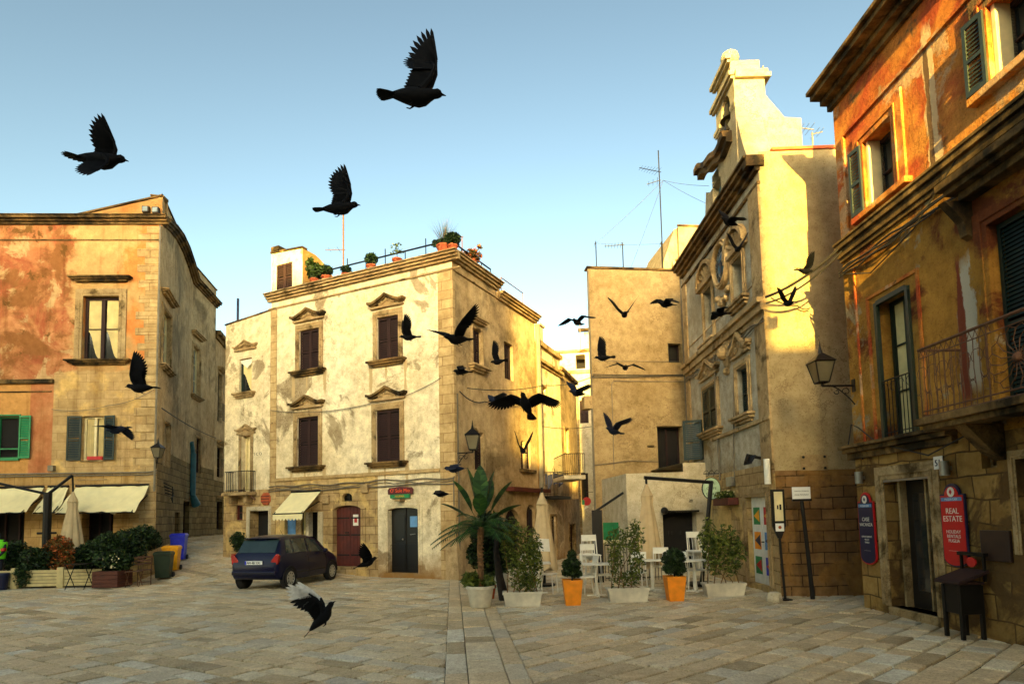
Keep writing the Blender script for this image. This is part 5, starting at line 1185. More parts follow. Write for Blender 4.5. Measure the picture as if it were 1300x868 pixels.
# ---------------------------------------------------------------- G: orange building on the right
def house_right():
    sc_ = G1.uv(1190, 240)[0]; sd_ = G1.uv(1222, 340)[0]
    MT['plaster_g'] = plaster('orange_plaster', h((222, 150, 70)), h((206, 122, 50)), stain=h((186, 84, 46)), sthr=(.47, .58), sscale=.7, peel=[(h((212, 172, 128)), 3.1), (h((118, 92, 58)), 9.7)], pthr=(.57, .62), pscale=.9, streak=.4, bump=1.0, bands=((sc_, .12, 6.3, 9.3, h((206, 176, 134))), (sc_-.05, .05, 6.3, 9.0, h((110, 84, 58)))))
    MT['plaster_gl'] = plaster('shaded_ochre_plaster', h((190, 142, 62)), h((160, 114, 44)), stain=h((116, 62, 32)), sthr=(.54, .61), sscale=.7, peel=[(h((164, 150, 116)), 5.1)], pthr=(.59, .64), pscale=.9, streak=.45, bump=.9, bands=((sd_, .16, 3.6, 5.4, h((184, 176, 156))), (sd_-.1, .07, 3.4, 5.5, h((120, 60, 40)))))  # lower wall: base colours darkened to carry the shade there
    T = thing('orange_townhouse', G1.P(0, 0), 'peeling orange townhouse with ornate iron balcony and heavy cornices, nearest on the right', 'house')
    S1 = 13; ze = G1.uv(1078, 100)[1]; zm = G1.uv(1105, 290)[1]; zb = G1.uv(1110, 571)[1]
    w1 = G1.rect(1099, 1137, 161, 255); w2 = G1.rect(1256, 1330, -30, 80); zf = G1.uv(1140, 553)[1]
    q1 = G1.rect(1113, 1160, 367, 553); q1 = (G1.uv(1118, 460)[0], G1.uv(1160, 460)[0], zf, G1.uv(1140, 370)[1])
    q2 = (G1.uv(1264, 380)[0], G1.uv(1264, 380)[0]+1.15, zf, q1[3]+.2)
    dr = (G1.uv(1127, 680)[0], G1.uv(1186, 690)[0], G1.uv(1160, 775)[1], G1.uv(1157, 606)[1]); nw = G1.rect(1246, 1265, 574, 594); rw = (G1.uv(1294, 640)[0], G1.uv(1294, 640)[0]+1.0, 1.2, G1.uv(1295, 582)[1])
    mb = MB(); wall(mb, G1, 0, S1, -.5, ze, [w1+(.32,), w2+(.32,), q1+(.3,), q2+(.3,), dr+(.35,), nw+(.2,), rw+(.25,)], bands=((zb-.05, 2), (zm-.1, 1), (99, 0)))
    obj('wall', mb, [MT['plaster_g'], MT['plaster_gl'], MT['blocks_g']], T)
    D = 9; mb = MB(); a, b = G1.P(0, 0), G1.P(0, 0, -D); c, d = G1.P(S1, 0), G1.P(S1, 0, -D)
    for p, q in ((a, b), (b, d), (d, c)): mb.face([p+Vector((0, 0, -.5)), q+Vector((0, 0, -.5)), q+Vector((0, 0, ze+.1)), p+Vector((0, 0, ze+.1))])
    mb.face([x+Vector((0, 0, ze+.1)) for x in (a, b, d, c)]); obj('back_wall', mb, MT['plaster_g'], T)
    mb = MB(); corn_on(mb, G1, -.08, S1, ze-.1, ((-.12, 0, .08), (0, .1, .22), (.1, .2, .42), (.2, .28, .5)))
    obj('eaves_cornice', mb, MT['trim_dark'], T, bevel=.012)
    mb = MB(); mb.box(G1.P, .3, S1, ze-1.0, ze-.95, 0, .05); mb.box(G1.P, .3, .36, zm+.1, ze-1.0, 0, .05); mb.box(G1.P, .36, .4, zb+.1, zm-.5, 0, .03)
    obj('raised_panel_edge', mb, MT['plaster_g'], T)
    mb = MB(); corn_on(mb, G1, -.02, S1, zm, ((-.26, -.18, .05), (-.18, -.04, .09), (-.04, .06, .15), (.06, .11, .18))); obj('string_course', mb, MT['trim_dark'], T, bevel=.01)
    mb = MB(); corn_on(mb, G1, -.1, q2[0]-.9, zb, ((-.12, 0, .1), (0, .08, .2), (.08, .14, .28))); obj('base_cornice', mb, MT['trim_dark'], T, bevel=.01)
    mb = MB(); z = zm-.42
    for k, (r, w_) in enumerate(((.02, 1.7), (.016, .9), (.022, 1.2), (.014, 2.3))): mb.tube([G1.P(S1*i/40, z-.045*k+.03*math.sin(i*w_), .07+.02*(k % 2)) for i in range(41)], r, 5)
    mb.tube([G1.P(.05, zm-.5, .08), G1.P(1, zm-.85, .08), G1.P(2.2, zm-.6, .08), G1.P(3.5, zm+.1, .1)], .012, 5)
    obj('cable_bundle', mb, MT['cable'], T)
    for q in (w1, w2):
        W = casement(G1, T, q, .32, 'dark_wood', 2, .07, 1, 'glass'); surround(G1, W, q, .3, .05, 'plaster_g'); wd = (q[1]-q[0])*.5
        mb = MB(); mb.box(G1.P, q[0]-.35, q[1]+.4, q[2]-.12, q[2]-.01, -.02, .14); obj('sill', mb, MT['plaster_g'], W, bevel=.01)
        open_leaf(G1, W, q[0]-.015, q[2]+.02, q[3]-.02, wd*.8, 5, 'louver_green', -1, .07)
        mb = MB(); mb.box(G1.P, q[0]+.01, q[0]+.07, q[2], q[3], -.3, -.02); obj('folded_leaf', mb, MT['off_white'], W)  # cream colour stands in for sunlight on the reveal
    # tall window with its own low railing
    W = casement(G1, T, q1, .3, 'dark_green', 2, .07, 2, 'glass', .0001, name='french_window'); mb = MB(); mb.box(G1.P, q1[0]-.03, q1[0]+.04, q1[2], q1[3], -.02, .05); mb.box(G1.P, q1[1]-.04, q1[1]+.03, q1[2], q1[3], -.02, .05); mb.box(G1.P, q1[0]+.04, q1[1]-.04, q1[3]-.05, q1[3]+.03, -.02, .05); obj('green_frame', mb, MT['dark_green'], W)
    mb = MB(); mb.box(G1.P, q1[0]-.28, q1[0]-.22, q1[2], q1[3]+.2, 0, .03); mb.box(G1.P, q1[1]+.22, q1[1]+.28, q1[2], q1[3]+.2, 0, .03); mb.box(G1.P, q1[0]-.22, q1[1]+.22, q1[3]+.14, q1[3]+.2, 0, .03); obj('surround', mb, MT['plaster_g'], W)
    mb = MB(); wq = q1[1]-q1[0]; hz = 1.0; P = lambda a, b: G1.P(q1[0]+a, q1[2]+b, .02); railing(mb, P, wq, hz, 9, .008, .014)
    for k in range(4):
        cx = wq*(k+.5)/4; mb.tube([P(cx+.08*math.cos(t), hz-.12+.08*math.sin(t)) for t in [j*.6 for j in range(9)]], .006, 4)
    obj('window_railing', mb, MT['iron'], W)
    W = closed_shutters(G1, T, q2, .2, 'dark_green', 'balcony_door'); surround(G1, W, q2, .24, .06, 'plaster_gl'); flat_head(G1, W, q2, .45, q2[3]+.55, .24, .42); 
    mb = MB()
    for a in (q2[0]-.42, q2[1]+.3): mb.prism(lambda x, y, z: G1.P(a+z, q2[3]+.5+y, x), [(0, 0), (0, -.55), (.1, -.5), (.14, -.3), (.35, -.05), (.4, 0)], 0, .14)
    obj('hood_bracket', mb, MT['trim_dark'], W)
    # ornate balcony
    GO = Fac.__new__(Fac); GO.o = G1.P(0, 0, .62); GO.o.z = 0; GO.d = G1.d; GO.n = G1.n
    b0 = GO.uv(1168, 480)[0]; L = S1-b0-3; pr = .62; hz = 1.02; z0 = zf+.06; mb = MB(); P = lambda a, b: G1.P(b0+a, z0+b, pr)
    mb.tube([P(0, hz), P(L, hz)], .022, 6); mb.tube([P(0, hz-.13), P(L, hz-.13)], .009, 5); mb.tube([P(0, .1), P(L, .1)], .012, 5); mb.tube([P(0, .02), P(L, .02)], .014, 5)
    n = int(L/.105)
    for k in range(n+1):
        a = L*k/n; inside = any(abs(a-cc) < .46 for cc in (1.75, 4.6))
        if inside: continue
        mb.tube([P(a, 0), P(a+.012, .25), P(a-.012, .5), P(a, hz-.13)], .007, 4)
        s_ = 1 if k % 2 else -1; mb.tube([P(a+s_*(.045-.045*math.cos(t)), .3+.04*math.sin(t)+.02*t) for t in [j*.9 for j in range(8)]], .005, 4)
        mb.tube([P(a+s_*(.05*math.sin(t)), .62+.03*t*.9-.04*math.cos(t)) for t in [j*.9 for j in range(6)]], .005, 4)
        mb.tube([P(a, hz-.13), P(a+.03, hz-.07), P(a+.05, hz-.02)], .006, 4); mb.tube([P(a+.1, hz-.13), P(a+.07, hz-.07), P(a+.05, hz-.02)], .006, 4)
    for cc in (1.75, 4.6):
        for k in range(16):
            a = 2*math.pi*k/16; mb.tube([P(cc+.05*math.cos(a), .48+.05*math.sin(a)), P(cc+.25*math.cos(a+.2), .48+.23*math.sin(a+.2)), P(cc+.42*math.cos(a), .48+.36*math.sin(a))], .007, 4)
            m_ = a+math.pi/16; mb.tube([P(cc+.42*math.cos(a), .48+.36*math.sin(a)), P(cc+.46*math.cos(m_), .48+.4*math.sin(m_)), P(cc+.42*math.cos(a+math.pi/8), .48+.36*math.sin(a+math.pi/8))], .006, 4)
        mb.ball(P(cc, .48), .06)
        for d_ in (-.46, .46): mb.tube([P(cc+d_, 0), P(cc+d_, hz)], .01, 5)
    Q = lambda a, b: G1.P(b0, z0+b, pr-a)
    mb.tube([Q(0, hz), Q(pr, hz)], .022, 6); mb.tube([Q(0, .05), Q(pr, .05)], .012, 5)
    for k in range(6): mb.tube([Q(pr*k/5, 0), Q(pr*k/5, hz)], .007, 4)
    B = obj('balcony_railing', mb, MT['rust'], T)
    mb = MB(); mb.box(G1.P, b0-.08, b0+L, z0-.1, z0-.0, .28, pr+.1); mb.box(G1.P, b0, b0+L, z0-.18, z0-.1, .28, pr+.02)
    for k in range(4): a = b0+.5+k*1.6; mb.prism(lambda x, y, z: G1.P(a+z, z0-.18+y, x), [(0.27, 0), (.02, -.5), (.02, -.2), (.02, 0), (.5, 0), (.3, -.2)][0:1]+[(.01, 0), (.01, -.5), (.2, -.38), (.55, 0)], 0, .22)
    mb.box(G1.P, b0-.08, b0+L, z0-.1, z0, .0, .28); obj('balcony_slab', mb, MT['trim_dark'], T, bevel=.01)
    # street door
    s0, s1, z0, z1 = dr; mb = MB(); fr = lambda a, b, c: G1.P(a, b, -.3+c); mb.box(fr, s0, s1, z0, z1, -.04, 0); D_ = obj('door', mb, MT['door_black'], T)
    mb = MB(); mb.box(fr, s0+.3, s0+.62, z0+.3, z1-.25, .001, .006); obj('door_glass', mb, MT['glass'], D_); mb = MB(); mb.box(fr, s0+.08, s0+.14, z0, z1, .0, .12); mb.box(fr, s0+.66, s0+.7, z0, z1, .0, .04); obj('door_stile', mb, MT['trim'], D_); mb = MB(); mb.box(fr, s1-.28, s1-.2, z0+1.45, z0+1.55, .01, .03); obj('red_sticker', mb, MT['red'], D_)
    mb = MB(); mb.box(G1.P, s0-.03, s1+.03, z0-.25, z0, -.3, .06); obj('door_step', mb, MT['trim'], D_, bevel=.02); surround(G1, D_, dr, .24, .03, 'trim'); mb = MB(); mb.box(G1.P, s0, s1, z1-.04, z1, -.02, .02); obj('lintel_edge', mb, MT['chrome'], D_)
    # lights, number, grilles, plaques
    for u, v in ((1097, 606), (1207, 594)):
        s, z = G1.uv(u, v); mb = MB(); mb.tube([G1.P(s, z-.11, .1), G1.P(s, z+.11, .1)], .07, 12); mb.box(G1.P, s-.03, s+.03, z-.03, z+.03, 0, .1); obj('cylinder_light', mb, MT['chrome'], T, True)
    s, z = G1.uv(1194, 587); mb = MB(); mb.box(G1.P, s-.1, s+.1, z-.1, z+.1, .03, .04); Np = obj('number_tile', mb, MT['plate_white'], T); text_mesh('house_number', '51', .14, lambda a, b, c: G1.P(s+a, z-.05+b, .041+c), 'navy', Np)
    W = casement(G1, T, nw, .2, 'trim', 1, .04, 0, 'dark', name='vent'); W = casement(G1, T, rw, .25, 'dark_wood', 1, .05, 2, 'glass'); surround(G1, W, rw, .12, .02)
    q = G1.rect(1249, 1286, 673, 712); mb = MB(); mb.box(G1.P, *q, .0, .05); obj('meter_door', mb, MT['sheet_dark'], T, bevel=.008)
    mb = MB(); s, z = G1.uv(1087, 570); mb.tube([G1.P(.0, zb, .15), G1.P(.12, zb+.55, .1), G1.P(.35, zb+.45, .1), G1.P(.9, zb+.1, .1), G1.P(2.2, zb-.25, .1), G1.P(3.4, zb+.05, .12)], .013, 5); mb.tube([G1.P(.35, 2.9, .06), G1.P(.35, zb-.15, .06)], .015, 5); obj('loose_cable', mb, MT['cable'], T)
    # little chimney pots over the eaves
    mb = MB(); f = lambda a, b, c: G1.P(.0+a, ze+.1+b, -.0+c)
    s, z = G1.uv(1052, 84); mb.box(f, .15, .5, 0, .35, -.6, -.2)
    for k in range(5): mb.box(f, .15+.08*k, .18+.08*k, 0, .3, -.2, -.18)
    obj('roof_vent', mb, MT['terracotta'], T)
house_right()

# ---------------------------------------------------------------- the rest of the square, behind the camera (unseen; heights and gaps shaped to cast the evening shade)
def behind():
    P = MT['plaster_b2']; YH = -26
    for x0, x1, H, lab in ((-50, -17.01, 22.4, 'tall ochre palazzo behind the photographer, far left'), (-17, -6.26, 19.1, 'tall ochre house behind the photographer, left of the low house'), (-6.25, -3.8, 12.9, 'low narrow house wedged between two tall houses behind the photographer'), (-3.79, .64, 19.5, 'tall ochre house behind the photographer, right of the low house'), (.65, 24, 12.6, 'long low house behind the photographer on the right')):
        F = Fac.__new__(Fac); F.o = Vector((x1, YH, 0)); F.d = Vector((-1, 0, 0)); F.n = Vector((0, 1, 0)); W = x1-x0
        T = thing('opposite_house', (x1, YH, 0), lab, 'house', 'unseen houses behind the camera, shaped to cast the evening shade'); hs = []
        if W > 4:
            k = 0
            while 1.2+k*3.2 < W-1.5:
                for z in (1, 4.5, 8, 11.5): 
                    if z+2.3 < H: hs.append((1.2+k*3.2, 2.3+k*3.2, z, z+2.1, .2))
                k += 1
        mb = MB(); wall(mb, F, 0, W, -.5, H, hs)
        for s in (0, W): mb.face([F.P(s, -.5), F.P(s, H), F.P(s, H, -3), F.P(s, -.5, -3)])
        mb.face([F.P(0, -.5, -3), F.P(W, -.5, -3), F.P(W, H, -3), F.P(0, H, -3)]); obj('wall', mb, P, T)
        r = MB(); r.face([F.P(0, H-.02), F.P(W, H-.02), F.P(W, H-.02, -3), F.P(0, H-.02, -3)]); obj('roof', r, MT['roofing'], T)
        p = MB()
        for q in hs: p.box(F.P, q[0], q[1], q[2], q[3], -.2, -.15)
        if hs: tag(obj('window', p, MT['dark_wood'], T), None, None)
behind()
# ---------------------------------------------------------------- plants
def leaf_cloud(mb, blobs, n, size, rnd, elong=2.0, up=.0):
    """n leaf faces spread through ellipsoid blobs (centre, radii)"""
    tot = sum(b[1][0]*b[1][1]*b[1][2] for b in blobs)
    for c, r in blobs:
        for _ in range(max(4, int(n*(r[0]*r[1]*r[2])/tot))):
            d = Vector((rnd.gauss(0, 1), rnd.gauss(0, 1), rnd.gauss(0, 1))).normalized()*(rnd.random()**.45)
            p = Vector(c)+Vector((d.x*r[0], d.y*r[1], d.z*r[2]))
            a = Vector((rnd.gauss(0, 1), rnd.gauss(0, 1), rnd.gauss(0, .7)+up)).normalized(); b = a.orthogonal().normalized(); b = b*math.cos(q := rnd.random()*6.28)+a.cross(b)*math.sin(q)
            s = size*rnd.uniform(.6, 1.3); L, W = a*s*elong*.5, b*s*.5; f = a.cross(b)*s*.12
            mb.idx([p-L, p-W*.9+f, p+L, p+W*.9+f], [[0, 1, 2], [0, 2, 3]])
def branchy(mb, base, top, n, r, rnd, spread):
    for _ in range(n):
        q = Vector(top)+Vector((rnd.gauss(0, spread), rnd.gauss(0, spread), rnd.uniform(-.2, .2)))
        m1 = Vector(base).lerp(q, .5)+Vector((rnd.gauss(0, spread*.3), rnd.gauss(0, spread*.3), 0)); mb.tube([base, m1, q], [r, r*.7, r*.3], 5)
def trough(u, v, Y, wpx, label, blobs, seed, leaf='leaf', name='trough_planter', leaves=2600, size=.05, sticks=6):
    rnd = random.Random(seed); p = pt(u, v, Y); p.z = gz(p.x, p.y); W = wpx*Y/FOC; T = thing(name, p, label, 'planter', 'white trough planters along the cafe')
    h_, d = .3, .36; fr = lambda a, b, c: p+Vector((a, b, c)); mb = MB()
    def ring(w, dd, z): return [fr(sx*w/2, sy*dd/2, z) for sx, sy in ((-1, -1), (1, -1), (1, 1), (-1, 1))]
    R_ = [ring(W*.86, d*.8, .02), ring(W*.95, d*.95, h_-.05), ring(W, d, h_-.05), ring(W, d, h_), ring(W*.92, d*.86, h_), ring(W*.9, d*.84, h_-.06)]
    for a, b in zip(R_, R_[1:]):
        for i in range(4): mb.face([a[i], a[(i+1) % 4], b[(i+1) % 4], b[i]])
    mb.face(R_[0][::-1]); P_ = obj('pot', mb, MT['pot_white'], T, bevel=.008)
    mb = MB(); mb.box(fr, -W*.47, W*.47, -d*.47, d*.47, 0, .02); obj('saucer', mb, MT['pot_white'], T, bevel=.006)
    mb = MB(); mb.face(R_[5]); obj('soil', mb, MT['soil'], T)
    mb = MB()
    for k in range(sticks):
        a = -W*.38+W*.76*k/(max(1, sticks-1)); b = blobs[k % len(blobs)][0]; mb.tube([fr(a, 0, h_-.06), fr(a*.8+b[0]*.2, rnd.uniform(-.05, .05), b[2]*.5), fr(b[0]+rnd.gauss(0, .08), rnd.gauss(0, .08), b[2])], [.014, .01, .004], 5)
    obj('stem', mb, MT['bark'], T)
    mb = MB(); leaf_cloud(mb, [(p+Vector(c), r) for c, r in blobs], leaves, size, rnd, 2.4, .4); obj('foliage', mb, MT[leaf], T)
    return T
trough(663.5, 762, 13.3, 50, 'white trough with dense tall climbing shrub, between palm pot and orange pot', [((-.2, 0, 1.35), (.26, .2, .5)), ((.18, 0, 1.2), (.28, .2, .45)), ((0, 0, .75), (.34, .2, .45)), ((.3, 0, .9), (.16, .15, .3)), ((.12, 0, .45), (.3, .15, .2))], 11, 'leaf', leaves=2300, size=.042)
trough(797, 757, 13.6, 53, 'white trough with two thin sparse shrubs, between the two orange pots', [((-.18, 0, 1.25), (.26, .18, .36)), ((.2, 0, 1.35), (.22, .18, .42)), ((-.22, 0, .85), (.18, .15, .3)), ((.22, 0, .8), (.2, .15, .35)), ((0, 0, .48), (.32, .15, .18)), ((-.3, 0, .6), (.08, .1, .3))], 12, 'leaf', leaves=1250, size=.042)
trough(919, 751, 14.1, 52, 'white trough with full olive shrub, beside the painted church door', [((-.28, 0, 1.25), (.25, .2, .4)), ((.1, 0, 1.2), (.35, .22, .38)), ((.3, 0, .95), (.25, .2, .35)), ((-.2, 0, .8), (.26, .2, .35)), ((.15, 0, .62), (.25, .15, .2)), ((-.3, 0, 1.6), (.1, .1, .2))], 13, 'leaf', leaves=1900, size=.044)
def orange_pot(u, v, Y, label, seed):
    rnd = random.Random(seed); p = pt(u, v, Y); p.z = 0; T = thing('orange_pot', p, label, 'plant pot', 'square orange pots with clipped shrubs'); fr = lambda a, b, c: p+Vector((a, b, c)); mb = MB(); h_ = .52
    def ring(w, z): return [fr(sx*w/2, sy*w/2, z) for sx, sy in ((-1, -1), (1, -1), (1, 1), (-1, 1))]
    R_ = [ring(.3, 0), ring(.41, h_), ring(.39, h_), ring(.38, h_-.05)]
    for a, b in zip(R_, R_[1:]):
        for i in range(4): mb.face([a[i], a[(i+1) % 4], b[(i+1) % 4], b[i]])
    obj('pot', mb, MT['orange'], T, bevel=.01); mb = MB(); mb.face(R_[3]); obj('soil', mb, MT['soil'], T)
    mb = MB(); mb.tube([fr(0, 0, h_-.06), fr(.01, 0, h_+.3)], .018, 6); obj('stem', mb, MT['bark_dark'], T)
    mb = MB(); R1 = .26 if seed == 22 else .2; leaf_cloud(mb, [(fr(0, 0, h_+.1+R1), (R1, R1, R1*.8)), (fr(.08, 0, h_+.12), (R1*.7, R1*.7, R1*.5)), (fr(-.09, 0, h_+.16), (R1*.6, R1*.7, R1*.5)), (fr(.02, 0, h_+.5), (.1, .1, .12))], 2200, .042, rnd, 1.8); obj('foliage', mb, MT['leaf_dark'], T)
orange_pot(727, 762, 13.3, 'orange pot with small dark shrub, between the white troughs', 21)
orange_pot(857, 757, 13.6, 'orange pot with round clipped bush, in front of the chairs', 22)

def palm():
    rnd = random.Random(5); p = pt(610, 762, 13.25); p.z = 0; T = thing('potted_palm', p, 'tall bird-of-paradise palm in a round white pot, right of the corner house', 'potted palm')
    fr = lambda a, b, c: p+Vector((a, b, c)); mb = MB(); mb.lathe(fr, [(.2, 0), (.22, .02), (.27, .38), (.3, .38), (.3, .44), (.26, .44), (.25, .38), (.001, .38)], 24); obj('pot', mb, MT['pot_white'], T, True)
    mb = MB(); mb.lathe(fr, [(.001, .39), (.25, .39)], 16); obj('soil', mb, MT['soil'], T)
    mb = MB(); mb.tube([fr(0, 0, .38), fr(.02, 0, .8), fr(.0, 0, 1.2), fr(.04, 0, 1.65)], [.075, .06, .055, .07], 9)
    for k in range(16): z = .45+k*.075; mb.lathe(lambda a, b, c: fr(.0+a+.02*math.sin(z), b, z+c), [(.062, 0), (.078, .02), (.06, .04)], 9)
    obj('trunk', mb, MT['bark'], T)
    mb = MB(); C = fr(.04, 0, 1.62)
    def paddle(az, el, L, W, droop):
        d = Vector((math.cos(az)*math.cos(el), math.sin(az)*math.cos(el), math.sin(el))); side = d.cross(Vector((0, 0, 1))); side = side.normalized() if side.length > .05 else Vector((1, 0, 0))
        up = side.cross(d); n = 12; P = []
        for i in range(n+1):
            t = i/n; c = C+d*(L*t)-Vector((0, 0, droop*t*t*L)); w = W*1.3*(math.sin(math.pi*min(1, max(0, (t-.32)/.68)))**.7) if t > .32 else .012
            P.append((c-side*w+up*w*.35, c, c+side*w+up*w*.35))
        for a, b in zip(P, P[1:]):
            tr = rnd.uniform(.0, .12)
            mb.idx([a[0], a[1], b[1].lerp(b[0], 1-tr), ], [[0, 1, 2]]); mb.idx([a[1], b[1], b[0].lerp(b[1], tr)], [[0, 1, 2]]); mb.idx([a[1], a[2], b[2].lerp(b[1], tr)], [[0, 1, 2]]); mb.idx([a[1], b[2].lerp(b[1], tr), b[1]], [[0, 1, 2]])
    for az, el, L, W, dr in ((90, 86, 1.35, .13, 0), (170, 78, 1.35, .14, .02), (10, 76, 1.3, .14, .03), (200, 62, 1.3, .15, .1), (-10, 58, 1.3, .14, .1), (60, 68, 1.2, .14, .05), (180, 42, 1.15, .12, .2), (-25, 34, 1.15, .12, .15), (270, 60, 1.0, .12, .15)): paddle(R(az), R(el), L, W, dr)
    def frond(az, el, L, droop):
        d = Vector((math.cos(az)*math.cos(el), math.sin(az)*math.cos(el), math.sin(el))); side = d.cross(Vector((0, 0, 1))).normalized(); n = 26; prev = None
        for i in range(n+1):
            t = i/n; c = C+d*(L*t)-Vector((0, 0, droop*t*t*L)); 
            if prev is not None:
                mb.tube([prev, c], .008, 4, False)
                if t > .15:
                    for s in (-1, 1):
                        l = .2*math.sin(math.pi*min(1, t*.9+.1))+.03; tip = c+side*s*l+(c-prev).normalized()*l*.5-Vector((0, 0, l*.35)); w = (c-prev)*.55
                        mb.idx([c-w, c+w*.3, tip], [[0, 1, 2]])
            prev = c
    for az, el, L, dr in ((140, 30, .9, .6), (120, 50, .9, .5), (30, 45, .95, .55), (-60, 40, .9, .6), (260, 45, .9, .6), (190, 60, 1.0, .6), (-5, 62, 1.0, .6), (230, 8, .9, .5), (-40, 10, .9, .5), (170, -8, .9, .35), (10, -10, .9, .35), (180, 15, 1.1, .55), (200, 30, 1.05, .6), (160, 5, 1.15, .45), (0, 20, 1.05, .6), (-20, 35, 1.1, .65), (20, 5, 1.0, .5), (240, 25, .9, .7), (300, 25, .9, .7), (215, 45, 1.1, .8), (-40, 48, 1.1, .8), (100, 20, .9, .6), (60, 25, .9, .6)): frond(R(az), R(el), L, dr)
    obj('crown', mb, MT['leaf_palm'], T)
    mb = MB(); leaf_cloud(mb, [(fr(-.18, 0, .55), (.2, .18, .16)), (fr(.15, .0, .5), (.16, .15, .12))], 700, .07, rnd, 2.5, .6); obj('underplanting', mb, MT['leaf'], T)
palm()
def shrub_pot(name, loc, label, cat, blobs, seed, leaf, pot='terracotta', pr=.16, ph=.3, n=1500, size=.05, group=None, elong=2.2):
    rnd = random.Random(seed); p = Vector(loc); T = thing(name, p, label, cat, group); fr = lambda a, b, c: p+Vector((a, b, c)); mb = MB()
    mb.lathe(fr, [(pr*.7, 0), (pr*.95, ph*.8), (pr*1.08, ph*.8), (pr*1.08, ph), (pr*.95, ph), (pr*.9, ph*.85), (.001, ph*.85)], 16); obj('pot', mb, MT[pot], T, True)
    mb = MB()
    for c, r in blobs[:3]: mb.tube([fr(0, 0, ph*.8), fr(c[0]*.5, c[1]*.5, (ph+c[2])/2), fr(*c)], [.018, .013, .006], 5)
    obj('stem', mb, MT['bark_dark'], T); mb = MB(); leaf_cloud(mb, [(fr(*c), r) for c, r in blobs], n, size, rnd, elong); obj('foliage', mb, MT[leaf], T); return T
q = pt(620, 700, 14.6); shrub_pot('oleander_shrub', (q.x, q.y, 0), 'bushy dark oleander in a pot directly behind the palm', 'shrub', [((0, 0, 1.5), (.42, .35, .5)), ((-.2, 0, 1.0), (.3, .3, .35)), ((.22, 0, 1.1), (.3, .3, .4)), ((0, 0, .7), (.2, .2, .3))], 31, 'leaf_dark', n=5200, size=.06)
q = pt(640, 735, 14.2); 
rn = random.Random(4); T_ = thing('leaning_trunk', (q.x, q.y, 0), 'dark bare trunk standing right of the palm', 'trunk'); mb = MB(); mb.tube([Vector((q.x, q.y, 0)), Vector((q.x-.1, q.y, .5)), Vector((q.x-.17, q.y, 1.1)), Vector((q.x-.12, q.y+.2, 1.7))], [.12, .09, .06, .03], 8); obj('trunk', mb, MT['bark_dark'], T_, True)
q = pt(635, 720, 16.5); shrub_pot('small_plant_pot', (q.x, q.y, 0), 'small dark shrub in pale pot behind the palm trunk', 'plant pot', [((0, 0, .6), (.22, .2, .2))], 33, 'leaf_dark', 'pot_white', .2, .4, 900)

# ---------------------------------------------------------------- cafe terrace at the left
def hedge():
    rnd = random.Random(8); a, b = pt(130, 700, 20.6), pt(212, 700, 21.3); T = thing('box_planter_hedge', (a.x, a.y, gz(a.x, a.y)), 'clipped dark hedge in a long pale stone planter in front of the palazzo', 'hedge')
    # planter wall runs from the near terrace corner back to the palazzo corner
    P0, P1 = pt(162, 722, 19.9), pt(214, 700, 22.0); F = Fac.__new__(Fac); F.o = Vector((P0.x, P0.y, 0)); F.d = Vector((P1.x-P0.x, P1.y-P0.y, 0)).normalized(); F.n = Vector((F.d.y, -F.d.x, 0)); L = (P1-P0).length; g = gz(P1.x, P1.y)
    mb = MB(); wall(mb, F, -.05, L, -.2, [(-.05, .75), (L, .85+g)], []); mb.box(F.P, -.05, L, -.2, .7, -.8, -.02); obj('planter', mb, MT['blocks_b'], T)
    bl = []
    for k in range(9):
        t = k/8; c = F.P(-.5+L*t*1.0, 1.15+g*t*.8+.1*math.sin(k*2.1), -.42); bl.append((c, (.42, .4, .42)))
    for k in range(8):
        c = Vector((P0.x-.1-k*.26, P0.y+.5+.2*math.sin(k), .95+.1*math.cos(k*1.3)-.03*k)); bl.append((c, (.4, .4, .5)))
    mb = MB(); leaf_cloud(mb, bl, 15000, .075, rnd, 1.6); obj('foliage', mb, MT['leaf_dark'], T)
hedge()
def board_fence():
    a, b = pt(-40, 735, 19.3), pt(136, 735, 19.3); z = 0; T = thing('planter_fence', (a.x, a.y, 0), 'low cream slatted planter boxes edging the terrace on the left', 'planter'); fr = lambda x, y, c: Vector((a.x+x, 19.3+.0-c, y)); L = b.x-a.x; n = 3
    for k in range(n):
        x0, x1 = L*k/n, L*(k+1)/n; mb = MB()
        for j in range(5): mb.box(fr, x0+.1, x1-.1, .06+j*.1, .06+j*.1+.088, 0, .025)
        obj('slat_panel', mb, MT['planter_wood'], T, bevel=.004); mb = MB(); mb.box(fr, x0-.1 if k == 0 else x0-.098, x0+.098, 0, .62, -.06, .05); obj('post', mb, MT['planter_wood'], T, bevel=.006)
        mb = MB(); mb.box(fr, x0+.1, x1-.1, .02, .5, -.45, -.03); obj('trough', mb, MT['soil'], T)
    mb = MB(); mb.box(fr, L-.1, L+.05, 0, .62, -.06, .05); obj('post', mb, MT['planter_wood'], T)
board_fence()
def tshrub(u, Y, label, blobs, seed, leaf, n, size=.06):
    q = pt(u, 700, Y); rnd = random.Random(seed); p = Vector((q.x, q.y, .45)); T = thing('terrace_shrub', p, label, 'shrub', 'shrubs in the slatted planters'); mb = MB(); branchy(mb, p, p+Vector((0, 0, .6)), 8, .02, rnd, .2); obj('stem', mb, MT['bark_dark'], T)
    mb = MB(); leaf_cloud(mb, [(p+Vector(c), r) for c, r in blobs], n, size, rnd, 2); obj('foliage', mb, MT[leaf], T)
tshrub(45, 19.6, 'dark spilling shrub at the left end of the slatted planters', [((0, 0, .35), (.5, .25, .45)), ((-.1, -.35, -.05), (.3, .12, .35)), ((.4, 0, .5), (.3, .2, .3))], 41, 'leaf_dark', 3000)
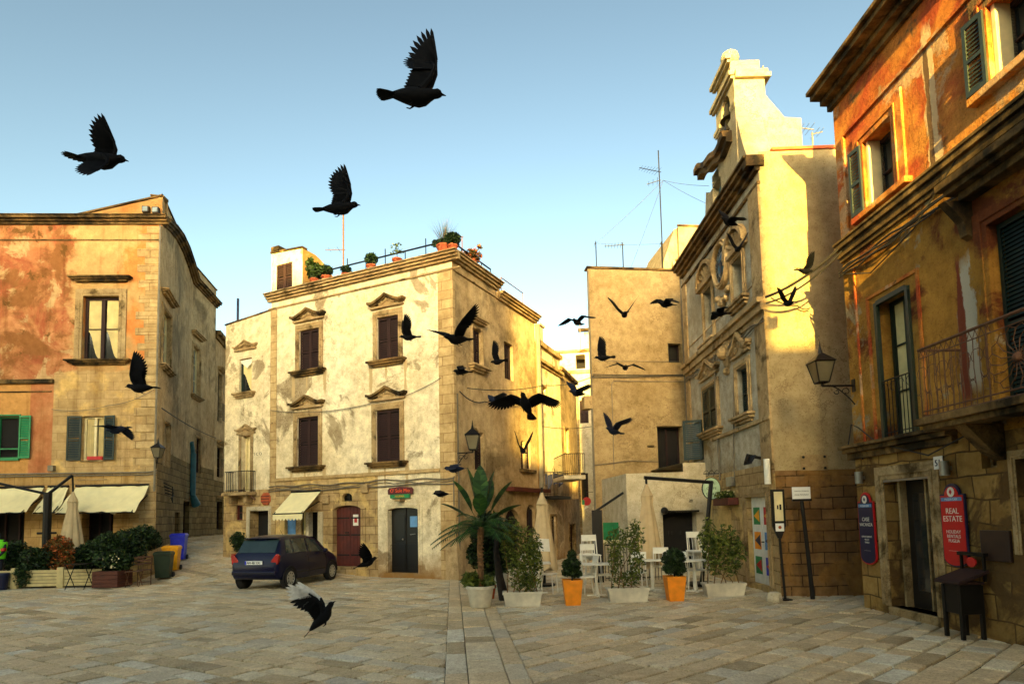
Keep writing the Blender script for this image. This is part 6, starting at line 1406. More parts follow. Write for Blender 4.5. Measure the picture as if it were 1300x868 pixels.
tshrub(75, 19.7, 'mottled taller shrub beside the parasol post', [((0, 0, .7), (.45, .25, .45)), ((.1, 0, .3), (.4, .25, .35)), ((-.4, 0, .5), (.25, .2, .35))], 42, 'leaf_red', 2600)
tshrub(18, 20.5, 'dark shrub at the far left behind the planter boards', [((0, 0, .5), (.6, .3, .5))], 43, 'leaf_dark', 2000)
def brown_box():
    q = pt(143, 735, 19.2); p = Vector((q.x, q.y, gz(q.x, q.y))); T = thing('wooden_box_planter', p, 'brown wooden box planter with cream flowering bush, at the terrace corner', 'planter'); fr = lambda a, b, c: p+Vector((a, b, c)); mb = MB()
    for k in range(4): mb.box(fr, -.38, .38, -.38, .38, .02+k*.12, .02+k*.12+.115)
    obj('box', mb, MT['box_brown'], T, bevel=.008); rnd = random.Random(9); mb = MB(); leaf_cloud(mb, [(fr(0, 0, .8), (.5, .4, .38)), (fr(.25, 0, .75), (.35, .3, .3)), (fr(-.2, 0, 1.0), (.3, .3, .25))], 2600, .075, rnd, 1.6); obj('foliage', mb, MT['leaf_dark'], T)
    mb = MB(); leaf_cloud(mb, [(fr(.1, -.3, .85), (.35, .15, .28))], 26, .07, rnd, 1); obj('flower', mb, MT['flower_y'], T)
brown_box()
def bistro(u, Y, label, mat, rz, kind):
    q = pt(u, 700, Y); p = Vector((q.x, q.y, gz(q.x, q.y))); T = thing('folding_table' if kind == 't' else 'folding_chair', p, label, 'table' if kind == 't' else 'chair'); fr = frame(p, rz); m_ = MT[mat]
    W, H, D = (.62, .72, .5) if kind == 't' else (.42, .45, .42)
    mb = MB()
    for k in range(6): mb.box(fr, -W/2, W/2, -D/2+D*k/6+.005, -D/2+D*(k+1)/6-.01, H, H+.02)
    obj('table_top' if kind == 't' else 'seat', mb, m_, T)
    for s in (-1, 1):
        mb = MB(); x = s*W*.42; top = H if kind == 't' else .88
        mb.tube([fr(x, -D/2, 0), fr(x, D/2, H)], .013, 5); mb.tube([fr(x, D/2, 0), fr(x, -D/2*(1), H)], .013, 5)
        if kind != 't': mb.tube([fr(x, D/2, H-.05), fr(x, D/2+.06, top)], .013, 5)
        obj('leg_pair', mb, m_, T)
    mb = MB(); mb.tube([fr(-W*.42, -D/2, .0+.1), fr(W*.42, -D/2, .1)], .01, 5)
    if kind != 't':
        for z in (.62, .72, .82): mb.box(fr, -W*.42, W*.42, D/2+.03, D/2+.05, z, z+.05)
    obj('backrest' if kind != 't' else 'stretcher', mb, m_, T)
bistro(102, 18.9, 'black folding bistro table in front of the slatted planter', 'iron', .1, 't')
bistro(171, 19.2, 'left reddish folding chair leaning at the stone planter', 'rust', .3, 'c'); bistro(184, 19.7, 'right reddish folding chair, beside the green bin', 'rust', .5, 'c')

def awning(F, rect_top, drop, out, label, mat='canvas', scallop=False, sag=.0, par_name='awning', arms=True, n=28):
    s0, s1, z = rect_top; T = thing(par_name, F.P(s0, z), label, 'awning'); mb = MB(); m = 12; rnd = random.Random(int(s0*10))
    ph = rnd.random()*6
    def S(i, j):
        a, t = i/n, j/m; o = out*t; zz = z-drop*t-sag*math.sin(math.pi*t)*(.6+.4*math.sin(a*7+ph))+.02*math.sin(a*23+t*9+ph)*(sag > 0)*2
        if sag and j == m: zz += .12*max(0, math.sin(a*9+ph))*a
        return F.P(s0+(s1-s0)*a+(.10*t if sag else 0)*(a-.5), zz, .02+o)
    V = [S(i, j) for j in range(m+1) for i in range(n+1)]; mb.idx(V, [[j*(n+1)+i, j*(n+1)+i+1, (j+1)*(n+1)+i+1, (j+1)*(n+1)+i] for j in range(m) for i in range(n)])
    cl = obj('canopy', mb, MT[mat], T, True)
    if scallop:
        mb = MB(); k = 9
        for i in range(k*6):
            a0, a1 = i/(k*6), (i+1)/(k*6); d = lambda a: .16+.07*abs(math.sin(a*k*math.pi))
            mb.face([F.P(s0+(s1-s0)*a0, z-drop-d(a0), out+.03), F.P(s0+(s1-s0)*a1, z-drop-d(a1), out+.03), F.P(s0+(s1-s0)*a1, z-drop, out+.02), F.P(s0+(s1-s0)*a0, z-drop, out+.02)])
        obj('valance', mb, MT[mat], T)
    if arms:
        mb = MB(); mb.tube([F.P(s0, z+.02, .04), F.P(s1, z+.02, .04)], .04, 6)
        for s in (s0+.05, s1-.05): mb.tube([F.P(s, z-.35, .05), F.P(s, z-drop+.03, out)], .018, 5)
        mb.tube([F.P(s0, z-drop, out+.02), F.P(s1, z-drop, out+.02)], .022, 6); obj('awning_frame', mb, MT['iron'], T)
    return T
s0 = B1.uv(371, 625)[0]; s1 = B1.uv(408, 623)[0]; awning(B1, (s0, s1, B1.uv(390, 624)[1]), .75, .85, 'small cream scalloped awning over the blue shutter, left of the brown door', scallop=True)
z = A1.uv(120, 617)[1]; awning(A1, (A1.uv(97, 617)[0], A1.uv(190, 617)[0], z), .95, 1.0, 'sagging cream awning over the right-hand shop door of the palazzo', sag=.12)
awning(A1, (A1.uv(-60, 617)[0], A1.uv(57, 617)[0], z), .9, 1.0, 'sagging cream awning at the far left edge of the palazzo', sag=.22)
awning(A1, (A1.uv(62, 617)[0], A1.uv(88, 617)[0], z), .9, .7, 'narrow strip of cream awning behind the closed parasol', sag=.1)

def parasol(name, u, Y, zt, zb, R_, label, mat, pole=True, seed=1, lean=0.0):
    p = pt(u, 650, Y); x, y = p.x, p.y; g = gz(x, y); T = thing(name, (x, y, g), label, 'parasol', 'closed cream parasols'); mb = MB(); n, m = 48, 16; rnd = random.Random(seed)
    V = []
    for j in range(m+1):
        t = j/m; z = zt-(zt-zb)*t
        if t < .13: r = .03+.10*(t/.13)
        elif t < .2: r = .13+.02*(t-.13)/.07
        else: r = .11+(R_-.11)*((t-.2)/.8)**.9
        for i in range(n):
            a = 2*math.pi*i/n; f = 1+.22*abs(math.sin(a*4+t*.7))*(t > .1)-.1
            V.append(Vector((x+lean*t+r*f*math.cos(a), y+r*f*math.sin(a)*.8, z+(.06*math.sin(a*4)*t))))
    mb.idx(V, [[j*n+i, j*n+(i+1) % n, (j+1)*n+(i+1) % n, (j+1)*n+i] for j in range(m) for i in range(n)]+[list(range(n))]); obj('canopy', mb, MT[mat], T, True)
    mb = MB(); mb.lathe(lambda a, b, c: Vector((x+a, y+b, zt-(zt-zb)*.17+c)), [(.15, 0), (.16, .03), (.15, .05)], 16); obj('tie_strap', mb, MT['canvas_grey'], T)
    mb = MB(); mb.tube([Vector((x, y, g if pole else zb-.05)), Vector((x, y, zt+.12))], .03, 8)
    if pole: mb.lathe(lambda a, b, c: Vector((x+a, y+b, g+c)), [(.3, 0), (.3, .05), (.05, .07), (.05, .3)], 16)
    obj('pole', mb, MT['iron'], T); return T, x, y
parasol('closed_parasol', 688.5, 17.0, 2.5, .42, .36, 'closed greige parasol between the palm and the narrow street', 'canvas_grey', True, 2)
T_, x, y = parasol('hanging_parasol', 822, 16.0, 2.62, .55, .36, 'closed greige parasol hanging from a dark cantilever frame before the lean-to', 'canvas_grey', False, 3)
mb = MB(); a = pt(905, 636, 16.2); Z = lambda v, u, Y: pt(u, v, Y).z
mb.tube([Vector((x-.05, y, Z(606, 818, 16))), pt(903, 612, 16.2)], .05, 6); mb.tube([pt(903, 610, 16.2), Vector((pt(889, 700, 16.2).x, 16.2, .05))], .055, 6); mb.tube([Vector((x, y, 2.7)), Vector((x, y, Z(606, 818, 16)))], .03, 6); obj('cantilever_arm', mb, MT['iron'], T_)
mb = MB(); b = pt(889, 700, 16.2); mb.box(lambda q, r, s: Vector((b.x+q, 16.2+r, s)), -.35, .35, -.35, .35, 0.01, .08); obj('base', mb, MT['iron'], T_, bevel=.01)
T_, x, y = parasol('hanging_parasol', 92, 20.6, 3.0, .75, .42, 'closed cream parasol hanging from a dark post on the left terrace', 'canvas_grey', False, 4)
mb = MB(); c = pt(61, 627, 20.3); mb.tube([Vector((c.x, 20.3, .1)), Vector((c.x, 20.3, c.z+.05))], .12, 8); mb.tube([c, pt(92, 603, 20.5)], .05, 6); mb.tube([c, pt(-40, 605, 20.3)], .045, 6); mb.tube([Vector((x, y, 3.0)), pt(92, 603, 20.5)], .03, 6); obj('cantilever_arm', mb, MT['iron'], T_)
p = Vector((c.x, 20.3, 0)); mb = MB(); mb.box(lambda q, r, s: p+Vector((q, r, s)), -.4, .4, -.4, .4, 0.01, .1); obj('post_foot', mb, MT['iron'], T_); mb = MB(); mb.tube([p+Vector((-.3, 0, 1.65)), p+Vector((.3, 0, 1.65))], .04, 6); obj('cross_handle', mb, MT['iron'], T_)

# ---------------------------------------------------------------- white cafe furniture
def wchair_parts(T, fr):
    m_ = MT['white']; w_, d, hs = .4, .38, .44
    mb = MB(); mb.box(fr, -w_/2, w_/2, -d/2, d/2, hs, hs+.025); obj('seat', mb, m_, T, bevel=.006)
    for sx in (-1, 1):
        mb = MB(); mb.tube([fr(sx*(w_/2-.0), -d/2+.0, 0), fr(sx*(w_/2-.02), -d/2+.03, hs)], .014, 6); obj('leg', mb, m_, T)
        mb = MB(); mb.tube([fr(sx*w_/2, d/2+.06, 0), fr(sx*(w_/2-.02), d/2-.02, hs), fr(sx*(w_/2-.03), d/2+.07, .93)], .015, 6); obj('leg', mb, m_, T)
    mb = MB(); mb.box(fr, -w_/2+.02, w_/2-.02, d/2+.045, d/2+.065, .78, .93)
    for k in range(4): x = -w_/2+.07+(w_-.14)*k/3; mb.tube([fr(x, d/2-.0, hs+.03), fr(x, d/2+.05, .79)], .009, 5)
    obj('backrest', mb, m_, T, bevel=.004)
WCH = thing('cafe_chair', (0, 0, 0), 'white cafe chair', 'chair', 'white chairs stacked at the cafe tables'); wchair_parts(WCH, XYZ)
first_chair = [True]
def wchair(u, Y, z, rz, label):
    p = pt(u, 680, Y)
    if first_chair[0]: WCH.location = (p.x, Y, z); WCH.rotation_euler = (0, 0, rz); WCH['label'] = label; first_chair[0] = False
    else: copy_thing(WCH, (p.x, Y, z), rz, label)
def wtable(u, Y, W, D, label):
    p = pt(u, 680, Y); p.z = 0; T = thing('cafe_table', p, label, 'table', 'white pedestal cafe tables'); fr = lambda a, b, c: p+Vector((a, b, c)); mb = MB(); mb.box(fr, -W/2, W/2, -D/2, D/2, .71, .74); obj('table_top', mb, MT['white'], T, bevel=.008)
    mb = MB(); mb.tube([fr(0, 0, .03), fr(0, 0, .71)], .035, 8); obj('pedestal', mb, MT['white'], T, True); mb = MB(); mb.box(fr, -.22, .22, -.03, .03, 0.005, .04); mb.box(fr, -.03, .03, -.22, -.03, 0.005, .04); mb.box(fr, -.03, .03, .03, .22, 0.005, .04); obj('foot', mb, MT['white'], T, bevel=.008); return T
wtable(755, 14.6, .62, .6, 'white square table beside the left orange pot'); wtable(880, 15.0, .75, .6, 'white square table behind the right orange pot'); wtable(826, 15.4, .55, .5, 'small white table under the hanging parasol'); wtable(682, 15.3, .6, .55, 'white table behind the first trough near the closed parasol')
wchair(748, 15.15, 0, 0.15, 'lowest white chair of the stack behind the left table'); wchair(749, 15.2, .22, .2, 'middle white chair of the stack behind the left table'); wchair(750, 15.25, .44, .1, 'topmost white chair of the stack behind the left table')
wchair(766, 14.9, 0, 1.5, 'white chair at the right side of the left table'); wchair(742, 14.5, 0, -1.4, 'white chair at the left side of the left table')
wchair(884, 15.6, 0, .1, 'lower white chair stacked behind the right table'); wchair(885, 15.65, .45, .1, 'upper white chair stacked behind the right table'); wchair(868, 15.5, .0, 2.4, 'white chair turned away, left of the right table')
wchair(838, 15.7, .1, 2.9, 'white chair tipped at the small table under the parasol'); wchair(806, 15.3, 0, -.5, 'white chair half hidden behind the sparse trough shrubs')
wchair(673, 15.7, 0, .4, 'white chair behind the dense trough shrub'); wchair(694, 15.4, .0, 1.2, 'white chair right of the dense trough shrub')
q = pt(690, 700, 15.1); mb = MB(); mb.strip(lambda a, b, c: Vector((q.x+a, 15.15+c, b)), [(-.12, 1.32), (.14, 1.3)], [(-.14, 1.02), (.16, 1.0)], 0, .03); tag(obj('folded_cloth', mb, MT['white'], None, at=(q.x, 15.1, 1.0)), 'white cloth draped over a chair near the closed parasol', 'cloth')
def cafe_railing():
    a, b = pt(768, 700, 17.8), pt(838, 700, 18.0); mb = MB(); P = lambda s, z: Vector((a.x+s, 17.8+.2*s/3, z)); L = b.x-a.x; railing(mb, P, L, 1.0, 18, .01, .02); o = obj('low_railing', mb, MT['iron'], None, at=(a.x, 17.8, 0)); tag(o, 'low black railing in front of the whitewashed lean-to', 'railing')
    # sandwich board / green banner on a dark frame
    a = pt(766, 680, 17.5); T = thing('green_banner', (a.x, 17.5, 0), 'green banner strung on dark boards beside the lean-to', 'banner'); mb = MB(); w_ = .38; z0, z1 = pt(770, 685, 17.5).z, pt(770, 663, 17.5).z
    mb.box(lambda q, r, s: a*1+Vector((q, r, s-a.z)), .0, w_+.05, 0, .02, z0, z1); obj('cloth', mb, MT['green_flag'], T); mb = MB(); mb.box(lambda q, r, s: Vector((a.x+q, 17.5+r, s)), -.3, -.02, -.02, .05, 0, z1+.35); obj('board', mb, MT['iron'], T)
    mb = MB(); mb.box(lambda q, r, s: Vector((a.x+q, 17.5+r, s)), .0, w_+.05, -.01, .03, z0-.08, z0-.001); obj('yellow_edge', mb, MT['off_white'], T)
cafe_railing()
def balloons():
    T = thing('red_white_sign', pt(744, 638, 24), 'small red, white and green hanging sign in the narrow street', 'sign'); mb = MB(); c = pt(745, 636, 24); mb.lathe(lambda a, b, z: c+Vector((a, z, b)), [(.001, 0), (.16, 0), (.16, .04), (.001, .04)], 16); obj('disc', mb, MT['red'], T); mb = MB(); d = pt(744, 643, 24); mb.prism(lambda a, b, z: d+Vector((a, z, b)), [(-.1, -.12), (.12, .0), (.0, .05)], -.02, -.001); obj('white_panel', mb, MT['white'], T); mb = MB(); d = pt(741, 637, 24); mb.box(lambda a, b, z: d+Vector((a, z, b)), -.06, .03, -.1, .08, -.03, -.002); obj('green_panel', mb, MT['green'], T)
    mb = MB(); mb.tube([c+Vector((0, .02, .1)), c+Vector((0, .02, .35)), c+Vector((.25, .02, .35))], .012, 5); obj('bracket', mb, MT['iron'], T)
balloons()
q = B2.P(B2.uv(697, 610)[0], 0, .9); mb = MB(); a = pt(697, 600, q.y)
for k in range(5): mb.strip(lambda s, b, c: Vector((a.x-.5+s, q.y+c, b)), [(k*.22, a.z-.1+.12*(k % 2)), (k*.22+.2, a.z-.05)], [(k*.22, a.z-.5-.1*(k % 3)), (k*.22+.2, a.z-.42)], 0, .02)
mb.tube([Vector((a.x-.6, q.y+.03, a.z)), Vector((a.x+.8, q.y+.03, a.z+.05))], .01, 4)
tag(obj('hanging_laundry', mb, MT['navy'], None, at=tuple(a)), 'blue laundry hanging off the balcony in the narrow street', 'laundry')

# ---------------------------------------------------------------- bins, car, stand, signs
def bin_(u, v, Y, hgt, mat, label):
    q = pt(u, v, Y); p = Vector((q.x, Y, gz(q.x, Y))); T = thing('wheelie_bin', p, label, 'bin', 'wheelie bins at the mouth of the lane'); fr = frame(p, .25); w_, d = .5, .5; mb = MB()
    def ring(w, dd, z, y=0): return [fr(sx*w/2, sy*dd/2+y, z) for sx, sy in ((-1, -1), (1, -1), (1, 1), (-1, 1))]
    R_ = [ring(w_*.8, d*.75, .04), ring(w_*.98, d*.96, hgt-.12), ring(w_*1.06, d*1.04, hgt-.12), ring(w_*1.06, d*1.04, hgt-.07)]
    for a, b in zip(R_, R_[1:]):
        for i in range(4): mb.face([a[i], a[(i+1) % 4], b[(i+1) % 4], b[i]])
    mb.face(R_[0][::-1]); obj('body', mb, MT[mat], T, bevel=.01)
    mb = MB(); A, B = ring(w_*1.1, d*1.1, hgt-.068, .0), ring(w_*.9, d*.8, hgt, .03)
    for i in range(4): mb.face([A[i], A[(i+1) % 4], B[(i+1) % 4], B[i]])
    mb.face(B); mb.face(A[::-1]); obj('lid', mb, MT[mat], T, bevel=.01)
    for s in (-1, 1):
        mb = MB(); mb.tube([fr(s*w_*.42, d*.42, .1), fr(s*w_*.52, d*.42, .1)], .1, 12); obj('wheel', mb, MT['rubber'], T, True)
    mb = MB(); mb.tube([fr(-w_*.4, d*.62, hgt-.1), fr(w_*.4, d*.62, hgt-.1)], .018, 6); obj('handle', mb, MT[mat], T)
bin_(208, 710, 20.6, .88, 'green_bin', 'dark green wheelie bin at the end of the hedge planter'); bin_(218, 708, 21.6, .86, 'yellow_bin', 'amber yellow wheelie bin beside the green one'); bin_(227, 700, 23.2, .98, 'blue_bin', 'blue wheelie bin, farthest up the lane')
q = pt(300, 700, 20.8); q2 = pt(303, 700, 21.8); shrub_pot('red_pot_shrub', (q2.x, q2.y, gz(q2.x, q2.y)), 'dark shrub in terracotta pot by the doorway behind the car', 'plant pot', [((0, 0, .95), (.3, .3, .3)), ((.1, 0, .7), (.25, .25, .2))], 61, 'leaf_dark', 'terracotta', .22, .5, 1300)

def car():
    base = Vector((-6.36, 17.15, 0)); th = R(78); ca, sa = math.cos(th), math.sin(th); L, W, H = 3.62, 1.5, 1.46
    g = gz(-6.5, 18.8)
    T = thing('parked_car', base+Vector((0, 0, g)), 'dark navy small hatchback parked in front of the cream house', 'car')
    # local x forward from the rear bumper, y to the right side (0) .. left side (W), z up
    def C(x, y, z): yy = y*W; return base+Vector((ca*x-sa*yy, sa*x+ca*yy, z+g))
    st = [  # x, sill z, belt z, roof z, half width factor low, belt, roof
        (0.00, .42, .62, .64, .40, .41, .40), (.04, .34, .78, .80, .455, .455, .43), (.10, .30, .92, .96, .475, .47, .41),
        (.20, .28, .95, 1.12, .485, .475, .385), (.36, .26, .955, 1.34, .49, .478, .37), (.55, .25, .955, 1.425, .495, .48, .365), (.9, .24, .95, 1.46, .5, .482, .365),
        (1.4, .23, .94, 1.465, .5, .482, .365), (1.85, .23, .925, 1.45, .5, .482, .36), (2.2, .23, .915, 1.37, .5, .48, .365), (2.5, .23, .905, 1.20, .498, .478, .385), (2.78, .24, .895, .98, .495, .475, .42), (2.9, .24, .885, .925, .492, .472, .42),
        (3.2, .25, .80, .84, .48, .455, .40), (3.42, .27, .70, .735, .455, .43, .38), (3.56, .30, .56, .60, .41, .39, .35), (3.62, .36, .46, .48, .36, .35, .33)]
    def prof(s):
        x, zs, zb, zr, wl, wb, wr = s; zm = zs+(zb-zs)*.55
        P = [(-wl*.93, zs), (-wl, zs+.08), (-wl*1.0, zm), (-wb, zb-.02), (-wb*.985, zb), (-(wb*.4+wr*.6), zb+(zr-zb)*.6), (-wr, zr-.035*(zr > zb+.1)), (-wr*.8, zr), (-wr*.4, zr+.012)]
        P += [(0, zr+.015)]+[(-a, z) for a, z in P[::-1]]
        return [C(x, .5+a, z) for a, z in P]
    mb = MB(); n = 19; V = []
    for s in st: V += prof(s)
    F_ = [[i*n+k, (i+1)*n+k, (i+1)*n+k+1, i*n+k+1] for i in range(len(st)-1) for k in range(n-1)]+[[k for k in range(n)], [(len(st)-1)*n+k for k in range(n)][::-1]]+[[i*n, i*n+n-1, (i+1)*n+n-1, (i+1)*n] for i in range(len(st)-1)]
    mb.idx(V, F_); body = obj('body', mb, MT['car'], T, True)
    # glass panels laid just proud of the shell
    def side_pt(x, t, side):
        for a, b in zip(st, st[1:]):
            if a[0] <= x <= b[0]:
                k = (x-a[0])/(b[0]-a[0]); s = tuple(a[i]+(b[i]-a[i])*k for i in range(7)); break
        x_, zs, zb, zr, wl, wb, wr = s; P = [(wb*.985, zb), (wb*.4+wr*.6, zb+(zr-zb)*.6), (wr, zr-.035)]
        if t < .62: k = t/.62; a, z = P[0][0]+(P[1][0]-P[0][0])*k, P[0][1]+(P[1][1]-P[0][1])*k
        else: k = (t-.62)/.38; a, z = P[1][0]+(P[2][0]-P[1][0])*k, P[1][1]+(P[2][1]-P[1][1])*k
        return C(x, .5+side*(a+.006), z+.002)
    for side in (-1, 1):
        for (x0, x1, sl0, sl1) in ((.42, .78, .20, .0), (.84, 1.55, .0, .0), (1.62, 2.55, .0, .42)):
            mb = MB(); n_ = 10; m_ = 5; V = []
            for i in range(n_+1):
                for j in range(m_+1):
                    t = .06+.80*j/m_; xx = x0+sl0*(j/m_)*.6+(x1-sl1*(j/m_)-x0-sl0*(j/m_)*.6)*i/n_; V.append(side_pt(xx, t, side))
            mb.idx(V, [[i*(m_+1)+j, (i+1)*(m_+1)+j, (i+1)*(m_+1)+j+1, i*(m_+1)+j+1] for i in range(n_) for j in range(m_)]); obj('side_window', mb, MT['car_glass'], T, True)
    def on_prof(x, y, off=.008):
        for a, b in zip(st, st[1:]):
            if a[0] <= x <= b[0]: k = (x-a[0])/(b[0]-a[0]); s = tuple(a[i]+(b[i]-a[i])*k for i in range(7)); break
        return C(x, .5+y, s[3]+off)
    mb = MB(); V = []
    for i in range(9):
        for j in range(7):
            t = j/6; x = .13+(.43-.13)*t; y = (-.38+.76*i/8)*(1-.07*t); p = on_prof(x, y); V.append(p+Vector((-ca, -sa, 0))*.012)
    mb.idx(V, [[i*7+j, (i+1)*7+j, (i+1)*7+j+1, i*7+j+1] for i in range(8) for j in range(6)]); obj('rear_window', mb, MT['car_glass'], T, True)
    mb = MB(); V = []
    for i in range(9):
        for j in range(7):
            t = j/6; x = 2.15+(2.74-2.15)*t; y = (-.35+.7*i/8)*(1+.12*t); V.append(on_prof(x, y)+Vector((ca, sa, 0))*.01)
    mb.idx(V, [[i*7+j, (i+1)*7+j, (i+1)*7+j+1, i*7+j+1] for i in range(8) for j in range(6)]); obj('windscreen', mb, MT['car_glass'], T, True)
    # wheels
    for x in (.58, 2.95):
        for side in (0, 1):
            yo = .0-.012 if side == 0 else 1+.012; s = 1 if side == 0 else -1; r = .285; c = lambda a, b, o: C(x+a, yo+(o*s)/W, .285+b)
            mb = MB(); mb.lathe(c, [(r*.62, 0), (r*.9, -.004), (r, .03), (r, .16), (r*.9, .19), (.02, .19)], 26); Wh = obj('wheel', mb, MT['rubber'], T, True)
            mb = MB(); mb.lathe(c, [(.03, -.008), (r*.2, -.01), (r*.24, .012), (r*.24, .02)], 20); mb.lathe(c, [(r*.56, .004), (r*.6, -.012), (r*.66, -.004), (r*.66, .03)], 26)
            for k in range(9):
                a = 2*math.pi*k/9; ux, uz = math.cos(a), math.sin(a); wd = .028
                mb.box(lambda p_, q_, o: c(ux*p_-uz*q_, uz*p_+ux*q_, o), r*.18, r*.6, -wd, wd, -.006, .012)
            obj('wheel_cover', mb, MT['alloy'], Wh, True)
            mb = MB(); N = 16; up = [(math.cos(math.pi*i/N)*.345, math.sin(math.pi*i/N)*.345) for i in range(N+1)]; lo = [(a*.9, b*.9) for a, b in up]
            mb.strip(lambda a, b, o: C(x+a, yo+(o*s)/W, .285+b), up, lo, .0, .05); obj('wheel_arch', mb, MT['rubber'], body)
            mb = MB(); mb.prism(lambda a, b, o: C(x+a, yo+(o*s)/W, .285+b), [(math.cos(math.pi*2*i/20)*.312, math.sin(math.pi*2*i/20)*.312) for i in range(20)], .0135, .016); obj('wheel_well', mb, MT['dark'], body)
    # rear: lights, number plate, bumper strip, wiper, handle, spoiler
    back = lambda a, b, o: C(-o-.0, .5+a/W, b)
    for s in (-1, 1):
        mb = MB(); mb.prism(lambda a, b, o: C(.06-o, .5+s*a/W, b), [(.5, .66), (.70, .70), (.73, .93), (.66, .98), (.5, .80)], -.07, .03); obj('tail_light', mb, MT['red_lens'], T, bevel=.01)
        mb = MB(); mb.ball(C(2.35, .5+s*.57, .95), .09, 10, 7, (.8, 1.2, .8)); obj('wing_mirror', mb, MT['car'], T, True)
        mb = MB(); mb.tube([C(1.42, .5+s*.488, .84), C(1.6, .5+s*.488, .84)], .014, 6); obj('door_handle', mb, MT['car'], T)
        mb = MB(); mb.tube([C(.95, .5+s*.5, .42), C(2.5, .5+s*.5, .42)], .018, 5); obj('side_strip', mb, MT['rubber'], T)
        for xx in (1.58, .86 if False else 2.62): mb = MB(); mb.tube([C(xx, .5+s*.502, .28), C(xx, .5+s*.4975, .6), C(xx-.03, .5+s*.485, .9)], .006, 4); obj('door_seam', mb, MT['dark'], body)
        mb = MB(); mb.prism(lambda a, b, o: C(3.36+o, .5+s*a/W, b), [(.42, .58), (.66, .6), (.66, .68), (.46, .68)], 0, .1); obj('headlight', mb, MT['chrome'], T, bevel=.01)
    mb = MB(); mb.box(lambda a, b, o: C(-.005-o, .5+a/W, b), -.26, .26, .70, .80, -.02, .012); P_ = obj('number_plate', mb, MT['plate_white'], T)
    mb = MB(); mb.box(lambda a, b, o: C(-.018-o, .5+a/W, b), .215, .258, .703, .797, 0, .002); obj('plate_band', mb, MT['blue_bin'], P_)
    text_mesh('plate_lettering', 'AM 461 EX', .085, lambda a, b, c: C(-.019-c, .5-a/W, .72+b), 'iron', P_)
    mb = MB(); mb.box(lambda a, b, o: C(-.02-o, .5+a/W, b), -.66, .66, .42, .52, -.1, .02); obj('rear_bumper', mb, MT['car'], T, bevel=.02); mb = MB(); mb.box(lambda a, b, o: C(-.045-o, .5+a/W, b), -.62, .62, .46, .475, 0, .004); obj('bumper_strip', mb, MT['rubber'], T)
    mb = MB(); mb.tube([C(.115, .5, .965), C(.30, .62, 1.22)], .008, 4); obj('rear_wiper', mb, MT['iron'], T); mb = MB(); mb.box(lambda a, b, o: C(.36-o, .5+a/W, 1.385+b), -.5, .5, 0, .03, -.1, .05); obj('spoiler', mb, MT['car'], T, bevel=.012)
    mb = MB(); mb.tube([C(.7, .2, 1.46), C(.55, .2, 1.62)], .006, 4); obj('aerial', mb, MT['iron'], T)
car()

def panel_sign(u0, u1, v0, v1, mat, edge, label, lines, name='estate_sign'):
    q = G1.rect(u0, u1, v0, v1); s0, s1, z0, z1 = q; c = (s0+s1)/2; w_ = (s1-s0); T = thing(name, G1.P(c, z0), label, 'sign', 'shaped enamel signs beside the street door')
    H = z1-z0; sh = z1-H*.13; N = 10; low = z0+H*.1
    def outline(e):
        P = [(s0-e, low), (s0-e, sh+e), (c-w_*.32-e, sh+e)]+[(c-(w_*.32+e)*math.cos(math.pi*i/N), sh+(H*.12+e)*math.sin(math.pi*i/N)+e) for i in range(N+1)]+[(c+w_*.32+e, sh+e), (s1+e, sh+e), (s1+e, low)]
        P += [(c+(w_/2+e)*math.cos(math.pi*i/N), low-(H*.1+e)*math.sin(math.pi*i/N)) for i in range(1, N)]
        return P[::-1]
    mb = MB(); mb.prism(G1.P, outline(0.012), .03, .06); obj('sign_edge', mb, MT[edge], T); mb = MB(); mb.prism(G1.P, outline(-.01), .061, .068); B = obj('sign_panel', mb, MT[mat], T)
    f = lambda x, y: (lambda a, b, o: G1.P(c+x+a, y+b, .069+o))
    mb = MB(); mb.lathe(f(0, sh+H*.035), [(.001, 0), (.075, 0), (.075, .004), (.001, .005)], 14); Em = obj('emblem', mb, MT['paper'], B); mb = MB(); mb.prism(lambda a, b, o: G1.P(c+a, sh+H*.035+b, .069+o), [(0, .045), (-.03, .0), (0, -.04), (.03, 0)], .005, .008); obj('emblem_mark', mb, MT[mat], Em)
    mb = MB(); mb.box(G1.P, s0+.03, s1-.03, sh-H*.075, sh-H*.03, .069, .073); obj('name_band', mb, MT['blue_paint'], B)
    text_mesh('small_lettering', 'PUGLIA CASE', .045, lambda a, b, o: G1.P(c+a, sh-H*.066+b, .0735+o), 'paper', B, depth=.001)
    for t, size, y in lines: text_mesh('lettering', t, size, lambda a, b, o, y=y: G1.P(c+a, z0+H*y+b, .069+o), 'paper', B, depth=.001)
panel_sign(1095, 1114, 625, 715, 'navy', 'red', 'narrow navy sign reading CASE VACANZA, left of the street door', [('CASE', .1, .6), ('VACANZA', .085, .53), ('APPARTAMENTI', .045, .37), ('VILLE E', .045, .33), ('TRULLI', .045, .29), ('________', .05, .19)])
panel_sign(1201, 1231, 614, 718, 'red', 'navy', 'red sign reading REAL ESTATE, right of the street door', [('REAL', .12, .64), ('ESTATE', .12, .545), ('HOLIDAY', .07, .4), ('RENTALS', .07, .345), ('PUGLIA', .07, .29), ('__________', .05, .19)])
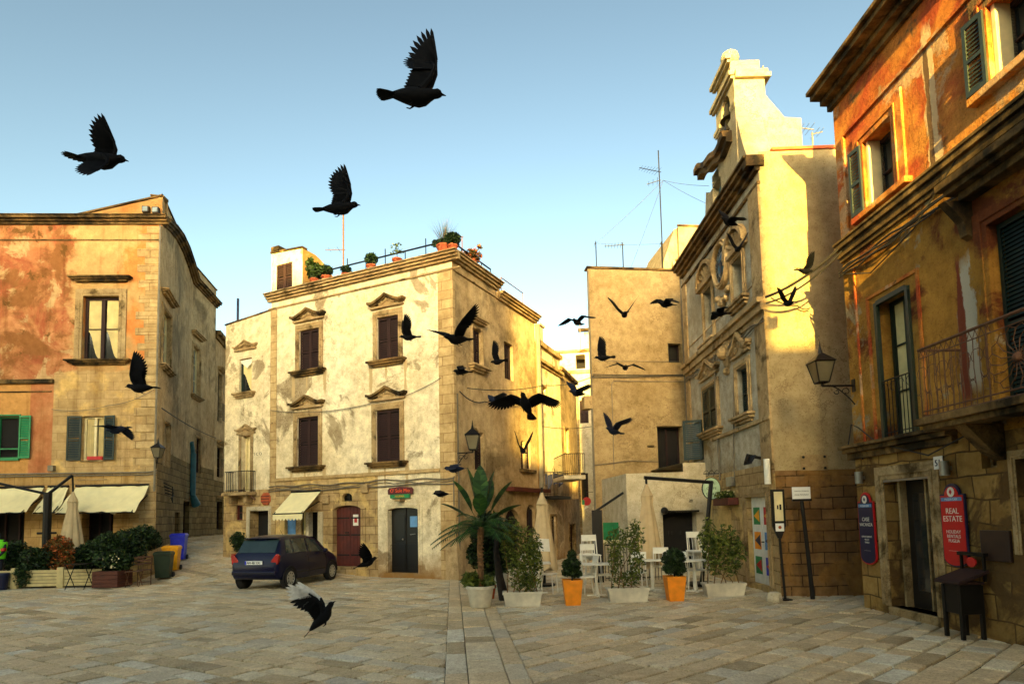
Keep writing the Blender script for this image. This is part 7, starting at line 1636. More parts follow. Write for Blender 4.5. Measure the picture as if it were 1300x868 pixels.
def flyer_stand():
    GO = Fac.__new__(Fac); GO.o = G1.P(0, 0, .3); GO.o.z = 0; GO.d = G1.d; GO.n = G1.n
    s, _ = GO.uv(1222, 760); p = G1.P(s, 0, .3); T = thing('document_stand', p, 'black wrought stand with box and lid beneath the red sign', 'stand'); fr = lambda a, b, c: G1.P(s+a*.85, b, .3+c)
    for sx in (-1, 1):
        for sz in (-1, 1): mb = MB(); mb.box(fr, *sorted((sx*.16, sx*.22)), 0, .75, *sorted((sz*.12, sz*.17))); obj('leg', mb, MT['iron'], T, bevel=.006)
    mb = MB(); mb.box(fr, -.22, .22, .35, .76, -.155, .155); obj('cabinet', mb, MT['iron'], T, bevel=.01)
    mb = MB(); f2 = lambda a, b, c: fr(a, b-c*.35, c); mb.box(f2, -.3, .3, .84, .89, -.22, .22); mb.box(fr, -.24, .24, .762, .80, -.18, .18); obj('sloping_top', mb, MT['dark_wood'], T, bevel=.008)
    mb = MB(); mb.box(fr, -.27, -.23, .8, 1.15, -.2, -.17); mb.box(fr, .23, .27, .8, 1.15, -.2, -.17); mb.box(fr, -.3, .3, 1.15, 1.2, -.22, -.15); obj('back_rail', mb, MT['iron'], T)
    mb = MB(); mb.lathe(lambda a, b, c: fr(a*1.5, 1.06+b, -.18+c), [(.001, 0), (.07, 0), (.07, .02), (.001, .025)], 18); obj('red_badge', mb, MT['red'], T)
flyer_stand()
def bus_sign():
    P0 = F2.P(0, 0, 0); p = pt(992, 740, 13.3); p = Vector((p.x, 13.3, 0)); T = thing('notice_post', p, 'black framed notice post with two panels, at the church corner', 'sign'); x0, x1 = pt(980, 650, 13.3).x, pt(994, 650, 13.3).x; z = lambda v: pt(987, v, 13.3).z
    fr = lambda a, b, c: Vector((a, 13.3-c, b)); xc = (x0+x1)/2; mb = MB(); mb.prism(fr, [(x0-.02, z(667)), (xc-.03, z(683)), (xc+.03, z(683)), (x1+.02, z(667)), (x1+.02, z(621)), (x0-.02, z(621))], 0, .08); B = obj('frame', mb, MT['iron'], T, bevel=.008)
    mb = MB(); mb.box(fr, x0+.025, x1-.03, z(661), z(624), .081, .086); Q = obj('upper_panel', mb, MT['off_white'], B); mb = MB(); mb.box(fr, xc-.04, xc-.01, z(646), z(641), .087, .089); mb.box(fr, xc+.01, xc+.05, z(647), z(640), .087, .089); obj('pictogram', mb, MT['iron'], Q)
    mb = MB(); mb.box(fr, x0+.025, x1-.03, z(674), z(664), .081, .086); Q = obj('lower_panel', mb, MT['plate_white'], B); mb = MB(); mb.ball(fr(xc, z(669), .086), .035, 8, 5); obj('round_mark', mb, MT['terracotta'], Q)
    mb = MB(); mb.tube([fr(xc, z(683), .04), fr(xc+.05, .02, .04)], .028, 8); obj('post', mb, MT['iron'], T); mb = MB(); mb.box(fr, xc-.06, xc+.16, 0, .03, -.08, .14); obj('foot', mb, MT['iron'], T)
    p = Vector((pt(986, 745, 13.15).x, 13.1, 0)); T = thing('concrete_foot', p, 'small whitish block with blue smear at the foot of the notice post', 'block'); mb = MB(); mb.lathe(lambda a, b, c: p+Vector((a*.95-.08, b*.8, c)), [(.17, 0), (.18, .05), (.14, .17), (.09, .2), (.001, .2)], 9); obj('block', mb, MT['white_wash'], T)
    p = Vector((pt(1020, 745, 13.4).x, 13.4, 0)); T = thing('information_sign', p, 'white lettered panel on a dark post before the bare stone wall', 'sign'); z = lambda v: pt(1016, v, 13.4).z; x0, x1 = pt(1004, 625, 13.4).x, pt(1027, 625, 13.4).x; fr = lambda a, b, c: Vector((a, 13.4-c, b))
    mb = MB(); mb.box(fr, x0, x1, z(633), z(618), .05, .07); B = obj('panel', mb, MT['plate_white'], T, bevel=.004); mb = MB(); mb.box(fr, x0-.01, x1+.01, z(636), z(633)-.001, .03, .09); obj('panel_rail', mb, MT['iron'], T)
    text_mesh('lettering', 'CENTRO STORICO', .036, lambda a, b, c: fr((x0+x1)/2+a, z(624)+b, .071+c), 'iron', B, depth=.001); text_mesh('lettering', 'ZONA PEDONALE', .036, lambda a, b, c: fr((x0+x1)/2+a, z(628.5)+b, .071+c), 'iron', B, depth=.001)
    mb = MB(); xx = pt(1017, 640, 13.4).x; mb.tube([fr(xx, z(633), .03), fr(xx+.07, 1.0, .03), fr(xx+.12, 0.0, .03)], [.04, .045, .05], 8); obj('post', mb, MT['iron'], T)
bus_sign()
def sole_mio():
    s0, s1, z0, z1 = B1.rect(495.5, 526, 617.5, 634); T = thing('restaurant_sign', B1.P((s0+s1)/2, z0), "dark red sign with orange lettering O' Sole Mio over the black door", 'sign'); c = (s0+s1)/2; H = z1-z0
    mb = MB(); mb.prism(B1.P, [(s0, z0+H*.42), (s0-.02, z1-.1), (s0+.04, z1-.03), (c, z1), (s1-.04, z1-.03), (s1+.03, z1-.1), (s1, z0+H*.42)][::-1], .06, .12); P_ = obj('upper_board', mb, simple('dark_red_board', h((84, 14, 12)), .5), T, bevel=.006)
    text_mesh('lettering', "O' Sole Mio", .165, lambda a, b, o: B1.P(c+a, z0+H*.56+b, .121+o), 'orange_glow', P_, sx=.95)
    mb = MB(); mb.box(B1.P, s0+.07, s1-.12, z0+H*.12, z0+H*.41, .06, .11); Q = obj('lower_strip', mb, MT['green'], T); text_mesh('lettering', 'PIZZERIA', .09, lambda a, b, o: B1.P(c-.02+a, z0+H*.18+b, .111+o), 'yellow_bin', Q)
    mb = MB(); mb.box(B1.P, c-.12, c+.1, z0-.06, z0+.02, 0, .25); obj('bracket', mb, MT['trim'], T)
MT['orange_glow'] = simple('orange_red_lettering', h((244, 84, 30)), .5, var=.1)
sole_mio()
def church_bits():
    q = F1.rect(909, 925, 606, 633); s = (q[0]+q[1])/2; T = thing('oval_sign', F1.P(s, q[2], .1), 'pale green oval hanging sign beside the painted church door', 'sign'); c = (q[2]+q[3])/2; r = (q[3]-q[2])/2; P0 = F1.P(s, c, .3)
    fr = lambda a, b, o: P0+Vector((a, -o, b)); mb = MB(); N = 24; mb.prism(fr, [(.24*math.cos(2*math.pi*i/N), r*math.sin(2*math.pi*i/N)) for i in range(N)], -.02, .02); B = obj('sign_plate', mb, MT['pale_green'], T); mb = MB(); mb.tube([fr(.25*math.cos(2*math.pi*i/N), (r+.01)*math.sin(2*math.pi*i/N), 0) for i in range(N+1)], .016, 5); obj('rim', mb, MT['dark_green'], B)
    for k, t in enumerate(('BAR', 'CAFFE', 'GELATI')): text_mesh('lettering', t, .1, lambda a, b, o, k=k: fr(a, .12-.15*k+b, .021+o), 'dark_green', B, depth=.001)
    mb = MB(); mb.tube([F1.P(s, q[3]+.12, 0), F1.P(s, q[3]+.12, .5)], .014, 5)
    for k in range(3): mb.tube([F1.P(s, q[3]+.12+.09*math.sin(t), .12+.15*k+.07*math.cos(t)) for t in [j*.7 for j in range(8)]], .008, 4)
    obj('scroll_bracket', mb, MT['iron'], T)
    q = F1.rect(919, 939, 632, 641); T = thing('flower_trough', F1.P(q[0], q[2]), 'brown wall trough of yellow and red flowers on the church front', 'planter'); mb = MB(); mb.box(F1.P, q[0], q[1], q[2], q[3], .02, .3); obj('trough', mb, MT['brown_wood'], T, bevel=.01); rnd = random.Random(3); mb = MB(); leaf_cloud(mb, [(F1.P((q[0]+q[1])/2, q[3]+.08, .18), (.2, (q[1]-q[0])*.5, .12))], 400, .05, rnd); obj('foliage', mb, MT['leaf'], T); mb = MB(); leaf_cloud(mb, [(F1.P((q[0]+q[1])/2, q[3]+.12, .18), (.2, (q[1]-q[0])*.5, .12))], 40, .06, rnd, 1); obj('flower', mb, MT['flower_y'], T)
    q = F1.rect(927, 934, 605, 617); mb = MB(); mb.box(F1.P, *q, .01, .12); tag(obj('meter_box', mb, MT['chrome'], None, bevel=.01, at=tuple(F1.P(q[0], q[2]))), 'small grey metal box on the church front above the flower trough', 'box')
church_bits()
def wall_lamps():
    s, z = G1.uv(1090, 487); lantern(G1.P(.12, z), -G1.d*0+G1.n*1.0, 'lantern with pointed cap on a scrolled bracket, corner of the orange townhouse', 1.15, .62)
    s, z = B2.uv(578, 575); lantern(B2.P(.12, z), (.9, -.35, 0), 'lantern on the side of the cream corner house above the palm', 1.3, .55)
    s, z = A1.uv(196, 584); lantern(A1.P(-.02, z), (.6, -.8, 0), 'lantern on the corner of the left palazzo', 1.0, .35)
    s, z = A2.uv(208, 625); T = thing('wall_bracket', A2.P(s, z), 'twisted iron bracket on the lane side of the left palazzo', 'bracket'); mb = MB()
    for k in range(4): mb.tube([A2.P(s-.2+.1*k, z+.35-.12*k, .02), A2.P(s-.1+.1*k, z+.2-.1*k, .3), A2.P(s+.2-.1*k, z-.35+.05*k, .25)], .02, 5)
    obj('scroll', mb, MT['iron'], T)
    s, z = F1.uv(975, 580); T = thing('bunched_bracket', F1.P(s, z), 'dark ragged lamp bracket at the top of the church corner post', 'bracket'); mb = MB(); mb.tube([F1.P(s-.3, z, 0), F1.P(s-.3, z+.08, .35), F1.P(s+.1, z-.12, .55)], .04, 5)
    for k in range(6): mb.tube([F1.P(s-.3+.07*k, z+.05, .3), F1.P(s-.35+.08*k, z-.14, .42)], .02, 4)
    obj('bracket', mb, MT['iron'], T)
wall_lamps()

# ---------------------------------------------------------------- roofs: plants, aerials, cables
def roof_plants():
    zt = B1.uv(560, 329)[1]+.13
    def R1(u, v=0): return B1.uv(u, 350)[0]
    def blob(u, label, blobs, seed, leaf, n, size, ph=.25, pr=.16, side=B1): s = (B1.uv(u, 340)[0] if side is B1 else B2.uv(u, 350)[0]); shrub_pot('terrace_plant', side.P(s, zt, -.05), label, 'potted plant', blobs, seed, leaf, 'terracotta', pr, ph, n, size, 'potted plants along the roof terrace')
    blob(398, 'leafy potted plant beside the rooftop stair room', [((0, 0, .55), (.3, .2, .3)), ((-.15, 0, .8), (.15, .15, .25)), ((.2, 0, .5), (.25, .2, .2))], 71, 'leaf_dark', 900, .09)
    blob(413, 'low bushy pot, second along the roof terrace', [((0, 0, .45), (.22, .2, .2))], 72, 'leaf_dark', 500, .07)
    blob(438, 'small low plant near the foot of the orange mast', [((0, 0, .3), (.2, .15, .14))], 73, 'leaf_dark', 300, .06, .15)
    blob(470, 'round dark bush in the middle of the roof terrace rail', [((0, 0, .45), (.22, .2, .22))], 74, 'leaf_dark', 700, .06)
    blob(503, 'wispy bare plant on the roof terrace', [((0, 0, .55), (.25, .15, .25))], 75, 'leaf', 90, .05)
    blob(574, 'round dark bush on the very corner of the roof', [((0, 0, .45), (.26, .22, .22))], 76, 'leaf_dark', 900, .06)
    blob(601, 'orange flowering plant on the side parapet', [((0, 0, .4), (.35, .2, .25)), ((.25, 0, .7), (.1, .1, .1))], 77, 'leaf_red', 500, .07, side=B2)
    s = B1.uv(562, 330)[0]; p = B1.P(s, zt, -.1); T = thing('grass_palm', p, 'fountain of long thin blades in a terracotta pot on the roof corner', 'potted plant', None); mb = MB(); mb.lathe(lambda a, b, c: p+Vector((a, b, c)), [(.16, 0), (.24, .28), (.26, .28), (.26, .33), (.001, .3)], 16); obj('pot', mb, MT['terracotta'], T, True)
    rnd = random.Random(77); mb = MB()
    for k in range(170):
        az = rnd.random()*6.283; sp = rnd.random()**.6*.75; L = rnd.uniform(.6, 1.0); pts = []
        for i in range(6): t = i/5; pts.append(p+Vector((math.cos(az)*sp*t*L, math.sin(az)*sp*t*L, .3+L*t-.35*sp*t*t*L)))
        w_ = Vector((-math.sin(az), math.cos(az), 0))*.009
        for i in range(5): mb.idx([pts[i]-w_*(1-i/5), pts[i]+w_*(1-i/5), pts[i+1]+w_*(.8-i/5), pts[i+1]-w_*(.8-i/5)], [[0, 1, 2, 3]])
    obj('blades', mb, MT['leaf_pale'], T); mb = MB(); leaf_cloud(mb, [(p+Vector((0, 0, .4)), (.4, .25, .14))], 500, .07, rnd); obj('foliage', mb, MT['leaf_dark'], T)
roof_plants()
def yagi(name, base, H, label, parts, mat='iron', r=.025):
    T = thing(name, base, label, 'aerial', 'television aerials on the roofs'); mb = MB(); b = Vector(base); mb.tube([b, b+Vector((0, 0, H))], r, 6); obj('mast', mb, MT[mat], T)
    for z, L, n, dx in parts:
        mb = MB(); c = b+Vector((0, 0, z)); d = Vector(dx).normalized(); sd = d.cross(Vector((0, 0, 1))).normalized()
        mb.tube([c-d*L*.1, c+d*L], .014, 5)
        for k in range(n): q = c+d*(L*(k+.5)/n); w_ = .28*(1-.5*k/n); mb.tube([q-sd*w_, q+sd*w_], .007, 4)
        obj('aerial_array', mb, MT[mat], T)
    return T
def aerials():
    zt = B1.uv(560, 329)[1]; p = B1.P(B1.uv(436, 300)[0], zt-.3, -2); p = pt(436, 345, 23.5); yagi('roof_aerial', (p.x, p.y, zt-.5), pt(436, 270, 23.5).z-zt+.5, 'tall orange-lit mast with one crossbar behind the roof terrace', [(pt(436, 317, 23.5).z-zt+.5, .7, 2, (-1, 0, .0))], 'rust', .03)
    p = pt(587, 330, 23.0); yagi('roof_aerial', (p.x, p.y, zt-.3), pt(587, 300, 23).z-zt+.3, 'short pale mast behind the grassy roof corner', [(pt(587, 301, 23).z-zt+.3, .6, 4, (-1, 0, 0))], 'rust', .02)
    zt = E1.uv(800, 342.5)[1]; Y = 23.5
    for u0, v0, lab, parts in ((842, 191, 'tallest thin mast with stacked arrays on the ochre building', [((218), 0.85, 7, (-1, -.3, .05)), (229, .5, 3, (-1, .2, -.2))]), (791.5, 308, 'short mast with one array on the ochre building', [(311, .7, 6, (-1, .1, .0))]), (757.5, 307, 'bare post at the left edge of the ochre roof', [(309, .06, 1, (-1, 0, 0))]), (841, 307, 'bare post beside the tallest mast', [(309, .06, 1, (-1, 0, 0))])):
        p = pt(u0, 345, Y); top = pt(u0, v0, Y).z; q = yagi('roof_aerial', (p.x, Y, zt-.1), top-zt+.1, lab, [(pt(u0, v, Y).z-zt+.1, L, n, d) for v, L, n, d in parts], 'iron', .022)
    a, b, c = pt(842, 229, Y), pt(757.5, 308, Y), pt(791, 330, Y)
    for P_, lab in (([a, b], 'guy wire from the tallest mast to the left roof post'), ([a, pt(800, 342, Y)], 'guy wire from the tallest mast to the ochre roof'), ([a, pt(900, 236, 19)], 'upper thin wire from the mast towards the bell gable'), ([a+Vector((0, 0, .0)), pt(905, 262, 19)], 'lower thin wire from the mast towards the bell gable'), ([pt(757.5, 309, Y), pt(841, 309, Y)], 'thin wire stretched level above the ochre roof')): cable(P_, .006, .05, lab, 'cable', group='thin wires around the roof aerials')
    p = pt(1033, 200, 17); yagi('roof_aerial', (p.x, p.y, F2.uv(1040, 190)[1]-.2), pt(1033, 168, 17).z-F2.uv(1040, 190)[1]+.2, 'small white aerial on the church roof beside the bell gable', [(pt(1033, 160, 17).z-F2.uv(1040, 190)[1]+.1, .5, 4, (-1, 0, .15)), (pt(1033, 166, 17).z-F2.uv(1040, 190)[1]+.1, .3, 2, (1, 0, .2))], 'cable_pale', .02)
    p = pt(302, 400, 25); yagi('roof_aerial', (p.x, p.y, B1.uv(300, 412)[1]-.4), pt(302, 379, 25).z-B1.uv(300, 412)[1]+.4, 'plain dark pole on the annexe roof', [], 'navy', .05)
    p = pt(737, 440, 36.5); yagi('roof_aerial', (p.x, p.y, pt(737, 447, 37).z), 1.6, 'spindly aerial on the pale house at the end of the street', [(1.0, .6, 4, (-1, 0, .1)), (1.5, .6, 4, (-1, 0, .0))], 'cable_pale', .03)
aerials()
def cables():
    G = 'cables strung across the square'
    zc = lambda F, u, v: F.P(*F.uv(u, v), .1)
    a1 = zc(F1, 978, 377); b1 = zc(G1, 1075, 312)
    cable([a1, b1], .03, .12, 'thick sagging cable between the church corner and the orange townhouse, upper', group=G)
    cable([a1+Vector((0, 0, -.14)), b1+Vector((0, 0, -.1))], .02, .16, 'thinner cable just below the thick one, between church and orange townhouse', group=G)
    cable([zc(A1, 68, 520), zc(A1, 140, 515), zc(A1, 199, 494)], .012, .12, 'loose cable looping across the front of the left palazzo', 'cable_pale', group=G)
    cable([A2.P(0.1, A2.uv(203, 519)[1], .1), A3.P(sA3-.1, A3.uv(272, 556)[1], .1)], .02, .1, 'cable running up the lane along the palazzo flank', 'cable', group=G)
    cable([A3.P(sA3, A3.uv(272, 528)[1], .2), B1.P(*B1.uv(347, 537), .05)], .014, .1, 'cable crossing the lane to the annexe', group=G)
    cable([B1.P(*B1.uv(345, 521), .05), B1.P(*B1.uv(470, 513), .06), B1.P(*B1.uv(561, 480), .06)], .012, .16, 'thin cable looping across the cream house front', 'cable_pale', group=G)
    cable([zc(B2, 590, 493), pt(690, 489, 23), E1.P(*E1.uv(753, 478), .1)], .015, .12, 'cable crossing the narrow street between cream and ochre buildings', 'cable', group=G)
    cable([zc(B2, 580, 497), zc(B2, 612, 510), zc(B2, 668, 508)], .018, .15, 'dark cable sagging along the side of the cream house', 'cable', group=G)
    cable([E1.P(*E1.uv(752, 476), .1), E1.P(*E1.uv(869, 476), .08)], .018, .03, 'dark cable along the ochre building front', 'cable', group=G)
    cable([pt(684, 540, 25), pt(752, 541, 22)], .012, .1, 'lower cable across the narrow street', 'cable', group=G)
    cable([zc(F1, 985, 378), zc(F2, 1010, 390), zc(F2, 1026, 393)], .014, .05, 'short frayed cable on the church flank', 'cable', group=G)
cables()
def person_():
    q = pt(-3, 690, 19.9); p = Vector((q.x, q.y, 0)); me = bpy.data.meshes.new('person'); V = []; E = []; Rd = []
    def add(v, r, par=None): V.append(v); Rd.append(r); (E.append((par, len(V)-1)) if par is not None else None); return len(V)-1
    pel = add((0, 0, .95), .15); ch = add((0, 0, 1.3), .17, pel); nk = add((0, 0, 1.48), .06, ch); hd = add((0, -.02, 1.62), .1, nk); add((0, -.01, 1.72), .07, hd)
    for s in (-1, 1):
        sh = add((s*.2, 0, 1.42), .065, ch); el = add((s*.27, -.05, 1.14), .045, sh); wr = add((s*.24, -.22, .98), .032, el); add((s*.23, -.3, .96), .035, wr)
        hp = add((s*.1, 0, .88), .1, pel); kn = add((s*.11, -.02, .48), .065, hp); an = add((s*.12, .02, .08), .042, kn); add((s*.12, -.16, .04), .04, an)
    me.from_pydata(V, E, []); o = bpy.data.objects.new('person', me); COL.objects.link(o); o.location = p; md = o.modifiers.new('skin', 'SKIN'); md.use_smooth_shade = True; sv = me.skin_vertices[0].data
    for i, r in enumerate(Rd): sv[i].radius = (r, r)
    sv[0].use_root = True; o.modifiers.new('sub', 'SUBSURF').levels = 1; me.materials.append(MT['cloth_dark']); tag(o, 'person in a bright green hi-vis vest cut off by the left edge', 'person')
    mb = MB(); f = lambda a, b, c: p+Vector((a, b, c)); mb.lathe(f, [(.19, .88), (.21, 1.0), (.225, 1.2), (.24, 1.38), (.16, 1.47), (.08, 1.48)], 20, 1.15, .9); obj('vest', mb, MT['hivis'], o, True)
    mb = MB(); mb.box(f, .22, .33, -.16, -.04, 1.12, 1.22); obj('armband', mb, MT['red'], o, bevel=.02)
person_()
q = pt(2, 725, 19.1); p = Vector((q.x, q.y, 0)); mb = MB(); mb.lathe(lambda a, b, c: p+Vector((a, b, c)), [(.15, 0), (.2, .45), (.22, .45), (.2, .5), (.001, .48)], 16); tag(obj('blue_tub', mb, MT['navy'], None, True, at=tuple(p)), 'dark blue tub at the left end of the slatted planters', 'tub')
# ---------------------------------------------------------------- pigeons
def pigeon_mesh(mb, wl, wr, tail=.5, span=1.0, gap=.3):
    """pigeon about 0.33 m long, head towards +x. wl / wr = (elevation of arm, elevation of hand, sweep back, stretch)"""
    N = 14
    prof = [(-.15, .010, .004), (-.12, .022, .002), (-.08, .036, 0), (-.03, .050, -.004), (.02, .055, -.008), (.06, .049, -.004), (.09, .034, .006), (.11, .027, .014), (.13, .027, .018), (.147, .019, .017), (.155, .008, .013), (.178, .002, .006)]
    V = []
    for x, r, z in prof: V += [Vector((x, r*math.cos(2*math.pi*k/N), z+r*.95*math.sin(2*math.pi*k/N))) for k in range(N)]
    m = len(prof); mb.idx(V, [[i*N+k, i*N+(k+1) % N, (i+1)*N+(k+1) % N, (i+1)*N+k] for i in range(m-1) for k in range(N)]+[list(range(N))[::-1], [(m-1)*N+k for k in range(N)]])
    def blade(p, d, L, w_, nrm, taper=.55):
        s = d.cross(nrm).normalized(); t = nrm.normalized()*.0012; o = [(0, -.5), (.5, -.62), (.85, -.45), (1, 0), (.85, .45), (.5, .5), (0, .45)]
        A = [p+d*(L*a)+s*(w_*b)+t for a, b in o]; B = [q-t*2 for q in A]; n = len(o); mb.idx(A+B, [list(range(n)), list(range(n, 2*n))[::-1]]+[[i, n+i, n+(i+1) % n, (i+1) % n] for i in range(n)])
    K = 9
    for k in range(K):
        a = (k/(K-1)-.5)*tail*1.6; d = Vector((-math.cos(a), math.sin(a), -.02)); blade(Vector((-.10, .012*(k/(K-1)-.5), .002+.0006*k)), d, .125-.01*abs(a), .026, Vector((0, 0, 1)))
    for side, W in ((1, wl), (-1, wr)):
        e1, e2, sw, st = W; e1, e2 = R(e1), R(e2); y = Vector((0, side, 0)); z = Vector((0, 0, 1)); x = Vector((1, 0, 0))
        a1 = (y*math.cos(e1)+z*math.sin(e1)); n1 = (z*math.cos(e1)-y*math.sin(e1))
        a2 = (y*math.cos(e2)+z*math.sin(e2)); n2 = (z*math.cos(e2)-y*math.sin(e2))
        sh = Vector((.055, side*.03, .018)); fw = math.sin(R(25)); wrist = sh+(a1*.105+x*.035)*st*span
        hand = wrist+(a2*.07-x*.01*sw)*st*span
        # arm: thick leading edge
        mb.tube([sh-x*.02, sh.lerp(wrist, .5)+x*.004, wrist, hand, hand+(a2*.07-x*.035*sw)*span], [.022, .014, .011, .007, .002], 7)
        # secondaries
        for k in range(9):
            t = k/8; p = sh.lerp(wrist, t)-x*.005; d = (-x*(1.0)+a1*(.18+.15*t)).normalized(); blade(p, d, .115+.008*t, .03, n1)
            blade(p+n1*.003, d, .06, .028, n1)
        # primaries fan out over the hand
        for k in range(10):
            t = k/9; p = wrist.lerp(hand, min(1, t*1.1)); ang = (1-t)**1.0*R(72)+R(8+10*sw)
            d = (a2*math.cos(ang)-x*math.sin(ang)).normalized(); L = (.125+.05*math.sin(t*2.2))*span*(.8+.2*st); blade(p, d, L, .036-.014*t, n2)
            if t < .8: blade(p+n2*.003, d, L*.5, .028, n2)
    for s in (-1, 1): mb.tube([Vector((-.01, s*.018, -.05)), Vector((-.03, s*.018, -.065)), Vector((-.05, s*.018, -.06))], [.006, .004, .003], 5)
def pigeon(u, v, Y, heading, pitch, roll, wl, wr, label, tail=.5, mat='pigeon', span=1.18, z=None):
    """heading: degrees, 0 = flying to the right of the picture, 90 = away"""
    p = pt(u, v, Y)
    if z is not None: p.z = z
    mb = MB(); pigeon_mesh(mb, wl, wr, tail, span); me_m = MT[mat]
    o = obj('pigeon', mb, me_m, None, True); o.location = p
    o.rotation_euler = (Matrix.Rotation(R(heading), 3, 'Z') @ Matrix.Rotation(R(-pitch), 3, 'Y') @ Matrix.Rotation(R(roll), 3, 'X')).to_euler()
    tag(o, label, 'pigeon', 'pigeons in flight over the square'); return o
U = (78, 84, .6, 1)
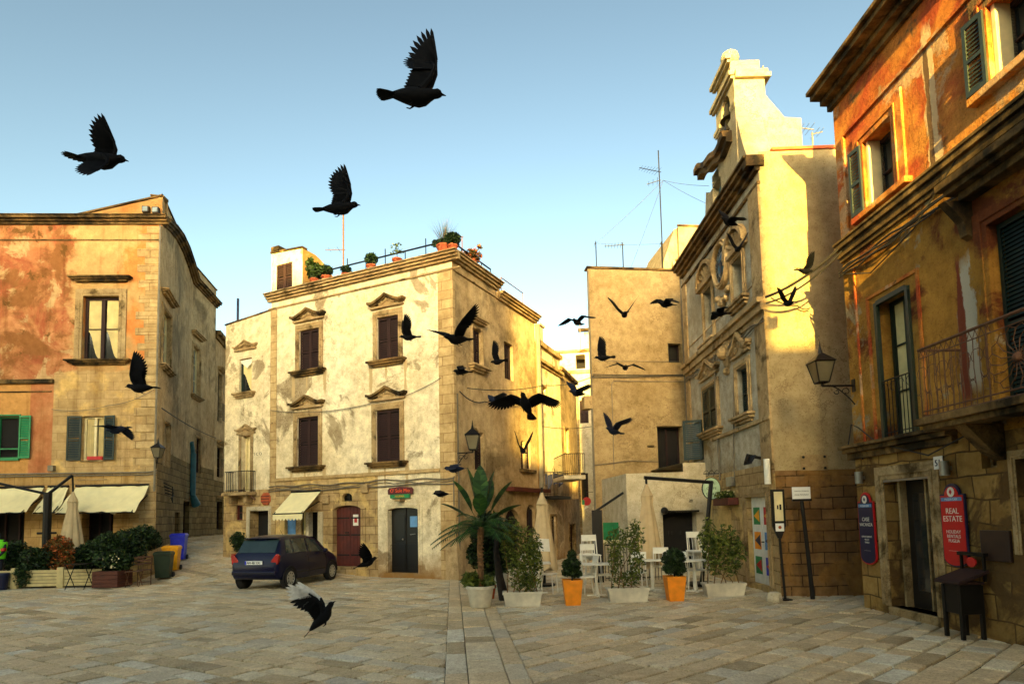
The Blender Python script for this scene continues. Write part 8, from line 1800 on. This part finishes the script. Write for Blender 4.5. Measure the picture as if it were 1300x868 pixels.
PG = [
 (527, 122, 3.45, 0, -3, 0, (82, 86, .3, 1.25), (97, 128, 1.6, 1.2), 'largest pigeon, high in the sky with one wing raised straight up', .5),
 (431, 264, 5.1, 0, 4, 0, (84, 88, .4, 1), (98, 104, 1.4, .9), 'black pigeon left of centre in the sky, above the tall orange mast', .35),
 (127, 203, 3.9, 5, -4, 10, (84, 98, 1.4, .55), (-60, -40, .2, .5), 'black pigeon with fanned tail alone in the sky at upper left', 1.3),
 (178, 492, 7.0, 178, 2, 0, (84, 90, .2, 1), (96, 100, .8, .9), 'dark pigeon with lifted wings before the quoined palazzo corner', .4),
 (148, 545, 8.5, 170, -6, 0, (12, -10, .8, .8), (16, -40, .8, .8), 'blue-grey pigeon passing the dark green open shutters', .4),
 (409, 783, 5.6, 12, 48, -8, (62, 74, .2, 1.05), (70, 84, .8, 1.0), 'pale-winged pigeon rising just above the paving, body tilted up', .35),
 (466, 714, 9.5, 15, 22, 0, (28, 40, .6, .9), (30, 60, .4, 1), 'small pigeon lifting off beside the brown door', .4),
 (519, 428, 11.0, 195, -5, 0, (55, 62, .4, 1), (60, 68, .4, 1), 'small pigeon between the upper brown shutters with both wings up', .4),
 (580, 430, 6.2, 226, -8, 0, (30, 38, .9, 1.1), (30, 20, .9, 1.1), 'large blurred dark pigeon crossing the top quoins of the cream house', .4),
 (586, 472, 12, 190, 0, 0, (22, -22, .5, 1), (25, -10, .5, 1), 'small dark pigeon gliding beside the quoins under the blurred one', .4),
 (632, 459, 12, 150, 0, 20, (60, 65, .5, 1), (35, 45, .5, 1), 'small pigeon near the upper window of the shaded side wall', .4),
 (632, 510, 10.5, 200, 0, 0, (18, 4, .6, 1), (20, 30, .6, 1), 'grey-blue pigeon with pale rump over the sagging side cable', .5),
 (668, 514, 6.6, 246, 40, -6, (16, -20, .2, 1.1), (14, -22, .2, 1.1), 'large pigeon with wide drooping wing and spread feathers before the yellow house', .5),
 (577, 595, 9.8, 175, 0, -10, (10, -4, .6, .9), (12, 0, .6, .9), 'blue-grey pigeon just left of the palm crown', .5),
 (560, 627, 12.5, 180, 0, 0, (18, -14, .6, 1), (18, -14, .6, 1), 'tiny pigeon to the right of the red restaurant sign', .4),
 (733, 409, 11.5, 235, 0, 0, (25, -15, .4, 1), (28, -18, .4, 1), 'pigeon against the white sky left of the ochre roof', .4),
 (793, 399, 11.5, 90, 5, 0, (48, 50, .3, 1.1), (52, 54, .3, 1.1), 'pigeon with wings in a thin V on the ochre wall', .4),
 (845, 386, 10.5, 200, 0, -16, (22, -14, .4, 1.05), (24, -12, .4, 1.05), 'pigeon with arched wings near the upper right of the ochre wall', .4),
 (766, 454, 11.5, 170, 0, 12, (74, 86, .4, 1), (58, 70, .3, 1), 'pigeon with upright wings at the left edge of the ochre wall', .4),
 (794, 466, 12, 90, 5, 5, (24, -22, .4, 1), (24, -20, .4, 1), 'small pigeon seen head-on, left of the square black window', .4),
 (733, 499, 10.5, 205, 5, -25, (30, 34, .6, 1.1), (20, 10, .6, 1), 'grey pigeon banking between the street and the ochre wall', .4),
 (779, 547, 10, 215, 10, 0, (30, 12, .3, 1.1), (60, 58, .3, .9), 'blue-grey pigeon with spread wings above the lean-to', .4),
 (664, 572, 12, 100, 20, 0, (64, 70, .4, 1), (62, 68, .4, 1), 'small dark pigeon in front of the twin arched windows', .4),
 (914, 398, 11.5, 180, 0, 0, (14, -10, .6, .9), (14, -12, .6, .9), 'pigeon gliding below the church clock', .3),
 (937, 316, 12.5, 90, 10, 0, (56, 60, .4, .9), (56, 62, .4, .9), 'pigeon with raised wings at the right-hand upper church window', .4),
 (926, 282, 9.5, 200, 12, -35, (20, 12, .8, 1.1), (20, 12, .8, 1.1), 'dark pigeon streaking along the church cornice', .3),
 (1022, 344, 11.6, 10, -5, 0, (40, 30, .7, .8), (50, 60, .7, .8), 'pigeon beside the thick cable on the church flank', .4),
 (1001, 385, 11.6, 100, 10, 0, (50, 56, .5, .8), (64, 72, .5, .8), 'small dark pigeon under the thick cable by the lit strip of wall', .4),
]
for a in PG:
    u, v, Y, hd, pi_, ro, wl, wr, lab, tl = a; blue = any(t in lab for t in ('blue', 'grey'))
    pigeon(u, v, Y, hd, pi_, ro, wl, wr, lab, tl, 'pigeon_blue' if blue else 'pigeon')
for o in list(scene.objects):
    if o.get('label', '').startswith('pale-winged'):
        o.data.materials.append(MT['pigeon_pale'])
        for p_ in o.data.polygons:
            c = p_.center
            if abs(c.y) > .085: p_.material_index = 1

# ---------------------------------------------------------------- pieces that came out of one loop become parts of their own
import bmesh
def split_pieces(name, new):
    for o in [o for o in scene.objects if o.type == 'MESH' and (o.name == name or o.name.startswith(name+'.'))]:
        bm = bmesh.new(); bm.from_mesh(o.data); bmesh.ops.remove_doubles(bm, verts=bm.verts, dist=1e-5); seen = set(); groups = []
        for v in bm.verts:
            if v.index in seen: continue
            st = [v]; g = set([v.index]); seen.add(v.index)
            while st:
                for e in st.pop().link_edges:
                    for q in e.verts:
                        if q.index not in seen: seen.add(q.index); g.add(q.index); st.append(q)
            groups.append(g)
        bm.free()
        if len(groups) < 2: o.name = new; continue
        for g in groups:
            c = o.copy(); c.data = o.data.copy(); c.name = new; COL.objects.link(c); b = bmesh.new(); b.from_mesh(c.data); bmesh.ops.remove_doubles(b, verts=b.verts, dist=1e-5)
            bmesh.ops.delete(b, geom=[v for v in b.verts if v.index not in g], context='VERTS'); b.to_mesh(c.data); b.free()
        bpy.data.objects.remove(o)
for a_, b_ in (('pilasters', 'pilaster'), ('window_guard', 'window_rail'), ('hood_bracket', 'hood_bracket'), ('hinges', 'hinge'), ('door_surround', 'door_jamb'), ('white_pier', 'white_pier')): split_pieces(a_, b_)
